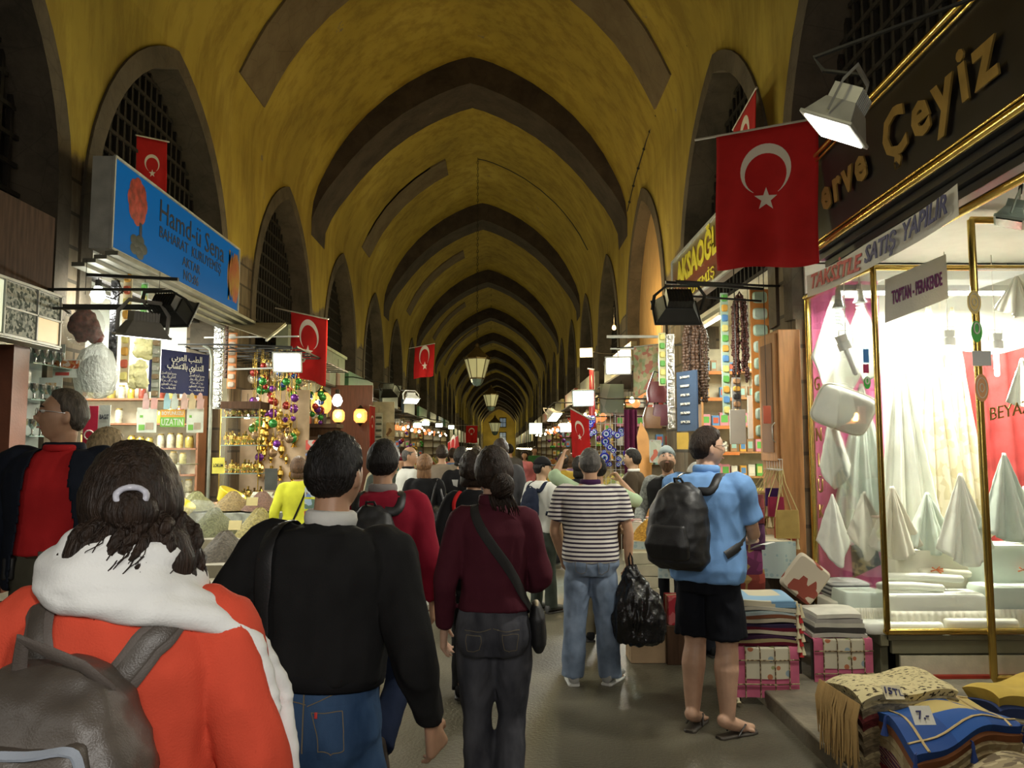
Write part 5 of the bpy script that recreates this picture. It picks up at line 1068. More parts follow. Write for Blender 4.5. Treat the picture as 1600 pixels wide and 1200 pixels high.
# linens in the window
LIN = [cloth('white_linen', (.78, .80, .72), var=.04), cloth('ivory_linen', (.74, .72, .60), var=.05), pat('cream_brocade', [(.72, .66, .50), (.72, .66, .50), (.60, .54, .36)], 16, 'cells'), cloth('pale_green_white', (.66, .74, .66), var=.05)]
G1 = 'white towels draped in the linen shop window'
for i, (tx, ty, by, w_, Y, mi, fo, tip, lb) in enumerate([(1302, 462, 640, 78, 6.55, 0, 1, .45, 'topmost diamond-hung white towel by the pink backdrop'), (1345, 470, 600, 70, 6.75, 3, 2, .3, 'white towel hanging behind the spiral bulb'), (1298, 640, 762, 46, 6.5, 0, 1, .3, 'short towel with checked corner under the cushion'),
        (1345, 600, 860, 96, 6.8, 3, 3, .2, 'long pale towel left of the gold corner post'), (1300, 772, 880, 46, 6.2, 0, 1, .35, 'small pointed towel low by the pink backdrop'), (1349, 768, 872, 56, 6.15, 1, 1, .4, 'small pointed towel with embroidered squares'), (1404, 530, 868, 96, 6.5, 0, 3, .12, 'tall white sheet right of the gold corner post'),
        (1450, 470, 860, 110, 6.75, 2, 4, .1, 'tall cream brocade curtain in the centre of the window'), (1487, 480, 860, 90, 6.8, 2, 4, .1, 'second cream brocade curtain beside the gold door post'), (1393, 760, 870, 80, 6.1, 1, 2, .2, 'small white cone of cloth left in the bright window'), (1448, 770, 862, 76, 6.15, 3, 2, .2, 'small pale cone of cloth with price card'),
        (1500, 740, 880, 84, 6.0, 0, 2, .2, 'white cloth cone behind the gold door post'), (1568, 708, 842, 88, 6.0, 3, 2, .15, 'pale cloth cone with fringed top before the red backdrop'), (1600, 760, 850, 70, 6.2, 0, 2, .15, 'white cloth cone at the right frame edge'), (1588, 430, 500, 70, 6.1, 0, 3, .2, 'ruffled white cloth high at the right frame edge'), (1596, 560, 640, 60, 6.3, 0, 2, .2, 'white cloth hanging right of the tube bulb')]):
    p0 = P(tx, ty, Y); q = Y / 1200; drape(lb, p0, (by - ty) * q * 1.02, w_ * q * 1.1, LIN[mi], fo, i, G1, tip=tip, depth=.05)
t = thing('cushion', 'white cushion with beaded trim tilted in the linen shop window', 'cushion', P(1318, 640, 6.35)); M = Matrix.Rotation(math.radians(20), 4, 'Y') @ Matrix.Rotation(math.radians(15), 4, 'X'); m = MB()
m.loft([(0, 0, y * .055, .24 * (1 - abs(y) ** 3 * .35), .17 * (1 - abs(y) ** 3 * .35)) for y in (-1, -.8, -.4, 0, .4, .8, 1)], 36, e=5, M=M @ Matrix.Rotation(PI / 2, 4, 'X')); m.build('cushion_body', LIN[0], t, smooth=60)
m = MB(); k = 40; m.tube([M @ V((.245 * math.copysign(abs(math.cos(2 * PI * i / k)) ** .4, math.cos(2 * PI * i / k)), 0, .175 * math.copysign(abs(math.sin(2 * PI * i / k)) ** .4, math.sin(2 * PI * i / k)))) for i in range(k + 1)], .007, 5); m.build('beaded_trim', LIN[1], t)
m = MB(); m.prism([(-.11, -.16), (.13, -.05), (.08, .15), (-.12, .10)], FRAME((0, 0, 0), (1, 0, 0), (0, 0, 1), (0, -1, 0)), .006); t = thing('hanging_towel', 'black and gold bordered cloth behind the small pointed towels', 'towel', P(1352, 872, 6.4)); m.build('cloth', pat('black_gold', [(.012, .012, .012), (.012, .012, .012), (.3, .25, .12)], 30, 'cells'), t)
def ruffled(label, px, py, pw, ph, Y, mat, ruffle=True, group='folded linens on the window floor', name='folded_linen', bow=None):
    c = P(px, py, Y); q = Y / 1200; w_, h = pw * q, ph * q; t = thing(name, label, 'folded linen', (c.x, c.y, c.z - h / 2), group=group); m = MB(); dd = .30
    m.loft([(0, 0, h * z, w_ / 2 * k, dd / 2 * k) for z, k in ((0, .96), (.08, 1), (.5, 1.02), (.92, 1), (1, .95))], 44, e=8); o = m.build('folded_stack', mat, t, smooth=60); folds(o, .008, sc_=(9, 9, 30), seed=px)
    if ruffle:
        m = MB(); m.grid(lambda u, v: ((u - .5) * w_ * 1.03, -dd / 2 - .02 - .02 * v + .012 * math.sin(u * 90) * v, h * .55 - v * h * .5), 120, 3, thick=.003); m.build('ruffle', LIN[1], t, smooth=180)
    if bow:
        m = MB(); 
        for a_ in (-.9, -.3, .4, 1.1, 2.4, 3.4): m.tube([(0, -dd / 2 - .03, h * .5), (.05 * math.cos(a_), -dd / 2 - .045, h * .5 + .03 * math.sin(a_))], [.003, .006], 5)
        m.build('ribbon_bow', pm('orange_ribbon', (.6, .15, .04), .5), t)
ruffled('ruffled white bedding set at bottom centre of the window', 1452, 950, 150, 50, 5.95, LIN[0]); ruffled('embroidered white box-folded sheet left of the door post', 1443, 885, 110, 55, 6.25, LIN[1], False, bow=True)
ruffled('folded white linen with orange ribbon behind the glass door', 1575, 885, 110, 70, 6.2, LIN[3], False, bow=True); ruffled('greenish lace bedding at the right frame edge', 1580, 948, 110, 66, 5.95, LIN[3])
ruffled('small ruffled linen by the narrow pane', 1340, 945, 60, 46, 6.05, LIN[3]); ruffled('flat black and white packets under the towels', 1318, 918, 60, 22, 6.3, pat('dark_packets', [(.5, .5, .48), (.1, .1, .1)], 30, 'lines'), False)
ruffled('rolled white towels with printed squares', 1312, 948, 50, 26, 6.2, LIN[1], False); ruffled('thin flat linens on the window sill', 1400, 976, 120, 16, 5.85, LIN[0], False); ruffled('thin lace cloth behind the door post foot', 1520, 972, 110, 18, 5.85, LIN[1], False)
for i, (x0, x1, y, Y) in enumerate([(1385, 1500, 901, 6.0), (1440, 1512, 893, 6.1), (1375, 1470, 915, 5.92)]):
    a = P(x0, y, Y); b_ = P(x1, y + 4, Y); t = thing('rolled_cloth', ['thin roll of white cloth on the bedding set', 'roll of white cloth slanting right in the window', 'front roll of cloth under the embroidered sheet'][i], 'rolled cloth', a); m = MB(); m.tube([V(), (b_ - a) * .5 + V((0, 0, .008)), b_ - a], .030, 12, round_end=True); m.build('roll', LIN[i % 2], t, smooth=60)
# lamps in the window
for i, (x, y, Y) in enumerate([(1310, 470, 6.3), (1343, 462, 6.3)]):
    p0 = P(x, y, Y); t = thing('spotlight', ['left spiral bulb spotlight at top of the linen window', 'second spiral bulb spotlight, nearer the gold corner post'][i], 'lamp', p0); m = MB(); m.lathe([(.02, .10), (.028, .02), (.035, -.02), (.055, -.06), (.05, -.06)], n=16); m.build('shade', LGREY, t)
    m = MB(); m.tube([(.026 * math.cos(a * .7), .026 * math.sin(a * .7), -.06 - a * .0032) for a in range(46)], .0085, 7); m.build('spiral_tube', emi('spiral_bulb', (.95, 1, .92), 1.6), t); m = MB(); m.bar((0, 0, .10), (0, 0, .3), .012); m.build('stem', LGREY, t)
for i, (x, y, Y, lb) in enumerate([(1322, 546, 6.0, 'tilted hanging spot holder with dim tube in the narrow window part'), (1482, 540, 5.95, 'hanging lamp with lit tube left of the gold door post'), (1556, 545, 5.95, 'hanging lamp with lit tube before the red backdrop')]):
    p0 = P(x, y, Y); t = thing('hanging_lamp', lb, 'lamp', p0); tl = Matrix.Rotation(-.35, 4, 'Y') if i == 0 else Matrix(); m = MB(); m.loft([(0, 0, .0, .045, .045), (0, 0, .06, .045, .045), (0, 0, .065, .038, .038), (0, 0, .12, .042, .042)], 18, e=4, M=tl); m.build('lamp_holder', pm('white_plastic', (.7, .72, .68), .4), t)
    m = MB(); m.tube([tl @ V((0, 0, 0)), tl @ V((0, 0, -.20))], .020, 10, round_end=True); m.build('tube', emi('lit_tube', (1, 1, .9), 9) if i else pm('white_glass_tube', (.7, .72, .68), .3), t)
    m = MB(); m.tube([(0, 0, .12), (0, 0, .75)], .004, 5); m.tube([(-.055, 0, .04), (-.055, 0, .15), (.055, 0, .15), (.055, 0, .04)], .004, 5); m.build('cord', PAP, t)
for x in (3.0, 3.9): tube_lamp('bright fluorescent tube along the ceiling of the linen window, ' + ('left' if x < 3.5 else 'right') + ' one', (x + .25, 6.35, 3.0), .85, (1, 0, 0), emi('window_tube', (1, 1, .9), 20), power=70, col=(1.0, 1.0, .84))
light('AREA', (4.2, 3.6, 3.3), 28, (1, 1, .86), 1.2, rot=(0, 0, 0), sy=1.2)
p0 = P(1578, 345, 4.6); floodlight('pale green spotlight hanging inside the glass at top right', p0, (-.3, .2, -1), .22, pm('pale_green_enamel', (.45, .55, .48), .4), on=None, power=0, arm=[p0 + V((.2, .1, .5))])
# floodlight on its arm over the fascia
p0 = P(1305, 200, 3.85)
floodlight('lit light-grey floodlight on a thin arm in front of the black fascia', p0, (-.40, .30, -.86), .36, on=EMW, power=34, arm=[p0 + V((-.06, -.02, .30)), p0 + V((-.10, .0, .38)), p0 + V((.9, -.4, .62))])
# flags on the right
flag('largest red flag, hanging before the signboard at right', P(1118, 214, 6.5), P(1276, 186, 5.9), 1.18, pole=(.2, .02), seed=1)
flag('dark red flag half hidden behind the largest flag at right', P(1146, 202, 8.3), P(1181, 140, 7.4), 1.0, pole=(.03, .03), seed=2)
flag('edge-on red flag below the warm lamp on the right side', P(921, 577, 13.2), P(928, 578, 12.4), .95, pole=(.3, .05), seed=3)
flag('red flag slanting over the heads right of the aisle centre', P(892, 639, 11.2), P(921, 655, 10.9), .70, pole=(.02, .05), seed=4)
# ---- textiles on the ground in front of the linen shop
PATCH = pat('patchwork_print', [(.50, .44, .30), (.20, .30, .38), (.30, .08, .05), (.45, .30, .14), (.24, .26, .12), (.55, .5, .4)], 9, 'squares'); DOTS = pat('dotted_patches', [(.52, .48, .36), (.40, .14, .07), (.25, .32, .36), (.42, .26, .1), (.28, .3, .14)], 16, 'dots')
PNK = cloth('rose_pink', (.50, .12, .20)); BRAID = pat('brown_braid', [(.10, .06, .03), (.35, .28, .16)], 60, 'cells'); TASS = pm('cream_tassel', (.55, .48, .30), .9, bump=.8, bscale=90, stretch=(1, 1, .2))
def runner(label, x0, x1, yf, ztop, zbot, depth=.35):
    t = thing('table_runner', label, 'runner', ((x0 + x1) / 2, yf, zbot)); w_ = (x1 - x0); h = ztop - zbot; m = MB()
    def f(u, v): 
        s = v * (h + depth); return V(((u - .5) * w_, (-.012 + .01 * math.sin(u * 8) * (1 - v)) if s < h else (s - h) - .01, min(s, h)))
    m.grid(f, 20, 20, thick=.006); m.build('cloth', PNK, t, smooth=50)
    m = MB(); m.grid(lambda u, v: f(.16 + .68 * u, .18 + .5 * v * h / (h + depth) * 1.5) + V((0, -.006, 0)), 12, 10, thick=.004); m.build('patchwork_panel', DOTS, t, smooth=50)
    m = MB()
    for uu in (.16, .385, .61, .84): m.tube([f(uu, v / 20) + V((0, -.012, 0)) for v in range(0, 14)], .0045, 5)
    for vv in (.13, .36, .58): m.tube([f(u / 12, vv) + V((0, -.012, 0)) for u in range(13)], .0045, 5)
    m.build('braid_trim', BRAID, t)
    for uu in (0.02, .98):
        m = MB(); p0 = f(uu, 0); m.tube([p0, p0 - V((0, .02, 0)), p0 + V((0, -.03, -.01)), p0 + V((0, -.04, -.025))], [.003, .010, .008, .020], 8); m.build('tassel', TASS, t)
BENCH = pm('bench_dark_wood', (.03, .022, .015), .7)
for i, (x0, x1, y0, y1, z1) in enumerate([(1.55, 1.99, 5.27, 5.7, .36), (2.2, 2.62, 5.57, 5.95, .34)]):
    t = thing('bench', ['low dark bench under the tall stack of runners', 'low dark bench under the second textile stack'][i], 'bench', ((x0 + x1) / 2, (y0 + y1) / 2, .0)); m = MB(); w_, d_ = (x1 - x0) / 2, (y1 - y0) / 2
    m.box((-w_, -d_, z1 - .03), (w_, d_, z1)); m.build('bench_top', BENCH, t)
    for a in (-1, 1):
        for b_ in (-1, 1): m = MB(); m.box((a * (w_ - .03) - .02, b_ * (d_ - .03) - .02, 0), (a * (w_ - .03) + .02, b_ * (d_ - .03) + .02, z1 - .03)); m.build('leg', BENCH, t)
runner('pink patchwork runner hanging from the bench beside man in blue shirt', 1.55, 1.98, 5.24, .375, .05); runner('pink patchwork runner hanging from the bench nearest the linen window', 2.20, 2.62, 5.54, .355, .03)
TC = [((.10, .008, .02), 'wine'), ((.30, .24, .12), 'sand'), ((.05, .02, .05), 'dark plum'), ((.5, .45, .33), 'cream'), ((.10, .01, .02), 'deep wine'), ((.03, .02, .05), 'midnight'), ((.45, .4, .3), 'pale oat'), ((.16, .06, .03), 'rust'), ((.35, .42, .42), 'grey-blue'), ((.55, .52, .42), 'ivory'), ((.20, .35, .5), 'light blue'), ((.5, .47, .38), 'bone')]
z = .385
for i, (c, nm) in enumerate(TC):
    h = .026; sh = .015 * math.sin(i * 2.1); slab('folded_runner', 'folded %s runner in the tall stack beside man in blue shirt' % nm, 'folded textile', [(1.53 + sh, 5.26), (1.99 + sh, 5.24), (2.01 + sh, 5.62), (1.55 + sh, 5.64)], z, h, cloth('runner_' + nm.replace(' ', '_'), c) if i < 10 else pat('light_blue_patch', [(.22, .36, .5), (.5, .45, .32), (.16, .3, .45)], 9, 'squares'), .006, i, 'runners in the tall stack', tassels=(TASS if i % 3 else pm('red_tassel', (.4, .02, .02), .9), [(.98, .02)] + ([(.02, .02)] if i % 2 else [])), droop=.02); z += h
z = .365
for i, (c, nm) in enumerate([((.45, .42, .36), 'plastic-wrapped'), ((.06, .055, .05), 'dark'), ((.5, .48, .4), 'cream'), ((.35, .33, .3), 'grey'), ((.6, .58, .5), 'white')]):
    slab('folded_cloth_packet', '%s textile packet on the bench nearest the linen window' % nm, 'folded textile', [(2.2 + .01 * i, 5.56), (2.6 - .01 * i, 5.55), (2.62, 5.9), (2.22, 5.92)], z, .032, cloth('packet_' + nm[:5], c), .003, i, 'textile packets on the second bench', droop=.01); z += .033
t = thing('cushion', 'wrapped square cushion cover with brown embroidery standing on a corner', 'cushion', (2.28, 5.86, .72)); m = MB(); M = Matrix.Rotation(math.radians(38), 4, 'Y'); m.loft([(0, 0, y * .022, .15 * (1 - abs(y) * .12), .15 * (1 - abs(y) * .12)) for y in (-1, 0, 1)], 32, e=8, M=M @ Matrix.Rotation(PI / 2, 4, 'X')); m.build('cushion_body', pat('beige_embroidery', [(.5, .44, .34), (.5, .44, .34), (.25, .06, .04)], 14, 'cells'), t)
# the big pile at the lower right
PZ2 = lambda x, y, z: tuple(PZ(x, y - 14, z))[:2]
SCR = pat('cream_script_cloth', [(.56, .48, .26), (.05, .035, .02)], 34, 'marks', stretch=(1, 2.2, 1)); KIL = pat('kilim_wine', [(.12, .01, .02), (.03, .03, .10), (.10, .012, .02), (.4, .34, .24), (.16, .02, .02)], 60, 'lines', stretch=(1, 1, 1)); KIL2 = pat('kilim_sand', [(.34, .26, .13), (.28, .2, .1), (.38, .3, .17)], 30, 'cells'); BLU = pat('blue_patchwork', [(.012, .05, .20), (.015, .07, .26), (.012, .05, .20), (.44, .34, .12), (.30, .13, .05)], 4.5, 'squares')
q1 = [PZ2(1283, 1062, .50), PZ2(1345, 1100, .50), PZ2(1500, 1085, .50), PZ2(1440, 1048, .50)]; q1 = [q1[0], q1[1], q1[2], q1[3]]
z = .11
for i in range(6):
    c = [(.20, .15, .08), (.30, .24, .13), (.16, .12, .07), (.26, .2, .11), (.12, .02, .02), (.3, .25, .15)][i]; k = .98 + .02 * math.sin(i * 3)
    slab('folded_throw', ['sand', 'oat', 'brown', 'tan', 'wine bordered', 'pale fringed'][i] + ' folded throw under the cream script-printed cloth', 'folded textile', [(a * 1, b_) for a, b_ in q1], z, .06, pat('throw_%d' % i, [c, tuple(x * .7 for x in c), tuple(min(1, x * 1.3) for x in c)], 40, 'cells', stretch=(1, 1, 3)), .012, 1.2, 'throws under the script-printed cloth', droop=.05); z += .060
t = slab('printed_cloth', 'cream cloth printed with small dark script on top of the rear pile', 'folded textile', q1, z, .05, SCR, .014, 1.2, droop=.06)
m = MB(); r = random.Random(3); c0 = V(q1[0] + (0,)) - t.location; c0.z = 0; c1 = V(q1[1] + (0,)) - t.location; c1.z = 0
for i in range(60):
    p = c0.lerp(c1, i / 59) + V((-.012, -.01, -.01)); m.tube([p, p + V((-.02 + r.uniform(-.012, .01), -.01, -.08)), p + V((-.022 + r.uniform(-.02, .02), -.012, -.22 - r.uniform(0, .14)))], [.005, .007, .003], 4)
m.build('fringe', pm('ochre_fringe', (.42, .27, .10), .9), t)
q2 = [PZ2(1352, 1090, .46), PZ2(1428, 1172, .46), PZ2(1600, 1128, .46), PZ2(1500, 1080, .46)]
z = .10; NM = ['wine striped', 'navy striped', 'deep red', 'midnight striped', 'wine bordered', 'sand coloured', 'tan', 'rust']
for i in range(8):
    h = .040; mt = [KIL, KIL, cloth('deep_red', (.14, .01, .015)), KIL, KIL, KIL2, KIL2, cloth('rust', (.22, .08, .03))][i]
    slab('folded_kilim', NM[i] + ' folded kilim in the front pile, %s' % ['at the bottom', 'next to the bottom', 'in the lower third', 'below the middle', 'at the middle', 'above the middle', 'near the top', 'under the blue cover'][i], 'folded textile', q2, z, h, mt, .016, 2.6, 'kilims in the front pile', droop=.05, tassels=([TASS, pm('blue_tassel', (.02, .05, .2), .9), pm('red_tassel', (.4, .02, .02), .9)][i % 3], [(.02, .02), (.98, .5)])); z += h
t = slab('patchwork_cover', 'royal blue patchwork cover with price tag on top of the front pile', 'folded textile', q2, z, .045, BLU, .018, 2.6, droop=.05, edge=pm('gold_braid', (.42, .30, .12), .7), tassels=(pm('blue_tassel', (.02, .05, .2), .9), [(.5, .0), (.98, .98), (.98, .02)]))
pt = thing('price_tag', 'white price tag on the royal blue patchwork cover', 'price tag', PZ(1441, 1118, .56)); m = MB(); m.box((-.045, -.04, 0), (.045, .04, .002), rot=Matrix.Rotation(.9, 3, 'X')); m.build('paper', PAP, pt); text_part(pt, '7,-', FRAME((0, -.004, .002), (1, 0, 0), (0, math.cos(.9), math.sin(.9)), (0, -math.sin(.9), math.cos(.9))), .05, NAVYT)
pt = thing('price_tag', 'small tag reading 15TL on the cream script-printed cloth', 'price tag', PZ(1395, 1082, .545)); m = MB(); m.box((-.045, -.035, 0), (.045, .035, .002), rot=Matrix.Rotation(.8, 3, 'X')); m.build('paper', pm('cream_tag', (.52, .46, .30), .8), pt); text_part(pt, '15TL', FRAME((0, -.003, .004), (1, 0, -.2), (.1, math.cos(.8), math.sin(.8)), (0, -math.sin(.8), math.cos(.8))), .045, NAVYT)
q3 = [PZ2(1475, 1190, .42), PZ2(1500, 1290, .42), PZ2(1700, 1260, .42), PZ2(1620, 1165, .42)]; z = .1
for i in range(5): slab('folded_brocade', ['bottom', 'second lowest', 'middle', 'second highest', 'topmost'][i] + ' brown brocade throw at the lower right corner', 'folded textile', q3, z, .07, pat('brown_brocade', [(.22, .17, .09), (.10, .07, .035), (.34, .28, .16)], 26, 'cells'), .02, i * .7, 'brocade throws at the lower right corner', droop=.06); z += .065
q4 = [PZ2(1500, 1068, .48), PZ2(1560, 1095, .48), PZ2(1700, 1090, .48), PZ2(1620, 1052, .48)]; z = .1
for i in range(6): slab('folded_throw', ['navy', 'ivory', 'navy patterned', 'cream', 'blue striped', 'mustard yellow'][i] + ' folded throw in the rear pile at the right edge', 'folded textile', q4, z, .065, cloth('rear_%d' % i, [(.02, .03, .09), (.5, .46, .34), (.03, .04, .12), (.45, .4, .26), (.04, .06, .16), (.48, .34, .07)][i]), .016, 4.2, 'throws in the rear right pile', droop=.05); z += .063

# ---- cabinet and pouches by the pier
t = thing('cabinet', 'tall orange wood cabinet with one small door next to the linen window', 'cabinet', (2.59, 7.1, .0))
m = MB(); m.box((-.10, -.25, .50), (.10, .25, 2.77)); m.build('body', WOODO, t, bevel=.006); m = MB(); m.box((-.125, -.22, 1.58), (-.10, .22, 2.74)); d = m.build('door', WOODO, t, bevel=.004)
m = MB(); m.box((-.132, -.15, 1.66), (-.122, .15, 2.66)); m.build('door_panel', pm('brown_panel', (.20, .10, .05), .6, var=.1), d)
m = MB(); m.tube([(-.13, -.19, 1.75), (-.155, -.19, 1.78), (-.155, -.19, 1.90), (-.13, -.19, 1.93)], .005, 6); m.build('handle', STEEL, d)
m = MB(); m.box((-.10, -.25, .0), (.10, .25, .5)); m.build('plinth', WOODD, t)
t = thing('wire_rack', 'white wire rack holding cords of pouches on the orange wood cabinet', 'rack', (2.47, 6.98, 1.60)); m = MB(); m.tube([(0, -.2, 0), (0, .2, 0)], .005, 6); m.tube([(0, -.2, -.09), (0, .2, -.09)], .005, 6)
for i in range(7): m.tube([(0, -.2 + i * .066, .0), (0, -.2 + i * .066, -.09), (-.04, -.2 + i * .066, -.10)], .003, 5)
m.build('wires', pm('white_wire', (.6, .6, .56), .4), t)
PC = [((.36, .25, .08), 'tan suede'), ((.22, .02, .05), 'burgundy'), ((.05, .02, .10), 'purple'), ((.42, .32, .14), 'sand'), ((.30, .05, .03), 'brick red'), ((.14, .09, .03), 'olive brown'), ((.34, .24, .10), 'camel')]
for i, (c, nm) in enumerate(PC):
    x, y, z_, w_, h = [(2.44, 6.62, .93, .20, .24), (2.41, 6.80, 1.10, .14, .17), (2.44, 6.95, 1.18, .14, .16), (2.40, 7.08, 1.06, .16, .16), (2.46, 6.74, .90, .18, .2), (2.38, 7.2, .98, .15, .18), (2.43, 7.32, 1.12, .15, .16)][i]
    t = thing('pouch', nm + ' cord pouch with tassels hanging from the white wire rack', 'pouch', (x, y, z_), group='pouches hanging by the orange cabinet'); m = MB()
    m.loft([(0, 0, 0, w_ / 2, .018), (0, 0, h * .5, w_ / 2, .022), (0, 0, h, w_ / 2 * .96, .014)], 28, e=7); m.build('pouch_body', cloth('suede_' + nm.split()[0], c, var=.2), t); m = MB()
    for s in (-1, 1): m.tube([(s * w_ * .45, 0, h), (s * .015 + (2.48 - x) * .5, (7 - y) * .3, (1.55 - z_) * .6 + h * .4), ((2.48 - x), (7 - y) * .5, 1.53 - z_)], .004, 5)
    m.build('cord', pm('cord_straw', (.45, .38, .16), .8), t)
    for k in range(4):
        m = MB(); xx = -w_ * .42 + k * w_ * .28; m.tube([(xx, 0, 0), (xx, -.004, -.02), (xx, -.004, -.035), (xx, -.004, -.09)], [.003, .010, .007, .019], 8); m.build('tassel', TASS, t)
for i, (px, py, w_, h, c) in enumerate([(1170, 795, 46, 44, (.14, .03, .03)), (1172, 838, 44, 40, (.06, .02, .05)), (1165, 880, 50, 42, (.10, .02, .06)), (1168, 905, 52, 30, (.16, .03, .02))]):
    Y = 6.2; p0 = P(px, py, Y); q = Y / 1200; t = thing('handbag', ['topmost', 'second', 'third', 'lowest'][i] + ' dark patchwork brocade bag hanging behind the leaflet', 'bag', (p0.x, p0.y, p0.z - h * q / 2), group='brocade bags in a column'); m = MB(); m.loft([(0, 0, 0, w_ * q / 2, .03), (0, 0, h * q * .5, w_ * q / 2, .05), (0, 0, h * q, w_ * q / 2, .02)], 28, e=6)
    m.build('bag_body', pat('brocade_%d' % i, [c, (.25, .17, .06), tuple(x * 1.6 for x in c)], 18, 'cells'), t); m = MB(); m.tube([(-w_ * q * .3, 0, h * q), (0, .02, h * q + .09), (w_ * q * .3, 0, h * q)], .005, 5); m.build('handle', LEA, t)
# ---- shop R1: sign, alcove, shelves, garlands
M_R1 = pm('shop_cream_wall', (.62, .58, .42), .7, var=.08)
alcove(XR, 1, 9.45, 1.82, M_R1, depth=2.3, zt=3.5, name='wall_right_alcove')
SGN = bpy.data.materials.new('maroon_fade_sign'); SGN.use_nodes = True; nt = SGN.node_tree; b = nt.nodes['Principled BSDF']; tc = nd(nt, 'ShaderNodeTexCoord'); sx = nd(nt, 'ShaderNodeSeparateXYZ'); nt.links.new(tc.outputs['Generated'], sx.inputs[0]); r = ramp(nt, [(0, (.07, .055, .04)), (.4, (.20, .04, .02)), (.75, (.22, .12, .05)), (1, (.26, .24, .13))]); nt.links.new(sx.outputs[2], r.inputs[0]); nt.links.new(r.outputs[0], b.inputs['Base Color']); b.inputs['Roughness'].default_value = .35
YL = pm('yellow_letters', (.72, .62, .05), .4)
signboard('maroon signboard with yellow letters, partly hidden by the largest flag', (2.32, 10.3), (2.32, 6.95), 3.52, 4.22, .12, SGN, [('AKSAOĞLU', .42, .62, .42, YL, dict(width=2.2, bold=.015)), ('KURUYEMİŞ', .38, .15, .16, YL, dict(width=1.6))], frame=(LGREY, .03))
light('AREA', (3.6, 9.4, 3.42), 120, (1, 1, .82), 1.6, rot=(0, 0, 0), sy=1.4)
for i, (x, y) in enumerate([(3.0, 8.4), (3.5, 9.6), (2.85, 10.4)]): tube_lamp(['front', 'middle', 'rear'][i] + ' fluorescent tube on the ceiling of the dried-food shop', (x, y, 3.4), 1.1, (0, 1, 0))
BOXM = [pm('pack_%d' % i, c, .5, var=.1) for i, c in enumerate([(.6, .6, .5), (.7, .62, .2), (.5, .1, .05), (.12, .4, .08), (.1, .25, .5), (.6, .25, .3), (.65, .35, .06), (.3, .5, .45), (.75, .72, .6), (.35, .2, .1)])]
def pack_proto(i, w_=.10, h=.15, d_=.06, name='food_packet', label='', cat='packet', group='packets on the shelves'):
    t = thing(name, label, cat, (0, 0, 0), group=group); m = MB(); m.box((-w_ / 2, -d_ / 2, 0), (w_ / 2, d_ / 2, h)); m.build('box', BOXM[i], t, bevel=.004)
    m = MB(); m.box((-w_ * .36, -d_ / 2 - .003, h * .25), (w_ * .36, -d_ / 2, h * .8)); m.build('printed_label', BOXM[(i + 8) % 10], t); return t
def jar_proto(c, r=.045, h=.14, label='', group='jars', lid=(.4, .3, .1)):
    t = thing('jar', label, 'jar', (0, 0, 0), group=group); m = MB(); m.lathe([(r * .9, 0), (r, .01), (r, h * .8), (r * .75, h * .88), (r * .75, h * .92)], n=14); m.build('contents', pm('jar_%d%d%d' % tuple(int(x * 99) for x in c), c, .15, var=.3, scale=30, coat=.5), t, smooth=50)
    m = MB(); m.lathe([(r * .8, h * .9), (r * .8, h), (0, h)], n=14); m.build('lid', pm('lid_%d' % int(lid[0] * 99), lid, .3, metal=.6), t); return t
def shelf_rack(label, x0, x1, y, zs, depth=.3, rz=0, mat=None, back=True):
    t = thing('shelf', label, 'shelf', ((x0 + x1) / 2, y, 0), rz); w_ = (x1 - x0) / 2; 
    for z in zs: m = MB(); m.box((-w_, -depth, z - .025), (w_, 0, z)); m.build('board', mat or WOODO, t)
    for s in (-1, 1): m = MB(); m.box((s * w_ - .015, -depth, 0), (s * w_ + .015, 0, max(zs) + .35)); m.build('side_panel', mat or WOODO, t)
    if back: m = MB(); m.box((-w_, -.012, 0), (w_, 0, max(zs) + .35)); m.build('back_panel', CREAMW, t)
    return t
def fill(protos, x0, x1, y, z, step, rnd, used=set(), jy=.03, labels=None, skip=.05, rz=0, scale=(.9, 1.1)):
    x = x0
    while x < x1:
        p_ = rnd.choice(protos)
        if rnd.random() > skip:
            if p_.name not in used: used.add(p_.name); p_.location = (x, y + rnd.uniform(-jy, jy), z); p_.rotation_euler = (0, 0, rz)
            else: copy_tree(p_, (x, y + rnd.uniform(-jy, jy), z), rz, scale=rnd.uniform(*scale))
        x += step * rnd.uniform(.95, 1.15)
ZS1 = [.95, 1.30, 1.65, 2.02, 2.42, 2.80]
shelf_rack('wooden shelf with coloured packets at the end wall of the dried-food shop', 2.85, 4.5, 11.2, ZS1)
rnd = random.Random(5); PR = [pack_proto(i, w_=.09 + .02 * (i % 3), h=.15 + .03 * (i % 2), label='coloured food packet on the shelf of the dried-food shop', group='packets in the dried-food shop') for i in range(10)]
for z in ZS1: fill(PR, 2.93, 4.4, 11.03, z, .125, rnd)
for i in range(5): m = MB(); m.box((-.26, -.007, -.02), (.26, .007, .02)); t = m.build('price_strip', pm('orange_strip', (.6, .18, .04), .6), loc=(3.1, 10.885, ZS1[i + 1] - .03)); tag(t, 'orange price strip on shelf edge in the dried-food shop, %s' % ['lowest', 'second from the bottom', 'middle', 'second from the top', 'highest'][i], 'strip')
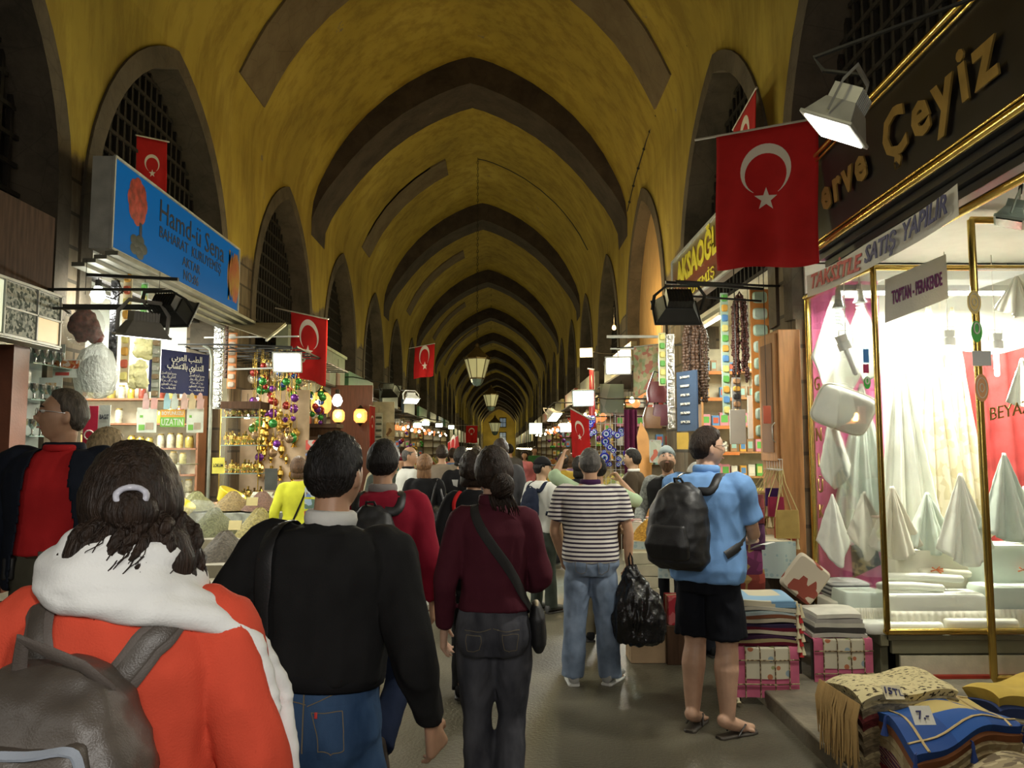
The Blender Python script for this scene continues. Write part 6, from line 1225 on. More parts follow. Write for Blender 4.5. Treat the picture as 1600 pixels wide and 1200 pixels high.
# green and pink wrapped blocks on the low shelf, and the counter before it
t = thing('counter', 'sloping spice counter with white front between striped shirt and blue shirt men', 'counter', (1.72, 6.72, 0)); m = MB(); m.box((-.62, -.22, .62), (.72, .28, .92)); m.build('counter_body', CREAMW, t); m = MB(); m.grid(lambda u, v: (-.64 + 1.38 * u, -.24 - .02 * math.sin(u * 30), .92 - v * .30), 40, 3, thick=.004); m.build('front_cloth', pat('pale_blue_dots', [(.42, .50, .48), (.3, .4, .42)], 24, 'dots'), t)
for s in (-.55, .65): m = MB(); m.box((s - .03, -.18, 0), (s + .03, .24, .62)); m.build('leg', WOODD, t)
for i, (x, y, rx, ry, h, c, c2, lb) in enumerate([(1.26, 6.66, .16, .16, .17, (.62, .25, .02), (.75, .42, .05), 'orange ground spice heap on the sloping counter'), (1.52, 6.80, .15, .14, .20, (.40, .06, .01), (.5, .12, .03), 'brick red spice heap on the sloping counter'), (1.50, 6.58, .13, .10, .10, (.70, .45, .06), None, 'yellow spice heap at the counter front'), (1.80, 6.7, .14, .16, .14, (.45, .4, .3), None, 'pale grain heap on the sloping counter'), (2.08, 6.7, .14, .16, .15, (.3, .35, .08), None, 'green herb heap on the sloping counter')]):
    heap('spice_heap', lb, 'spice', (x, y, .92), rx, ry, h, heap_mat('r%d' % i, c, c2, 60))
for i in range(6): t = thing('sweet_box', 'pink and white sweets box behind the spice heaps, %s' % ['nearest the aisle', 'second from the aisle', 'third from the aisle', 'fourth from the aisle', 'fifth from the aisle', 'farthest from the aisle'][i], 'box', (1.18 + i * .17, 6.95, .92)); m = MB(); m.box((-.075, -.05, 0), (.075, .05, .12 + .02 * (i % 2))); m.build('carton', BOXM[8], t); m = MB(); m.box((-.06, -.045, .13 + .02 * (i % 2)), (.06, .045, .145 + .02 * (i % 2))); m.build('sweets', pat('pink_sweets', [(.6, .2, .2), (.65, .35, .3), (.6, .55, .5)], 60, 'cells'), t)
# cartons next to the striped-shirt man
CARD = pm('cardboard', (.30, .20, .11), .8, var=.12); CRT = pm('cream_carton', (.48, .44, .30), .7)
def carton(label, loc, w_, d_, h, mat, rz=0, name='carton'):
    t = thing(name, label, 'box', loc, rz); m = MB(); m.box((-w_ / 2, -d_ / 2, 0), (w_ / 2, d_ / 2, h)); m.build('carton_body', mat, t, bevel=.004); m = MB(); m.box((-w_ / 2 - .001, -.02, -.0), (w_ / 2 + .001, .02, h + .001)); m.build('tape', pm('tape_tan', (.4, .3, .16), .4), t); return t
carton('brown cardboard box on the ground behind the black carrier bag', (1.17, 6.36, 0), .30, .26, .22, CARD); carton('second brown cardboard box, on top of the one on the ground', (1.16, 6.37, .222), .28, .25, .17, CARD, .05)
for i in range(5): carton('cream sweets carton, %s of the stack of five' % ['lowest', 'second', 'middle', 'fourth', 'topmost'][i], (1.12 + .012 * (i % 2), 6.36, .394 + .094 * i), .27 - .01 * i, .24, .092, CRT, .04 * (-1) ** i)
carton('red and pink gift box on the ground beneath the rounded backpack', (1.42, 6.3, .30), .20, .2, .22, pat('red_gift', [(.3, .02, .03), (.4, .1, .1)], 20, 'cells')); carton('dark crate carrying the red and pink gift box', (1.42, 6.3, 0), .24, .24, .30, WOODD)
# garlands of dried peppers and aubergines
def garland(label, top, n, L, rad, c, seed, bead=.017):
    t = thing('dried_garland', label, 'garland', top); r = random.Random(seed); mt = pm('dried_%d' % seed, c, .45, var=.6, scale=60, bump=.8, bscale=90)
    for k in range(n):
        a = 2 * PI * k / n; x, y = rad * math.cos(a) * r.uniform(.5, 1), rad * math.sin(a) * r.uniform(.5, 1); ll = L * r.uniform(.8, 1); m = MB(); q = int(ll / (bead * 1.5))
        for j in range(q):
            zz = -.06 - j * bead * 1.5; sp = min(1, .4 + j / 8); m.sph((x * sp + r.uniform(-.01, .01), y * sp + r.uniform(-.01, .01), zz), (bead * r.uniform(.8, 1.25), bead * r.uniform(.8, 1.25), bead * r.uniform(.7, 1.5)), 6)
        m.tube([(0, 0, 0), (x * .5, y * .5, -.06), (x, y, -ll)], .003, 4); m.build('pepper_string', mt, t, smooth=60)
garland('dark red garland of dried peppers nearest the orange cabinet', P(1155, 455, 8.0), 12, .95, .11, (.055, .016, .010), 1); garland('brown garland of dried aubergines left of the dark red one', P(1085, 492, 8.4), 12, .98, .13, (.07, .038, .022), 2, .022)
def strip(label, px, y0, y1, wpx, Y, mat, n=8, patches=None, name='hanging_strip', rz=0, th=.02):
    q = Y / 1200; a = P(px, y0, Y); h = (y1 - y0) * q; w_ = wpx * q; t = thing(name, label, 'hanging goods', a, rz); m = MB(); m.box((-w_ / 2, -th / 2, -h), (w_ / 2, th / 2, 0)); m.build('backing', mat, t, bevel=.003); m = MB(); m.tube([(0, 0, 0), (0, 0, max(.12, 3.5 - a.z) if a.y < 10.5 else .12)], .003, 4); m.build('string', IRON, t)
    if patches:
        for i in range(n): m = MB(); z = -h * (i + .5) / n; m.loft([(0, 0, 0, w_ * .40, h / n * .36), (0, 0, -.03, w_ * .32, h / n * .28)], 14, e=4, M=FRAME((0, -th / 2, z), (1, 0, 0), (0, 0, 1), (0, 1, 0))); m.build('packet', patches[i % len(patches)], t, smooth=50)
    return t
FOIL = pm('silver_foil', (.55, .55, .52), .22, metal=.9, var=.5, scale=30, bump=1, bscale=25); ORG = pm('orange_pack', (.46, .18, .04), .5, var=.2); MINT = pm('mint_pack', (.35, .48, .38), .4)
strip('green strip of little soap packets between the two garlands', 1131, 458, 652, 12, 8.2, MINT, 12, [BOXM[3], BOXM[6], BOXM[4], BOXM[1]])
strip('wide orange and mint hanging pack right of the dark red garland', 1186, 452, 690, 30, 7.9, ORG, 9, [MINT, pm('pale_mint_band', (.4, .5, .42), .4)])
strip('small strip of brown sachets below the dark red garland', 1150, 590, 650, 14, 7.6, pm('grey_sachets', (.3, .3, .28), .5), 5, [BOXM[9], BOXM[6], pm('black_sachet', (.03, .03, .03), .4)]); strip('white printed sheet hanging right above the head of man in blue shirt', 1152, 640, 694, 25, 7.4, PAP)
strip('tall white roll hanging in the dried-food shop', 1172, 618, 686, 9, 8.0, PAP); strip('silver foil sachets hanging left of the blue price board', 1047, 522, 672, 12, 9.0, FOIL, 14, [FOIL]); strip('pale yellow sachets hanging left of the silver foil ones', 1034, 520, 604, 11, 9.3, pm('straw_pack', (.5, .5, .28), .4), 6, [BOXM[1], BOXM[3]])
strip('tall white bag bundle at the pier beside the cabinet', 1198, 620, 700, 14, 7.3, pm('clear_bags', (.5, .5, .46), .25), 4, [pm('clear_bags2', (.45, .45, .42), .25)]); strip('red sachets on the door of the orange cabinet', 1198, 634, 662, 12, 6.7, BOXM[2])
# blue price board
t, f, ax = signboard('slate blue price board with rows of white writing above the counter', (P(1057, 600, 8.3).x, 8.3), (P(1088, 600, 8.0).x, 8.0), P(1060, 674, 8.3).z, P(1060, 582, 8.3).z, .02, pm('slate_blue_board', (.035, .065, .12), .6, var=.1))
for i, s in enumerate(['LOKUM', 'TURKISH DELIGHT', 'APPLE TEA', 'SAFFRON', 'PISTACHIO', 'SPICES']): text_part(t, s, FRAME(f(.46, .90 - i * .15), *ax), .035, PAP, width=.15)
t, f, ax = signboard('mustard card with writing under the blue price board', (P(1056, 600, 8.2).x, 8.2), (P(1074, 600, 8.1).x, 8.1), P(1060, 702, 8.2).z, P(1060, 676, 8.2).z, .01, pm('mustard_card', (.40, .26, .04), .7))
# rug and leather goods in front of the next shop
t = thing('rug', 'pale green and pink patterned rug hanging from a rail on the right side', 'rug', P(990, 543, 10.6)); m = MB(); m.grid(lambda u, v: (u * .36, -.35 * u + .02 * math.sin(u * 9 + v * 2), -v * .72 + .22 * u * v), 16, 16, thick=.01); m.build('pile', pat('rug_pattern', [(.35, .42, .26), (.45, .35, .22), (.42, .18, .14), (.5, .42, .28), (.3, .36, .2)], 18, 'cells'), t, smooth=180)
m = MB(); m.tube([(0, .0, .01), (.4, -.38, .01)], .008, 6); m.build('rail', LGREY, t)
for i, (px, py, c, lb) in enumerate([(1026, 612, (.10, .012, .02), 'dark red leather bag under the patterned rug'), (1032, 648, (.09, .02, .035), 'plum leather bag with grey strap, lower'), (1020, 652, (.14, .07, .03), 'brown leather bag with white tag')]):
    p0 = P(px, py, 9.8); t = thing('handbag', lb, 'bag', p0); m = MB(); m.loft([(0, 0, -.14, .11, .05), (0, 0, 0, .13, .06), (0, 0, .13, .09, .03)], 24, e=5); m.build('bag_body', pm('leather_%d' % i, c, .4, var=.2), t); m = MB(); m.tube([(-.09, 0, .1), (-.03, 0, .26), (.05, 0, .24), (.09, 0, .1)], .01, 6); m.build('handle', LEA, t)
t = thing('column_panel', 'orange scroll-cut wooden panel beside the purple cloth', 'panel', P(1004, 720, 9.6)); m = MB(); m.prism([(-.09, -1.0), (.09, -1.0), (.11, .1), (.06, .34), (-.02, .48), (-.07, .30), (-.05, 0)], FRAME((0, 0, 0), (1, 0, 0), (0, 0, 1), (0, -1, 0)), .04); m.build('panel', pm('orange_scroll_wood', (.55, .27, .08), .5, var=.15), t)
t = thing('hanging_cloth', 'long purple cloth hanging beside the orange scroll-cut panel', 'cloth', P(985, 640, 10.0)); m = MB(); m.grid(lambda u, v: ((u - .5) * .17, .03 * math.sin(u * 16), -v * 1.3), 24, 6, thick=.006); m.build('cloth', cloth('purple_velvet', (.10, .015, .05)), t)
t, f, ax = signboard('framed floral print behind the vendor in knit cap', (P(1015, 700, 9.2).x, 9.2), (P(1033, 700, 9.2).x, 9.2), P(1020, 722, 9.2).z, P(1020, 688, 9.2).z, .02, pat('floral_print', [(.35, .38, .3), (.4, .12, .08), (.42, .44, .36)], 12, 'cells'), frame=(LGREY, .01))
# black floodlight, seen from behind
p0 = P(1056, 488, 7.2); floodlight('big black floodlight seen from behind on the right-hand rail', p0, (.0, .8, -.60), .42, pm('black_metal', (.012, .013, .012), .5, var=.2), on=EMW, power=30, arm=[p0 + V((0, .0, .30)), p0 + V((.95, .2, .30))])
t = thing('rail', 'long dark iron rail reaching from the right wall over the goods', 'rail', P(1040, 441, 7.1)); m = MB(); m.bar((0, 0, 0), (1.02, .3, .0), .025); m.bar((.05, 0, -.12), (1.0, .3, -.12), .018); m.build('bars', IRON, t)
p0 = P(966, 571, 10.5); floodlight('glaring white floodlight facing the viewer on the right side', p0, (-.15, -.85, -.42), .34, LGREY, on=EMW, power=45, arm=[p0 + V((0, .1, .25)), p0 + V((.7, .1, .3))])
t = thing('rail', 'pale double rail above the glaring white floodlight', 'rail', P(948, 526, 10.6)); m = MB(); m.bar((0, 0, 0), (.95, 0, .0), .035); m.bar((.05, 0, -.17), (.9, 0, -.17), .02); m.build('bars', LGREY, t)
p0 = P(916, 551, 15.5); floodlight('square warm lamp high on the right side', p0, (-.25, -.9, -.2), .26, LGREY, on=emi('amber_flood', (1, .72, .36), 14), power=45, col=(1, .72, .36), arm=[p0 + V((.4, .2, .0))])
p0 = P(912, 622, 12.5); floodlight('greenish white lamp beneath the warm lamp', p0, (-.25, -.9, -.25), .36, LGREY, on=EMCOOL, power=40, col=(.8, 1, .85), arm=[p0 + V((.4, .2, .0))])
p0 = P(885, 668, 13.5); floodlight('small white lamp low beside the slanting red flag', p0, (-.3, -.9, -.1), .22, LGREY, on=EMW, power=15)
p0 = P(866, 651, 14.5); floodlight('pale lamp with tilted white housing at right of the aisle', p0, (.5, -.4, -.6), .3, pm('white_housing', (.6, .6, .56), .4), on=EMCOOL, power=8)
t, f, ax = signboard('blank pale square sign with its lamp, right of the aisle centre', (P(827, 660, 16).x, 16), (P(847, 660, 16).x, 16), P(830, 678, 16).z, P(830, 661, 16).z, .05, emi('lit_white_sign', (.9, 1, .85), 1.6))
# warm lamp hidden on the right that lights one arch
light('POINT', (2.1, 14.3, 4.1), 70, (1, .66, .25), .1); bulb('bare amber bulb fixed below the brightly lit right arch', (2.1, 14.3, 3.95), .04, EMWARM, power=0)
m = MB(); m.box((2.95, 12.75, 3.6), (3.0, 16.4, 6.4)); tag(m.build('window_520', pm('golden_boarding', (.50, .33, .15), .7, var=.2, stretch=(1, 8, .6))), kind='structure')
# ================================================================== left side
# ---- the blue lightbox sign
BLUE = emi('lit_blue_sign', (.0, .085, .25), .72); BLUE.node_tree.nodes['Principled BSDF'].inputs['Base Color'].default_value = (0, .03, .09, 1); BLUE.node_tree.nodes['Principled BSDF'].inputs['Specular IOR Level'].default_value = .1
SIDEW = pm('sign_white_side', (.42, .42, .38), .6)
DKT = pm('dark_blue_letters', (.006, .010, .03), .5)
t, f, ax = signboard('lit blue shop sign with a red rose, a tulip and dark blue lettering', (-3.60, 6.97), (-3.60, 10.35), 3.53, 4.40, .20, SIDEW)
m = MB(); m.hexa([f(u, v, o) for o in (.002, .008) for (u, v) in ((.01, .02), (.99, .02), (.99, .98), (.01, .98))]); m.build('lit_face', BLUE, t)
m = MB()
for (a, b_) in (((0, 0), (1, 0)), ((0, 1), (1, 1)), ((0, 0), (0, 1)), ((1, 0), (1, 1))): m.bar(f(*a, .006), f(*b_, .006), .022)
m.build('frame', SIDEW, t)
for s, u, v, sz, wd in (('Hamd-ü Sena', .55, .74, .34, 1.85), ('BAHARAT  KURUYEMİŞ', .54, .49, .17, 1.75), ('AKTAR', .53, .30, .15, .50), ('NO:86', .53, .13, .16, .42)): text_part(t, s, FRAME(f(u, v, .012), *ax), sz, DKT, width=wd, ext=.002)
def petals(t, f, u, v, su, sv, mt, n, name, layers=3, spread=1.0):
    m = MB(); r = random.Random(int(u * 100))
    for l in range(layers):
        k = n - l * 2
        for i in range(max(3, k)):
            a = 2 * PI * i / max(3, k) + l * .5; R = (1 - l / layers) * .62; cu, cv = u + su * R * math.cos(a), v + sv * R * math.sin(a); q = 12; sc_ = .5 * (1 - l * .22)
            c = [f(cu + su * sc_ * math.cos(2 * PI * j / q), cv + sv * sc_ * math.sin(2 * PI * j / q), .012 + l * .003) for j in range(q)]; m.add([f(cu, cv, .018 + l * .004)] + c, [(0, j + 1, (j + 1) % q + 1) for j in range(q)])
    m.build(name, mt, t, smooth=180)
petals(t, f, .135, .67, .055, .25, pm('rose_red', (.30, .03, .02), .5, var=.5, scale=14), 8, 'rose')
m = MB(); m.hexa([f(u, v, o) for o in (.010, .014) for (u, v) in ((.155, .12), (.17, .12), (.165, .45), (.150, .45))]); m.build('rose_stem', DKT, t); petals(t, f, .15, .17, .05, .13, pm('dark_rose_leaf', (.015, .025, .02), .6), 5, 'rose_leaf', 2)
m = MB()
for i, (du, w_) in enumerate([(-.045, .05), (-.015, .055), (.018, .055), (.045, .05)]):
    k = 12; pts = [(.925 + du + w_ * math.sin(PI * j / k) * .6 * (1 if j <= k else -1), .12 + .76 * j / k) for j in range(k + 1)] + [(.925 + du * .6 - w_ * math.sin(PI * j / k) * .6, .12 + .76 * j / k) for j in range(k, -1, -1)]
    m.add([f(a, b_, .012 + i * .002) for a, b_ in pts], [tuple(range(len(pts)))])
m.build('tulip', pm('tulip_red_yellow', (.40, .28, .02), .5, var=.2, scale=3, base2=(.30, .04, .02)), t, smooth=0)
flag('small red flag inside the arch above the blue shop sign', P(214, 212, 9.2), P(262, 222, 9.6), 1.05, pole=(.02, .02), seed=5)
flag('red flag hanging from a curved pole left of the aisle', P(455, 487, 12.2), P(512, 499, 11.6), 1.02, pole=(.45, .02), seed=6)
flag('red flag high on the left, in front of the dark ribs', P(648, 543, 20), P(679, 537, 19.2), .82, pole=(.3, .02), seed=7)
flag('small far red flag beneath the end of the vault', P(728, 665, 40), P(746, 665, 40), .90, pole=(.6, .05), seed=8)
flag('edge-on red flag by the framed pictures on the left', P(578, 634, 15.5), P(586, 636, 15.9), .95, pole=(.02, .02), seed=9)
flag('small tilted red flag low over the crowd, left of centre', P(700, 692, 24), P(716, 680, 23), .5, pole=(.02, .02), seed=10)
# stepped metal cornice beneath the blue sign
m = MB()
for i in range(4): m.box((-3.64 - .10 * i, 6.95, 3.46 - .035 * i), (-3.52 - .10 * i, 10.9, 3.50 - .035 * i))
tag(m.build('cornice', pm('olive_metal', (.20, .20, .16), .5, metal=.3), loc=(0, 0, 0), bevel=.004), 'ribbed grey metal cornice under the blue shop sign', 'cornice')
# ---- shop L1
M_L1 = pm('bright_white_lining', (.74, .76, .72), .5, var=.04)
alcove(XL, -1, 9.45, 1.82, M_L1, depth=2.4, zt=3.7, name='wall_left_alcove')
light('AREA', (-5.2, 9.2, 3.6), 300, (1, 1, .90), 1.6, rot=(0, 0, 0), sy=1.6)
for i, (x, y) in enumerate([(-4.6, 8.3), (-5.0, 9.3), (-4.6, 10.3)]): tube_lamp(['front', 'middle', 'rear'][i] + ' fluorescent tube on the ceiling of the herb shop', (x, y, 3.6), 1.2, (0, 1, 0))
bulb('glaring compact bulb hanging near the near pillar of the herb shop', P(153, 462, 7.4), .07, emi('compact_bulb', (1, 1, .88), 22), power=14, col=(1, 1, .88), cord=.8)
m = MB(); m.box((-3.98, 10.90, 0), (-3.90, 10.98, 3.5)); tag(m.build('shop_post', pm('bronze_frame', (.14, .12, .07), .4, metal=.4)), 'slim bronze post at the far side of the herb shop', 'post')
t = thing('pole', 'bent grey metal pole standing at the far side of the herb shop', 'pole', (P(324, 800, 9.9).x, 9.9, 0)); m = MB(); m.tube([(0, 0, 0), (0, 0, 2.85), (-.03, 0, 2.97), (-.12, 0, 3.02)], .022, 10); m.build('tube', pm('grey_tube', (.25, .26, .22), .35, metal=.6), t)
ZL = [.95, 1.33, 1.70, 2.05, 2.40]
shelf_rack('brown wooden shelf of bottles and jars at the end wall of the herb shop', -6.4, -4.3, 11.2, ZL, mat=pm('red_brown_shelf', (.26, .11, .05), .5))
rnd = random.Random(9); JP = [jar_proto(c, .05 + .008 * (i % 2), .17 + .03 * (i % 3), 'small bottle of amber or golden oil on the herb shop shelf', 'bottles in the herb shop') for i, c in enumerate([(.55, .35, .05), (.45, .15, .03), (.6, .5, .2), (.35, .28, .06), (.5, .48, .35), (.25, .05, .03)])]
for z in ZL: fill(JP, -6.3, -4.38, 11.03, z, .135, rnd)
# glass counter with jars right of the posters
t = thing('display_case', 'tall glass display case with jars at the far side of the herb shop', 'display case', (-4.35, 9.9, 0)); m = MB()
for z in (.3, .75, 1.15, 1.5): m.box((-.42, -.15, z - .012), (.42, .15, z))
m.build('shelf_board', pm('olive_shelf', (.18, .16, .08), .5), t); m = MB(); m.box((-.44, -.17, 0), (.44, .17, .28)); m.build('base', WOODD, t); m = MB(); m.box((-.43, -.165, .3), (.43, -.155, 1.72)); m.build('front_glass', GLASS, t)
JP2 = [jar_proto(c, .045, .15, 'glass jar of herbs in the tall display case', 'jars in the tall display case', lid=(.5, .33, .05)) for c in [(.3, .3, .12), (.5, .45, .3), (.2, .16, .08), (.45, .42, .16)]]
for z in (.3, .75, 1.15, 1.5): fill(JP2, -4.70, -3.98, 9.9, z, .115, rnd)
# Arabic sign: presentation forms laid out left to right
ABL = pm('navy_sign', (.004, .007, .06), .5, var=.1, spec=.2)
pa = P(233, 612, 8.6); pb = P(325, 616, 9.3); t, f, ax = signboard('navy blue sign with white Arabic writing hanging in the herb shop', (pa.x, 8.6), (pb.x, 9.3), pa.z, P(233, 543, 8.6).z, .02, ABL)
def ar(s): return s[::-1]
AR1 = '\ufe8d\ufedf\ufec4\ufe90 \ufe8d\ufedf\ufecc\ufeae\ufe91\ufef2'; AR2 = '\ufe8d\ufedf\ufe98\ufeaa\ufe8d\ufeed\ufef1 \ufe91\ufe8e\ufefb\ufecb\ufeb8\ufe8e\ufe8f'
text_part(t, ar(AR1), FRAME(f(.60, .84), *ax), .10, PAP, width=.42, ext=.002, bold=.001); text_part(t, ar(AR2), FRAME(f(.58, .64), *ax), .10, PAP, width=.50, ext=.002, bold=.001)
AR3 = ['\ufea0\ufee4\ufef4\ufeca \ufe83\ufee7\ufeed\ufe8d\ufec9 \ufe8d\ufedf\ufecc\ufeb4\ufede', '\ufe8d\ufedf\ufeb8\ufe8e\ufef1 \ufeed\ufe8d\ufedf\ufe90\ufeec\ufe8e\ufead', '\ufeaf\ufef3\ufe95 \ufe8d\ufedf\ufe90\ufeae\ufedb\ufe94', '\ufee3\ufeb4\ufedaf\ufe8d\ufedf\ufecc\ufec4\ufeed\ufead'.replace('f', ' '), '\ufe8d\ufedf\ufec4\ufe90']
for c_, u in enumerate((.78, .30)):
    for i, s in enumerate(AR3): text_part(t, ar(s), FRAME(f(u, .46 - i * .085), *ax), .038, PAP, width=.22 - .02 * ((i + c_) % 3), ext=.0005)
# posters and notices
def poster(label, x0, y0, x1, y1, Y, mat, texts=(), blocks=(), Y2=None):
    Y2 = Y2 or Y; a = P(x0, y1, Y); b_ = P(x1, y1, Y2); zt = P(x0, y0, Y).z; t, f, ax = signboard(label, (a.x, Y), (b_.x, Y2), a.z, zt, .006, mat, cat='notice', name='notice')
    for s, u, v, sz, mt, wd in texts: text_part(t, s, FRAME(f(u, v, .004), *ax), sz, mt, width=wd, ext=.001, bold=.001)
    for (u0, v0, u1, v1, mt) in blocks: m = MB(); m.hexa([f(u, v, o) for o in (.0005, .003) for (u, v) in ((u0, v0), (u1, v0), (u1, v1), (u0, v1))]); m.build('printed_area', mt, t)
    return t
GRN = pm('print_green', (.16, .42, .06), .5); LOR = pm('print_orange', (.70, .36, .06), .5); PWH = pm('poster_white', (.62, .66, .58), .5); TAN = pm('print_tan', (.42, .34, .25), .5)
poster('orange and green notice about growing taller in the herb shop', 250, 640, 288, 667, 9.0, LOR, [('BOYUNUZU', .5, .78, .06, PWH, .25), ('UZATIN', .5, .26, .11, PWH, .25)], [(.0, .0, 1, .56, GRN)])
poster('pale poster with garlic and lime, left of the growing-taller notice', 213, 637, 244, 676, 9.0, PWH, (), [(.1, .1, .4, .32, GRN), (.45, .12, .85, .4, TAN), (.15, .6, .3, .7, GRN)])
poster('pale poster with garlic and lime, right of the growing-taller notice', 291, 637, 317, 676, 9.0, PWH, (), [(.1, .1, .4, .32, GRN), (.45, .12, .85, .4, TAN), (.15, .6, .3, .7, GRN)])
poster('yellow hand-written notice by the bronze post', 331, 715, 350, 740, 9.6, pm('yellow_paper', (.62, .56, .08), .6), [('LOKUM', .5, .5, .06, DKT, .12)])
poster('white paper with faint drawing on the near pillar of the herb shop', 62, 538, 101, 566, 6.9, PWH, (), [(.1, .2, .9, .8, pm('faint_grey', (.45, .44, .42), .6))]); poster('card showing a row of reddish sweets on the near pillar', 82, 562, 125, 590, 6.85, PWH, (), [(.03, .5, .95, .95, pat('print_sweets', [(.5, .22, .08), (.6, .5, .4), (.4, .08, .03)], 40, 'cells')), (.1, .12, .6, .3, pm('print_red', (.5, .08, .06), .5))])
poster('card with a round orange flower beneath the row of sweets', 60, 590, 96, 622, 6.8, PWH, (), [(.3, .2, .75, .75, pat('print_flower', [(.5, .3, .12), (.6, .5, .35)], 60, 'cells'))])
t = poster('narrow red and white stand-up banner with crescent, behind man in navy jacket', 128, 633, 170, 700, 6.0, PWH, [('BAGIT', .78, .72, .05, DKT, .07)], [(.02, .02, .55, .98, pm('banner_red', (.55, .02, .06), .5))])
m = MB(); n = 24; m.tube([V((.055 + .035 * math.cos(.5 + (2 * PI - 1) * i / n), .035 * 0 - .01, .10 + .035 * math.sin(.5 + (2 * PI - 1) * i / n))) for i in range(n + 1)], .006, 6); m.build('crescent', FLAGW, t)
for i, (x, c) in enumerate([(228, (.62, .40, .38)), (241, (.6, .32, .28)), (261, (.30, .48, .52)), (273, (.45, .5, .45)), (288, (.62, .42, .36)), (300, (.62, .5, .3)), (313, (.6, .38, .34))]):
    p0 = P(x, 627, 8.9); t = thing('bath_mitt', 'pastel paper hand shape in a row under the navy sign', 'bath mitt', p0, group='paper hands in a row'); m = MB(); m.prism([(-.035, -.09), (.035, -.09), (.045, .02), (.038, .03), (.028, .015), (.02, .085), (0, .10), (-.02, .085), (-.035, .02)], FRAME((0, 0, 0), (1, 0, 0), (0, 0, 1), (0, -1, 0)), .006); m.build('paper', pm('pastel_%d' % i, c, .6), t)
# strips and bundles hanging at the shop front
DF = pm('dark_foil', (.10, .10, .11), .2, metal=.8, var=.8, scale=20, bump=1, bscale=22)
strip('long crinkled dark foil roll hanging in the herb shop front', 181, 438, 612, 13, 7.5, DF); strip('strip of sachets with a red top knot next to the dark foil roll', 201, 425, 600, 13, 7.6, pm('sachet_backing', (.5, .42, .25), .5), 9, [BOXM[6], BOXM[2], BOXM[1]])
strip('short green topped strip behind the iron rails', 227, 442, 512, 10, 7.8, MINT, 4, [BOXM[3], BOXM[1]]); strip('strip of clear packets hanging before the navy sign', 246, 530, 622, 13, 7.8, pm('grey_green_packets', (.24, .26, .20), .3), 7, [pm('packet_brown', (.25, .18, .1), .3), pm('packet_grey', (.35, .36, .3), .3)])
strip('mirror-bright silver sachet strip at the far post of the herb shop', 343, 502, 640, 15, 10.6, FOIL, 14, [FOIL]); strip('thin brown bead chain by the silver sachet strip', 355, 505, 592, 5, 10.5, pm('brown_beads', (.06, .03, .02), .4), 12, [pm('brown_beads2', (.1, .05, .03), .3)]); strip('orange upright sign board with white writing beyond the herb shop', 364, 520, 608, 14, 10.9, pm('orange_board', (.58, .20, .05), .5), 7, [pm('writing_white', (.6, .5, .4), .5)])
for i, (x, y, r_) in enumerate([(222, 548, 17), (216, 585, 18), (236, 540, 12)]):
    p0 = P(x, y, 7.9); q = 7.9 / 1200; t = thing('loofah_bunch', ['upper', 'lower', 'small right'][i] + ' pale yellow bunch of bath puffs hanging in the herb shop', 'bath puffs', p0); m = MB(); rr_ = random.Random(i)
    for k in range(9): m.sph((rr_.uniform(-.6, .6) * r_ * q, rr_.uniform(-.03, .03), rr_.uniform(-.8, .8) * r_ * q), r_ * q * .55, 8)
    o = remesh(m.build('puffs', pm('pale_yellow_net', (.62, .60, .32), .8, bump=1, bscale=90), t), .012, 2); folds(o, .02, sc_=(30, 30, 30), seed=i); m = MB(); m.tube([(0, 0, 0), (0, 0, .4)], .003, 4); m.build('string', IRON, t)
WRAP = bpy.data.materials.new('clear_plastic_wrap'); WRAP.use_nodes = True; nt = WRAP.node_tree; b = nt.nodes['Principled BSDF']; b.inputs['Base Color'].default_value = (.7, .74, .68, 1); b.inputs['Roughness'].default_value = .15; b.inputs['Alpha'].default_value = .16; n2 = nd(nt, 'ShaderNodeTexNoise'); n2.inputs['Scale'].default_value = 14; bp = nd(nt, 'ShaderNodeBump'); bp.inputs['Strength'].default_value = .8; bp.inputs['Distance'].default_value = .03; nt.links.new(n2.outputs[0], bp.inputs['Height']); nt.links.new(bp.outputs[0], b.inputs['Normal'])
p0 = P(131, 508, 6.9); t = thing('wrapped_bundle', 'round dark red bundle in clear wrapping hanging at the near pillar', 'bundle', p0); m = MB()
for k in range(14): rr_ = random.Random(k); m.sph((rr_.uniform(-.09, .09), rr_.uniform(-.06, .06), rr_.uniform(-.11, .11)), .07, 8)
o = remesh(m.build('red_contents', pm('dark_red_dried', (.13, .03, .025), .5, var=.5, scale=30), t), .014, 1); folds(o, .02, sc_=(25, 25, 25)); m = MB(); m.sph((0, 0, 0), (.18, .13, .19), 24); m.tube([(0, 0, .17), (0, 0, .30)], [.05, .02], 10); m.build('clear_wrap', WRAP, t, smooth=180); m = MB(); m.tube([(0, 0, .28), (0, 0, .6)], .003, 4); m.build('string', IRON, t)
p0 = P(150, 580, 6.95); t = thing('plastic_bag', 'big clear plastic bag of white sponges below the red bundle', 'bag', p0); m = MB(); m.loft([(0, 0, -.24, .06, .05), (0, 0, -.20, .16, .10), (0, 0, 0, .20, .13), (0, 0, .18, .14, .09), (0, 0, .25, .03, .03)], 24); MILK = WRAP.copy(); MILK.name = 'milky_plastic'; MILK.node_tree.nodes['Principled BSDF'].inputs['Alpha'].default_value = .62; o = m.build('bag_film', MILK, t, smooth=180); folds(o, .035, sc_=(12, 12, 6))
m = MB(); m.loft([(0, 0, -.19, .10, .05), (0, 0, -.08, .15, .08), (0, 0, .08, .12, .07), (0, 0, .14, .06, .04)], 20); m.build('white_contents', pm('sponge_white', (.5, .5, .44), .8), t); m = MB(); m.tube([(0, 0, .24), (0, 0, .4)], .003, 4); m.build('string', IRON, t)
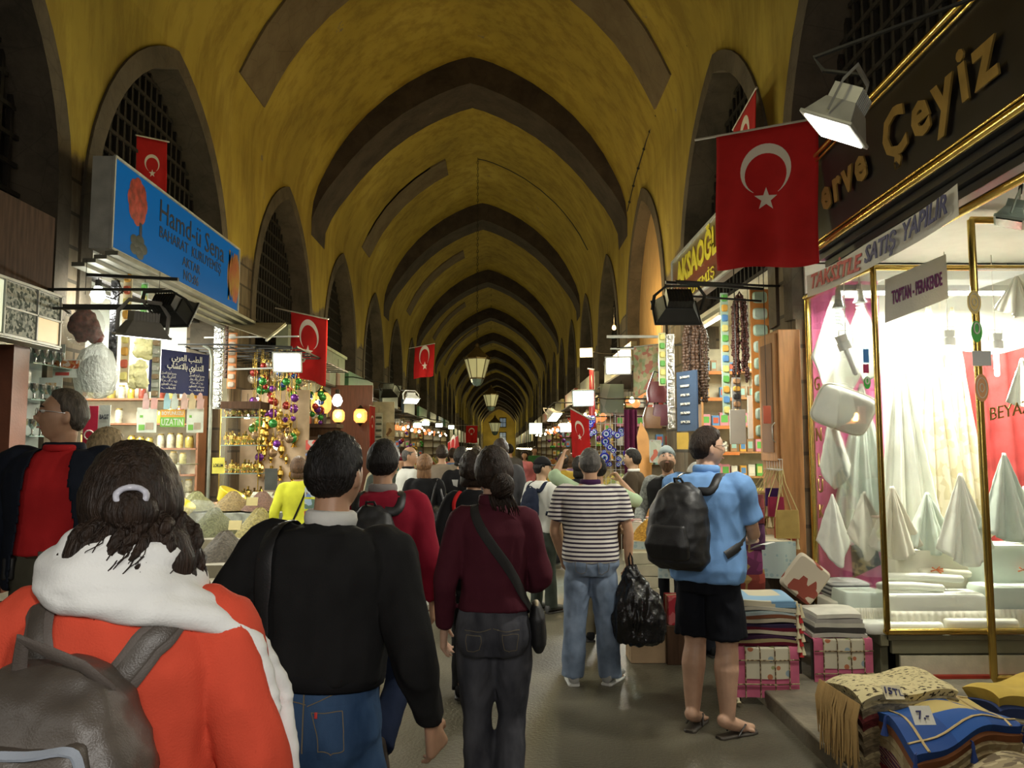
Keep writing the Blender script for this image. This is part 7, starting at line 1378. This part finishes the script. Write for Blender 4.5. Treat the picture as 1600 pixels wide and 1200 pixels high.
# iron rails with two lamps
t = thing('rail', 'pair of dark iron rails reaching out from the near pillar of the herb shop', 'rail', P(96, 478, 6.3)); m = MB(); m.bar((0, 0, 0), (.92, 0, .0), .026); m.bar((.2, .0, .26), (.95, 0, .225), .026); m.bar((-.1, .3, .0), (0, 0, 0), .026); m.tube([(.45, 0, .22), (.50, 0, .12), (.42, 0, .06), (.36, 0, .08)], .006, 6); m.build('bars', IRON, t)
p0 = P(272, 492, 6.25); floodlight('big black floodlight seen from behind on the iron rails', p0, (.15, .8, -.55), .34, MATS['black_metal'], on=EMW, power=30, arm=[p0 + V((-.1, .05, .22))])
p0 = P(222, 524, 6.0); floodlight('flat grey lamp shining down beside the big black floodlight', p0, (-.1, .1, -1), .34, pm('taupe_enamel', (.16, .15, .13), .5), on=EMSOFT, power=16, arm=[p0 + V((.1, .15, .24))])
# ---- lightbox of the jewellery shop at the left edge
t, f, ax = signboard('lit cream display sign with framed jewellery pictures at the left edge', (-3.62, 4.2), (-3.62, 6.28), 2.50, 2.95, .16, LGREY, name='lightbox')
for i, (u0, u1, v0, v1, mt) in enumerate([(.02, .43, .08, .92, emi('lit_cream', (.8, .85, .60), .75)), (.45, .64, .08, .92, emi('lit_cream', (.8, .85, .60), .75)), (.66, .83, .52, .92, pat('photo_grey', [(.1, .12, .1), (.5, .52, .46), (.25, .27, .24), (.6, .6, .52)], 45, 'cells')), (.66, .83, .08, .48, pat('photo_grey', [(.1,)*3], 12)), (.85, .98, .52, .92, pat('photo_grey', [(.1,)*3], 12)), (.85, .98, .08, .48, emi('lit_warm_photo', (.75, .55, .28), .6)), (.45, .62, .15, .42, pm('gold_rings_print', (.6, .5, .06), .3, var=.5, scale=60))]):
    m = MB(); m.hexa([f(u, v, o) for o in (.002, .007 + (.003 if i == 6 else 0)) for (u, v) in ((u0, v0), (u1, v0), (u1, v1), (u0, v1))]); m.build('picture', mt, t)
m = MB()
for u in (.01, .44, .65, .84, .99): m.bar(f(u, .04, .008), f(u, .96, .008), .014)
for v in (.04, .5, .96): m.bar(f(.0 if v != .5 else .65, v, .008), f(1, v, .008), .014)
m.build('frame', LGREY, t)
m = MB(); m.box((-4.0, 3.3, 2.98), (-3.75, 6.35, 3.62)); tag(m.build('fascia_board', WOODD), 'plain dark wooden fascia board above the lit jewellery sign', 'board')
m = MB(); m.box((-3.92, 5.95, .12), (-3.78, 6.15, 2.5)); tag(m.build('door_post', pm('red_brown_post', (.16, .05, .025), .5)), 'red-brown wooden door post below the lit jewellery sign', 'post')
t = thing('shutter', 'olive grey closed shutter panel at the left edge', 'shutter', (-3.9, 4.9, .12)); m = MB()
for i in range(8): m.box((-.03, -1.1, i * .298), (.0, 1.03, i * .298 + .29))
m.build('panels', pm('olive_shutter', (.11, .10, .07), .5, var=.15), t)
# glass shelves with silverware between post and pillar
t = thing('shelf', 'narrow glass shelves with silverware beside the red-brown post', 'shelf', (-3.95, 6.6, 0)); m = MB()
for z in (1.2, 1.5, 1.8, 2.1, 2.4): m.box((-.2, -.32, z - .008), (.12, .3, z))
m.build('glass_board', pm('greenish_glass_shelf', (.25, .38, .33), .1, coat=.5), t); m = MB(); m.box((-.22, -.34, 0), (-.2, .34, 2.7)); m.build('back_panel', pm('dim_mirror', (.2, .24, .22), .2), t)
SP = thing('goblet', 'small silver goblet on the narrow glass shelves', 'goblet', (0, 0, 0), group='silver goblets'); m = MB(); m.lathe([(.03, 0), (.008, .02), (.008, .06), (.03, .09), (.034, .14), (.028, .14)], n=12); m.build('cup', pm('silver', (.6, .62, .6), .2, metal=1, bump=.02), SP)
fst = True
for z in (1.2, 1.5, 1.8, 2.1, 2.4):
    for y in (6.34, 6.46, 6.58, 6.7, 6.82):
        if fst: SP.location = (-3.92, y, z); fst = False
        else: copy_tree(SP, (-3.92, y, z))
# ---- spice stall before the herb shop
t = thing('stall', 'long sloping spice stall draped in grey plastic before the herb shop', 'stall', (-2.99, 6.6, 0)); m = MB(); m.box((-.75, -1.0, .0), (.66, 1.9, .55)); m.build('stall_body', pm('grey_tarp', (.20, .20, .18), .5, bump=.5, bscale=12), t); m = MB()
for i in range(3): m.box((-.75, -1.0 + i * .97, .552), (.70, -.05 + i * .97, .62 + .10 * i))
m.build('tier', pm('stall_tier_wood', (.22, .2, .14), .6), t)
HC = [((.14, .13, .10), 'dark grey-green tea'), ((.40, .30, .10), 'golden pistachio'), ((.20, .11, .06), 'brown dried fig'), ((.30, .27, .12), 'olive herb'), ((.42, .36, .22), 'pale nut'), ((.12, .10, .07), 'black pepper'), ((.35, .20, .06), 'tan spice'), ((.24, .25, .12), 'sage'), ((.45, .38, .12), 'mustard seed')]
for i, (c, nm) in enumerate(HC):
    r_, cc = i // 3, i % 3; heap('spice_heap', nm + ' heap on the sloping spice stall', 'spice', (-3.42 + cc * .46, 6.08 + r_ * .97, .62 + .10 * r_), .22, .36, .20 + .03 * r_, heap_mat('l%d' % i, tuple(x * .5 for x in c), None, 50))
for i, (x, y) in enumerate([(-3.5, 8.9), (-3.1, 8.95), (-2.75, 8.9)]): heap('spice_heap', ['olive green', 'golden brown', 'reddish brown'][i] + ' heap in the crate at the back of the spice stall', 'spice', (x, y, 1.0), .22, .28, .20, heap_mat('b%d' % i, [(.16, .16, .06), (.20, .14, .05), (.13, .065, .04)][i], None, 50))
t = thing('crate', 'clear plastic crate of dried goods at the back of the spice stall', 'crate', (-3.1, 8.95, .6)); m = MB(); m.box((-.65, -.35, 0), (.62, .35, .38)); m.build('crate_body', pm('milky_crate', (.34, .36, .33), .25, var=.4, scale=12), t)
for i, (x, y, z) in enumerate([(-3.55, 8.45, 1.0), (-3.25, 9.2, 1.05)]):
    m = MB(); m.lathe([(.13, 0), (.17, .14), (.16, .15), (.10, .02)], n=24, M=Matrix.Rotation(.5, 4, 'Y')); o = m.build('bowl', pm('yellow_plastic', (.66, .54, .03), .35), loc=(x, y, z)); tag(o, ['near', 'far'][i] + ' bright yellow plastic scoop bowl among the spices', 'bowl')
for i, (x, y, z) in enumerate([(-2.65, 6.5, .80), (-2.55, 7.45, .92), (-3.0, 7.0, .88), (-2.7, 8.4, 1.08)]):
    m = MB(); m.box((-.06, -.005, 0), (.06, .005, .09), rot=Matrix.Rotation(-.3, 3, 'X')); o = m.build('price_card', pm('cream_price_card', (.55, .47, .22), .7), loc=(x, y, z)); tag(o, ['lowest cream', 'middle right cream', 'middle left cream', 'highest cream'][i] + ' price card stuck in the spice heaps', 'price card')
for i, (x, y) in enumerate([(-3.05, 7.9), (-3.4, 7.55)]): m = MB(); m.sph((0, 0, .1), (.20, .16, .11), 18); o = m.build('plastic_bag', WRAP, loc=(x, y, .95), smooth=180); folds(o, .04, sc_=(12, 12, 12), seed=i); tag(o, ['farther', 'nearer'][i] + ' crumpled clear plastic bag lying on the spice stall', 'bag')
# ---- souvenir stall with glass cabinet
t = thing('counter', 'orange-brown wooden counter of the souvenir stall', 'counter', (-3.5, 10.6, 0)); m = MB(); m.box((-.45, -.25, 0), (.30, .35, .96)); m.box((-.2, -.45, 0), (.1, -.25, .86)); m.build('counter_body', pm('tan_laminate', (.46, .23, .09), .45, var=.1), t)
t = thing('display_case', 'tall glass cabinet full of brass trinkets on the orange-brown counter', 'display case', (-3.55, 10.65, .97)); m = MB()
for z in (0, .38, .76, 1.14): m.box((-.26, -.2, z), (.26, .2, z + .012))
m.build('glass_shelf', pm('greenish_glass_shelf', (.25, .38, .33), .1), t); m = MB(); m.box((-.27, -.21, 1.26), (.27, .21, 1.36)); m.build('top_box', WOODD, t); m = MB(); m.box((-.265, -.205, .01), (.265, -.20, 1.26)); m.build('front_glass', GLASS, t)
m = MB()
for sx_ in (-1, 1): m.bar((sx_ * .26, -.2, 0), (sx_ * .26, -.2, 1.3), .012)
m.build('frame', GOLD, t)
BT = thing('trinket', 'small brass trinket in the souvenir stall', 'trinket', (0, 0, 0), group='brass trinkets'); m = MB(); m.lathe([(.03, 0), (.012, .02), (.035, .06), (.03, .10), (.01, .12), (.014, .15)], n=10); m.build('pot', GOLD, BT)
fst = True
for z in (.985, 1.365, 1.745, 2.125):
    for i in range(6):
        for j in range(2):
            l = (-3.77 + i * .088, 10.56 + j * .16, z)
            if fst: BT.location = l; fst = False
            else: copy_tree(BT, l, scale=rnd.uniform(.8, 1.3))
for i, (x, y, w_, h, c) in enumerate([(383, 770, 32, 20, 0), (402, 776, 34, 20, 1), (412, 792, 34, 22, 2)]):
    a = P(x, y + h, 9.6 - i * .3); q = (9.6 - i * .3) / 1200; t = thing('postcard_tray', ['left', 'middle', 'front'][i] + ' tilted tray of pale greenish cards on the souvenir stall', 'tray', a); m = MB(); m.grid(lambda u, v: (u * w_ * q + .05 * v, .14 * v, v * h * q), 6, 6, thick=.012); m.build('cards', pat('card_prints', [(.42, .45, .36), (.30, .36, .26), (.5, .5, .42), (.36, .34, .24)], 14, 'squares'), t)
t = thing('counter', 'dark low table carrying the tilted card trays', 'counter', (-3.0, 9.75, 0)); m = MB(); m.box((-.35, -.45, 0), (.5, .3, .80)); m.build('table_body', WOODD, t)
poster('dark grey blank board standing among the souvenirs', 413, 732, 433, 766, 9.9, pm('slate_grey', (.05, .055, .05), .5))
# hanging ornaments: balls and little lamps on strings under the souvenir awning
t = thing('awning', 'cream canvas awning over the souvenir stall', 'awning', P(345, 505, 11.2)); m = MB(); m.grid(lambda u, v: (u * .95, -.9 * v, -.32 * v * u - .04 * v), 8, 8, thick=.01); m.build('canvas', pm('cream_canvas', (.34, .30, .2), .8), t); m = MB()
for s in (0, 1): m.bar((.95 * s, 0, -.02), (.95 * s, -.9, -.06 - .32 * s), .025)
m.bar((0, -.6, -.3), (1.3, -.6, -.28), .02); m.bar((0, -.6, -.75), (1.1, -.6, -.72), .02); m.build('frame', LGREY, t)
OC = [(.42, .04, .03), (.05, .30, .06), (.18, .03, .30), (.5, .32, .05), (.35, .22, .12), (.6, .55, .45), (.03, .10, .35)]
OR = []; OL_ = {}; STR_ = [.25, .45, .7, 1.0, 1.2]
for i, c in enumerate(OC + OC[:3]):
    t = thing('glass_ornament', 'coloured glass ball hanging on a string in the souvenir stall', 'ornament', (0, 0, -5), group='glass balls over the souvenir stall'); m = MB(); m.sph((0, 0, 0), .05 + .006 * (i % 3), 12); m.build('ball', pm('ornament_%d' % (i % 7), c, .18, metal=.5, var=.3, scale=40, coat=.5), t, smooth=180); m = MB(); m.tube([(0, 0, .05), (0, 0, STR_[i % 5])], .003, 4); m.lathe([(.015, .045), (.015, .07), (0, .075)], n=8); m.build('string', GOLD, t); OR.append(t); OL_[t.name] = STR_[i % 5]
rnd = random.Random(11); used = set()
OL = OL_
def hang2(n, xr, Yr, ztop, py=620, sc_=(.7, 1.25), zmin=0):
    for i in range(n):
        p_ = rnd.choice(OR); Y = rnd.uniform(*Yr); s = rnd.uniform(*sc_); L = OL[p_.name]; l = P(rnd.uniform(*xr), py, Y); l.z = ztop - L * s + .005
        if l.z < zmin: continue
        if p_.name not in used and sc_[0] < 1: used.add(p_.name); l.z = ztop - L + .005; p_.location = l
        else: copy_tree(p_, l, scale=s)
def hang(n, xr, yr, Yr, protos=OR, sc_=(.7, 1.3)):
    for i in range(n):
        p_ = rnd.choice(protos); Y = rnd.uniform(*Yr); l = P(rnd.uniform(*xr), rnd.uniform(*yr), Y)
        if p_.name not in used: used.add(p_.name); p_.location = l
        else: copy_tree(p_, l, scale=rnd.uniform(*sc_))
hang2(74, (392, 466), (10.5, 12.3), 3.06); hang2(40, (462, 505), (12.3, 13.9), 3.06, zmin=2.1)
t = thing('rail', 'grid of iron bars over the souvenir stall that the glass balls hang from', 'rail', (-3.3, 12.1, 3.05)); m = MB()
for k in range(12): m.bar((-1.0, -1.6 + k * .3, .01), (.5, -1.6 + k * .3, .01), .02)
for k in range(6): m.bar((-1.0 + k * .3, -1.7, .02), (-1.0 + k * .3, 1.8, .02), .02)
m.build('bars', IRON, t)
t = thing('wall_panel', 'pinkish beige back board of the souvenir stall hung with trinkets', 'panel', (-4.0, 12.2, 0)); m = MB(); m.box((-.05, -.25, .3), (1.0, -.2, 2.6)); m.build('board', pm('pinkish_beige', (.42, .32, .22), .6), t); fst = True
for i in range(34): copy_tree(BT, P(rnd.uniform(400, 462), rnd.uniform(660, 760), 11.9), scale=rnd.uniform(1, 2.0))
for i, (px, py, Y) in enumerate([(376, 640, 11.3), (402, 626, 11.6), (441, 602, 12.2), (386, 648, 10.9), (430, 700, 11.5), (494, 631, 13.5)]): bulb('small clear bulb glowing among the trinkets, %s' % ['over the glass cabinet', 'right of the cabinet top', 'beneath the left floodlight', 'inside the cabinet', 'low among the trinkets', 'by the brown wardrobe'][i], P(px, py, Y), .035, EMW, power=3, cord=.3)
p0 = P(449, 566, 9.6); floodlight('glaring floodlight facing the viewer over the souvenir stall', p0, (.12, -.9, -.35), .34, LGREY, on=EMW, power=40, arm=[p0 + V((0, .2, .22)), p0 + V((-.85, .2, .25))])
p0 = P(527, 627, 14.5); bulb('big glaring bulb left of the brown wall with lantern', p0, .10, EMW, power=22, cord=.8)
p0 = P(643, 626, 19.0); floodlight('white floodlight shining down under the high left flag', p0, (.15, -.35, -.85), .36, LGREY, on=EMW, power=30, arm=[p0 + V((-1.0, .2, .3))])
p0 = P(611, 612, 17.8); floodlight('black unlit-looking floodlight box above the framed pictures', p0, (.2, .8, -.5), .42, MATS['black_metal'], on=EMW, power=22, arm=[p0 + V((-.9, .1, .35))])
for i, (px, py, Y) in enumerate([(665, 661, 24), (652, 664, 23), (705, 667, 31), (686, 664, 27)]): p0 = P(px, py, Y); floodlight('small far white floodlight on the left, %s' % ['brightest of the row', 'dimmer one left of the brightest', 'farthest to the right', 'half hidden between the others'][i], p0, (.1, -.7, -.6), .24, LGREY, on=EMCOOL, power=18, arm=[p0 + V((-.6, .2, .3))])
# green-grey shop front with plaques, brown wall with lanterns, wardrobe
t, f, ax = signboard('grey-green shop fascia with small brown plaques on the left', (-3.62, 12.9), (-3.62, 17.6), 2.75, 3.75, .2, pm('grey_green_paint', (.17, .20, .15), .6, var=.15), name='fascia_board')
for (u, v) in ((.25, .45), (.62, .5), (.84, .42)): m = MB(); m.hexa([f(a, b_, o) for o in (.001, .02) for (a, b_) in ((u - .035, v - .16), (u + .035, v - .16), (u + .035, v + .16), (u - .035, v + .16))]); m.build('plaque', pm('brown_plaque', (.18, .09, .06), .6), t)
m = MB(); m.bar(f(0, 1.0, .02), f(1, 1.0, .02), .06); m.build('moulding', pm('pale_green_mould', (.32, .36, .26), .5), t)
t = thing('wardrobe', 'brown wooden wardrobe with carved top behind the woman in lime yellow', 'wardrobe', (-3.2, 13.6, 0)); m = MB(); m.box((-.30, -.25, 0), (.30, .25, 2.05)); m.build('body', WOODD, t, bevel=.01); m = MB(); m.box((-.34, -.29, 2.05), (.34, .29, 2.12)); m.box((-.25, -.27, .2), (.25, -.25, 1.9)); m.build('door', pm('wardrobe_door', (.09, .05, .03), .5), t)
m = MB(); m.box((-3.56, 15.95, 0), (-2.7, 16.05, 3.0)); tag(m.build('partition', pm('red_brown_board', (.13, .05, .028), .5, var=.2, stretch=(6, 6, .6))), 'red-brown wooden partition wall with a glowing lantern on it', 'partition')
def amber_lantern(label, p0, r=.17, power=8):
    t = thing('wall_lantern', label, 'lantern', p0, group=None); m = MB(); m.lathe([(r * .6, -r), (r * .95, -r * .6), (r, 0), (r * .95, r * .6), (r * .6, r)], n=8); m.build('amber_shade', emi('amber_shade', (1, .46, .10), 1.6), t, smooth=0); m = MB(); m.sph((0, -r * .95, 0), r * .3, 10); m.build('bulb_glow', emi('amber_core', (1, .85, .5), 12), t)
    m = MB(); m.lathe([(r * .65, r), (r * .3, r * 1.3), (.01, r * 1.6)], n=8); m.lathe([(.01, -r * 1.5), (r * .3, -r * 1.15), (r * .6, -r)], n=8); m.build('brass_cap', IRON, t); light('POINT', (0, -r * 1.5, 0), power, (1, .6, .25), r * .6, parent=t)
for lb, px, py, Y, r in (('largest amber lantern, left of the big glaring bulb', 502, 630, 14.0, .19), ('slim amber lantern right of the big glaring bulb', 529, 650, 14.8, .12), ('amber lantern on the red-brown partition wall', 563, 650, 15.7, .14)): amber_lantern(lb, P(px, py, Y), r)
for i in range(2): poster(['upper', 'lower'][i] + ' framed ornament picture on the lit cream wall at left', 603, 660 + i * 24, 617, 682 + i * 24, 16.6, pat('ornament_print', [(.45, .36, .2), (.16, .09, .04), (.5, .42, .26)], 10, 'cells'))
m = MB(); m.box((-2.9, 16.7, 0), (-2.35, 16.75, 2.7)); tag(m.build('wall_panel', pm('lit_cream_panel', (.55, .52, .36), .6)), 'cream wall panel behind the framed ornament pictures', 'panel')
strip('white leafy garland hanging left of the framed pictures', 592, 645, 705, 12, 16.5, pm('white_leaves', (.55, .58, .48), .6), 12, [pm('leaf_white', (.6, .62, .5), .6), pm('leaf_dark', (.08, .1, .06), .6)])
# postcards rack near the woman in lime yellow
t = thing('postcard_rack', 'wire rack of blue and red postcards right of the woman in lime yellow', 'rack', P(495, 800, 7.6)); m = MB(); m.tube([(0, .04, -1.0), (0, .04, .75)], .012, 8); m.build('post', IRON, t)
for i in range(8):
    for j in range(2): m = MB(); m.box((-.12 + j * .125, -.01, -.2 + i * .115), (-.01 + j * .125, .0, -.105 + i * .115)); m.build('postcard', pat('postcard_%d' % ((i + j) % 3), [[(.12, .2, .4), (.4, .45, .45), (.2, .12, .08)], [(.45, .08, .06), (.4, .35, .3)], [(.3, .4, .5), (.1, .16, .12), (.5, .5, .4)]][(i + j) % 3], 22, 'cells'), t)
# ================================================================== farther stalls on both sides
M_FARW = pm('far_shop_wall', (.34, .26, .15), .7, var=.3, scale=3)
SIGNM = [pm('far_sign_%d' % i, c, .5, var=.2) for i, c in enumerate([(.10, .12, .10), (.30, .05, .03), (.05, .10, .20), (.35, .28, .12), (.06, .16, .09), (.28, .26, .2)])]
SN = ['grey', 'red', 'blue', 'tan', 'green', 'pale']
ORD = ['nearest', 'second', 'third', 'fourth', 'fifth', 'sixth', 'seventh', 'eighth', 'ninth', 'tenth']
rnd = random.Random(21); used = set()
FP = [pack_proto(i, .14, .22, .1, 'boxed_good', 'coloured box on the shelves of the farther stalls', 'box', 'boxes in the farther stalls') for i in range(10)]
FJ = [jar_proto(c, .07, .22, 'bright jar or vase on the shelves of the farther stalls', 'jars in the farther stalls') for c in [(.6, .3, .05), (.2, .3, .5), (.6, .55, .35), (.4, .05, .04)]]
for o in FP + FJ: o.location = (0, 0, -3)
BZ = thing('hanging_lamp', 'small glowing bulb on a cord along the farther stalls', 'lamp', (0, 0, 0), group='small bulbs along the farther stalls'); m = MB(); m.lathe([(0, -.05), (.04, -.035), (.055, 0), (.04, .04), (.015, .07)], n=10); m.build('glass_bulb', emi('stall_bulb', (1, .86, .55), 16), BZ, smooth=180); m = MB(); m.tube([(0, 0, .06), (0, 0, .5)], .006, 4); m.build('cord', IRON, BZ)
ML = thing('mosaic_lamp', 'round mosaic glass lamp hanging in the farther stalls', 'lamp', (0, 0, 0), group='mosaic lamps in the farther stalls'); m = MB(); m.sph((0, 0, 0), .10, 14); m.build('mosaic_globe', emi('mosaic_glow', (.8, .25, .08), 1.4), ML, smooth=180); m = MB(); m.tube([(0, 0, .1), (0, 0, .5)], .006, 4); m.build('cord', IRON, ML)
bz_used = [False]; ml_used = [False]
def put(p_, flag_, loc, sc_=1):
    if not flag_[0]: p_.location = loc; flag_[0] = True
    else: copy_tree(p_, loc, scale=sc_)
for side, X, sg in (('left', XL, -1), ('right', XR, 1)):
    for k in range(1, 9):
        cy = 9.45 + 5.1 * k; hw = 1.82
        alcove(X, sg, cy, hw, M_FARW, depth=1.9, zt=3.3, name='wall_%s_alcove' % side)
        ff = X - sg * .55                                   # the stalls stand forward of the wall
        light('AREA', (X + sg * .5, cy, 3.1), 42 if k < 5 else 30, [(1, .88, .6), (1, 1, .86), (1, .8, .45)][k % 3], 1.2, rot=(0, 0, 0), sy=1.6)
        a, b_ = ((ff, cy - 1.7), (ff, cy + 1.7)) if side == 'left' else ((ff, cy + 1.7), (ff, cy - 1.7))
        if not (side == 'left' and k == 1): signboard('%s shop fascia board of the %s farther stall on the %s' % (SN[(k * 2 + (sg > 0)) % 6], ORD[k - 1], side), a, b_, 2.99, 3.5, .1, SIGNM[(k * 2 + (sg > 0)) % 6])
        m = MB(); m.box((min(ff - sg * .15, X), cy - 1.8, 2.951), (max(ff - sg * .15, X), cy + 1.8, 2.985)); tag(m.build('canopy', pm('dark_canopy', (.06, .055, .045), .8)), 'dark flat canopy of the %s farther stall on the %s' % (ORD[k - 1], side), 'canopy')
        # shelf on the far partition of every alcove plus one reaching forward
        x0, x1 = (X - 1.8, X + .45) if side == 'left' else (X - .45, X + 1.8); yb = cy + hw - .02
        shelf_rack('wooden goods shelf of the %s farther stall on the %s' % (ORD[k - 1], side), x0 + .1, x1 - .05, yb, [1.35, 1.75, 2.15, 2.55], mat=WOODD)
        if k < 6:
            for z in (1.35, 1.75, 2.15, 2.55): fill(FP + FJ, x0 + .2, x1 - .1, yb - .16, z, .20, rnd, jy=.02)
        # counter with goods
        if side == 'left' and k == 1: continue
        t = thing('counter', 'goods counter of the %s farther stall on the %s' % (ORD[k - 1], side), 'counter', (X - sg * .45, cy, 0)); m = MB(); m.box((-.4, -1.5, 0), (.4, 1.5, .9)); m.build('counter_body', [WOODO, WOODD, CREAMW][k % 3], t)
        for j in range(4): heap('goods_heap', '%s heap of goods on the counter of the %s farther stall on the %s' % (ORD[j], ORD[k - 1], side), 'goods', (X - sg * .45, cy - 1.1 + j * .72, .9), .3, .3, .3, heap_mat('f%d' % ((k + j) % 5), [(.45, .2, .05), (.4, .06, .03), (.42, .38, .2), (.2, .25, .08), (.5, .4, .08)][(k + j) % 5], None, 40))
        # hanging lamps along the edge
        for j in range(3 if k < 6 else 2): s_ = rnd.choice((.75, .9, 1.1)) if bz_used[0] else 1; put(BZ, bz_used, (ff + sg * .05, cy - 1.3 + j * 1.2 + rnd.uniform(-.2, .2), 2.96 - .5 * s_), s_)
        for j in range(5 if k < 7 else 2): s_ = rnd.choice((.6, .7, .85, 1.0)) if ml_used[0] else 1; put(ML, ml_used, (ff + sg * .3 + rnd.uniform(-.1, .1), cy - 1.5 + j * .7 + rnd.uniform(-.1, .1), 2.96 - .5 * s_), s_)
        if 1 < k < 6:
            used2 = set()
            for j in range(9):
                p_ = rnd.choice(OR); s_ = rnd.uniform(.9, 1.5); copy_tree(p_, (ff + sg * .15 + rnd.uniform(-.1, .1), cy + rnd.uniform(-1.6, 1.6), 2.96 - OL[p_.name] * s_), scale=s_, group='glass balls along the farther stalls', label='coloured glass ball hanging at one of the farther stalls')
    for k in range(9, 22):
        cy = 9.45 + 5.1 * k
        for j in range(2): put(BZ, bz_used, (X - sg * .5, cy - 1 + 1.6 * j, 2.21 - .5 * 1.2), 1.2)
        t = signboard('%s shop board at the %s very far stall on the %s' % (SN[k % 6], ORD[k - 9] if k < 19 else ['eleventh', 'twelfth', 'thirteenth'][k - 19], side), (X - sg * .5, cy - 1.7), (X - sg * .5, cy + 1.7), 2.2, 3.2, .1, SIGNM[k % 6])
# evil eye bead stall on the right
BD = []
for i in range(3):
    t = thing('eye_bead', 'blue glass eye bead in the bead curtain on the right', 'bead', (0, 0, -3), group='blue eye beads'); r = .05 + .015 * i; m = MB(); m.lathe([(0, -.012), (r, -.008), (r, .008), (0, .012)], n=16, M=Matrix.Rotation(PI / 2, 4, 'X')); m.build('glass_disc', pm('cobalt_glass', (.01, .03, .40), .12, coat=.6), t, smooth=60)
    for q, (c, nm) in enumerate((((.6, .65, .68), 'white_ring'), ((.1, .3, .6), 'pale_blue_ring'), ((.01, .01, .02), 'pupil'))): m = MB(); rr_ = r * (.62 - .2 * q); m.lathe([(0, 0), (rr_, 0), (rr_, .003), (0, .003)], n=14, M=FRAME((0, -.013 - .002 * q, 0), (1, 0, 0), (0, 0, 1), (0, -1, 0))); m.build(nm, pm('bead_' + nm, c, .2), t)
    BD.append(t)
used = set(); hang(30, (934, 982), (668, 728), (11.6, 12.4), BD, (.4, .85)); hang(10, (918, 932), (650, 720), (11.8, 12.2), BD, (.5, .8))
t = thing('bead_stand', 'white wire stand that carries the blue eye beads', 'stand', (P(958, 700, 12.5).x, 12.5, 0)); m = MB()
for i in range(8): m.bar((-.28 + i * .08, 0, 0), (-.28 + i * .08, 0, 2.25), .008)
for i in range(12): m.bar((-.3, 0, .6 + i * .15), (.3, 0, .6 + i * .15), .008)
m.build('wires', pm('white_wire', (.6, .6, .56), .4), t)
t, f, ax = signboard('green and white striped board above the bead stall', (P(938, 640, 13).x, 13), (P(975, 640, 13).x, 13), P(940, 645, 13).z, P(940, 600, 13).z, .05, pat('pale_diagonals', [(.3, .36, .28), (.42, .46, .38), (.24, .28, .22)], 6, 'cells', stretch=(1, 1, .3)))
# ---- big lanterns on chains
LGL = emi('lantern_pane', (.62, .58, .28), .35)
def lantern(label, x, y, zb, s=1.0, ztop=10.2):
    t = thing('hanging_lantern', label, 'lantern', (x, y, zb)); n = 8; def_ = [(0, .0), (.10, .03), (.17, .12), (.20, .22)]
    m = MB(); m.lathe([(r * s, z * s) for r, z in def_], n=8); m.build('lower_bowl', pm('bluish_lantern_glass', (.16, .24, .24), .2, coat=.4), t, smooth=0)
    m = MB(); m.lathe([(.205 * s, .24 * s), (.36 * s, .78 * s)], n=8); m.build('glass_panes', LGL, t, smooth=0)
    m = MB(); m.lathe([(.215 * s, .21 * s), (.215 * s, .25 * s), (.2 * s, .25 * s)], n=8); m.build('metal_collar', pm('old_bronze', (.16, .12, .06), .4, metal=.7), t, smooth=0); m = MB(); m.lathe([(.38 * s, .77 * s), (.39 * s, .81 * s), (.30 * s, .90 * s), (.16 * s, 1.02 * s), (.06 * s, 1.14 * s), (.05 * s, 1.22 * s), (.01, 1.26 * s)], n=8)
    m.build('metal_roof', pm('old_bronze', (.16, .12, .06), .4, metal=.7), t, smooth=0); m = MB()
    for i in range(8): a = 2 * PI * i / 8; m.bar((.21 * s * math.cos(a), .21 * s * math.sin(a), .23 * s), (.372 * s * math.cos(a), .372 * s * math.sin(a), .79 * s), .018 * s); m.sph((.39 * s * math.cos(a), .39 * s * math.sin(a), .84 * s), .025 * s, 6)
    m.build('ribs', pm('old_bronze', (.16, .12, .06), .4, metal=.7), t, smooth=0); m = MB(); z = 1.24 * s; L = ztop - zb; k = 0
    while z < L:
        a = k % 2; m.tube([(( .022 if not a else 0) * c, (.022 if a else 0) * c, z + dz) for c, dz in ((0, 0), (1, .03), (1, .08), (0, .11), (-1, .08), (-1, .03), (0, 0))], .007, 4); z += .095; k += 1
        if zb and y > 30: z += .2
    m.build('chain', IRON, t)
lantern('large bronze and glass lantern on a long chain in the middle of the aisle', -.73, 22.0, 3.46)
lantern('second lantern farther down the aisle, half lost against the ribs', -.6, 40, 3.6, 1.1, 10.27); lantern('third small lantern before the end wall', -.6, 62, 2.7, 1.3, 10.27)
t = thing('cable', 'sagging dark cable strung along the right side of the vault', 'cable', PX(1104, 0, 2.62)); o_ = t.location; m = MB(); pts = [PX(x, y, 2.62) - o_ for x, y in ((1104, 0), (1080, 60), (1048, 120), (1030, 170), (1010, 220), (992, 280), (980, 330))]; m.tube(pts, .012, 5)
for i in range(14): p_ = pts[i % 6].lerp(pts[i % 6 + 1], .5 * (i // 6) + .2); m.sph(p_, .03, 6)
m.build('wire', IRON, t)
t = thing('cable', 'thin cable across the second bay of the vault to the lantern chain', 'cable', P(748, 229, 22)); o_ = t.location; m = MB(); pts = []
for i in range(15):
    a = i / 14; xx = -.73 + (XC + 3.2 + .73) * a; hwv = abs(xx - XC); zz = pl(hwv, [(a_, z_) for a_, z_ in sorted(PROF)]) - .16; pts.append(V((xx, 22.0, zz)) - o_)
m.tube(pts, .014, 5); m.build('wire', IRON, t)
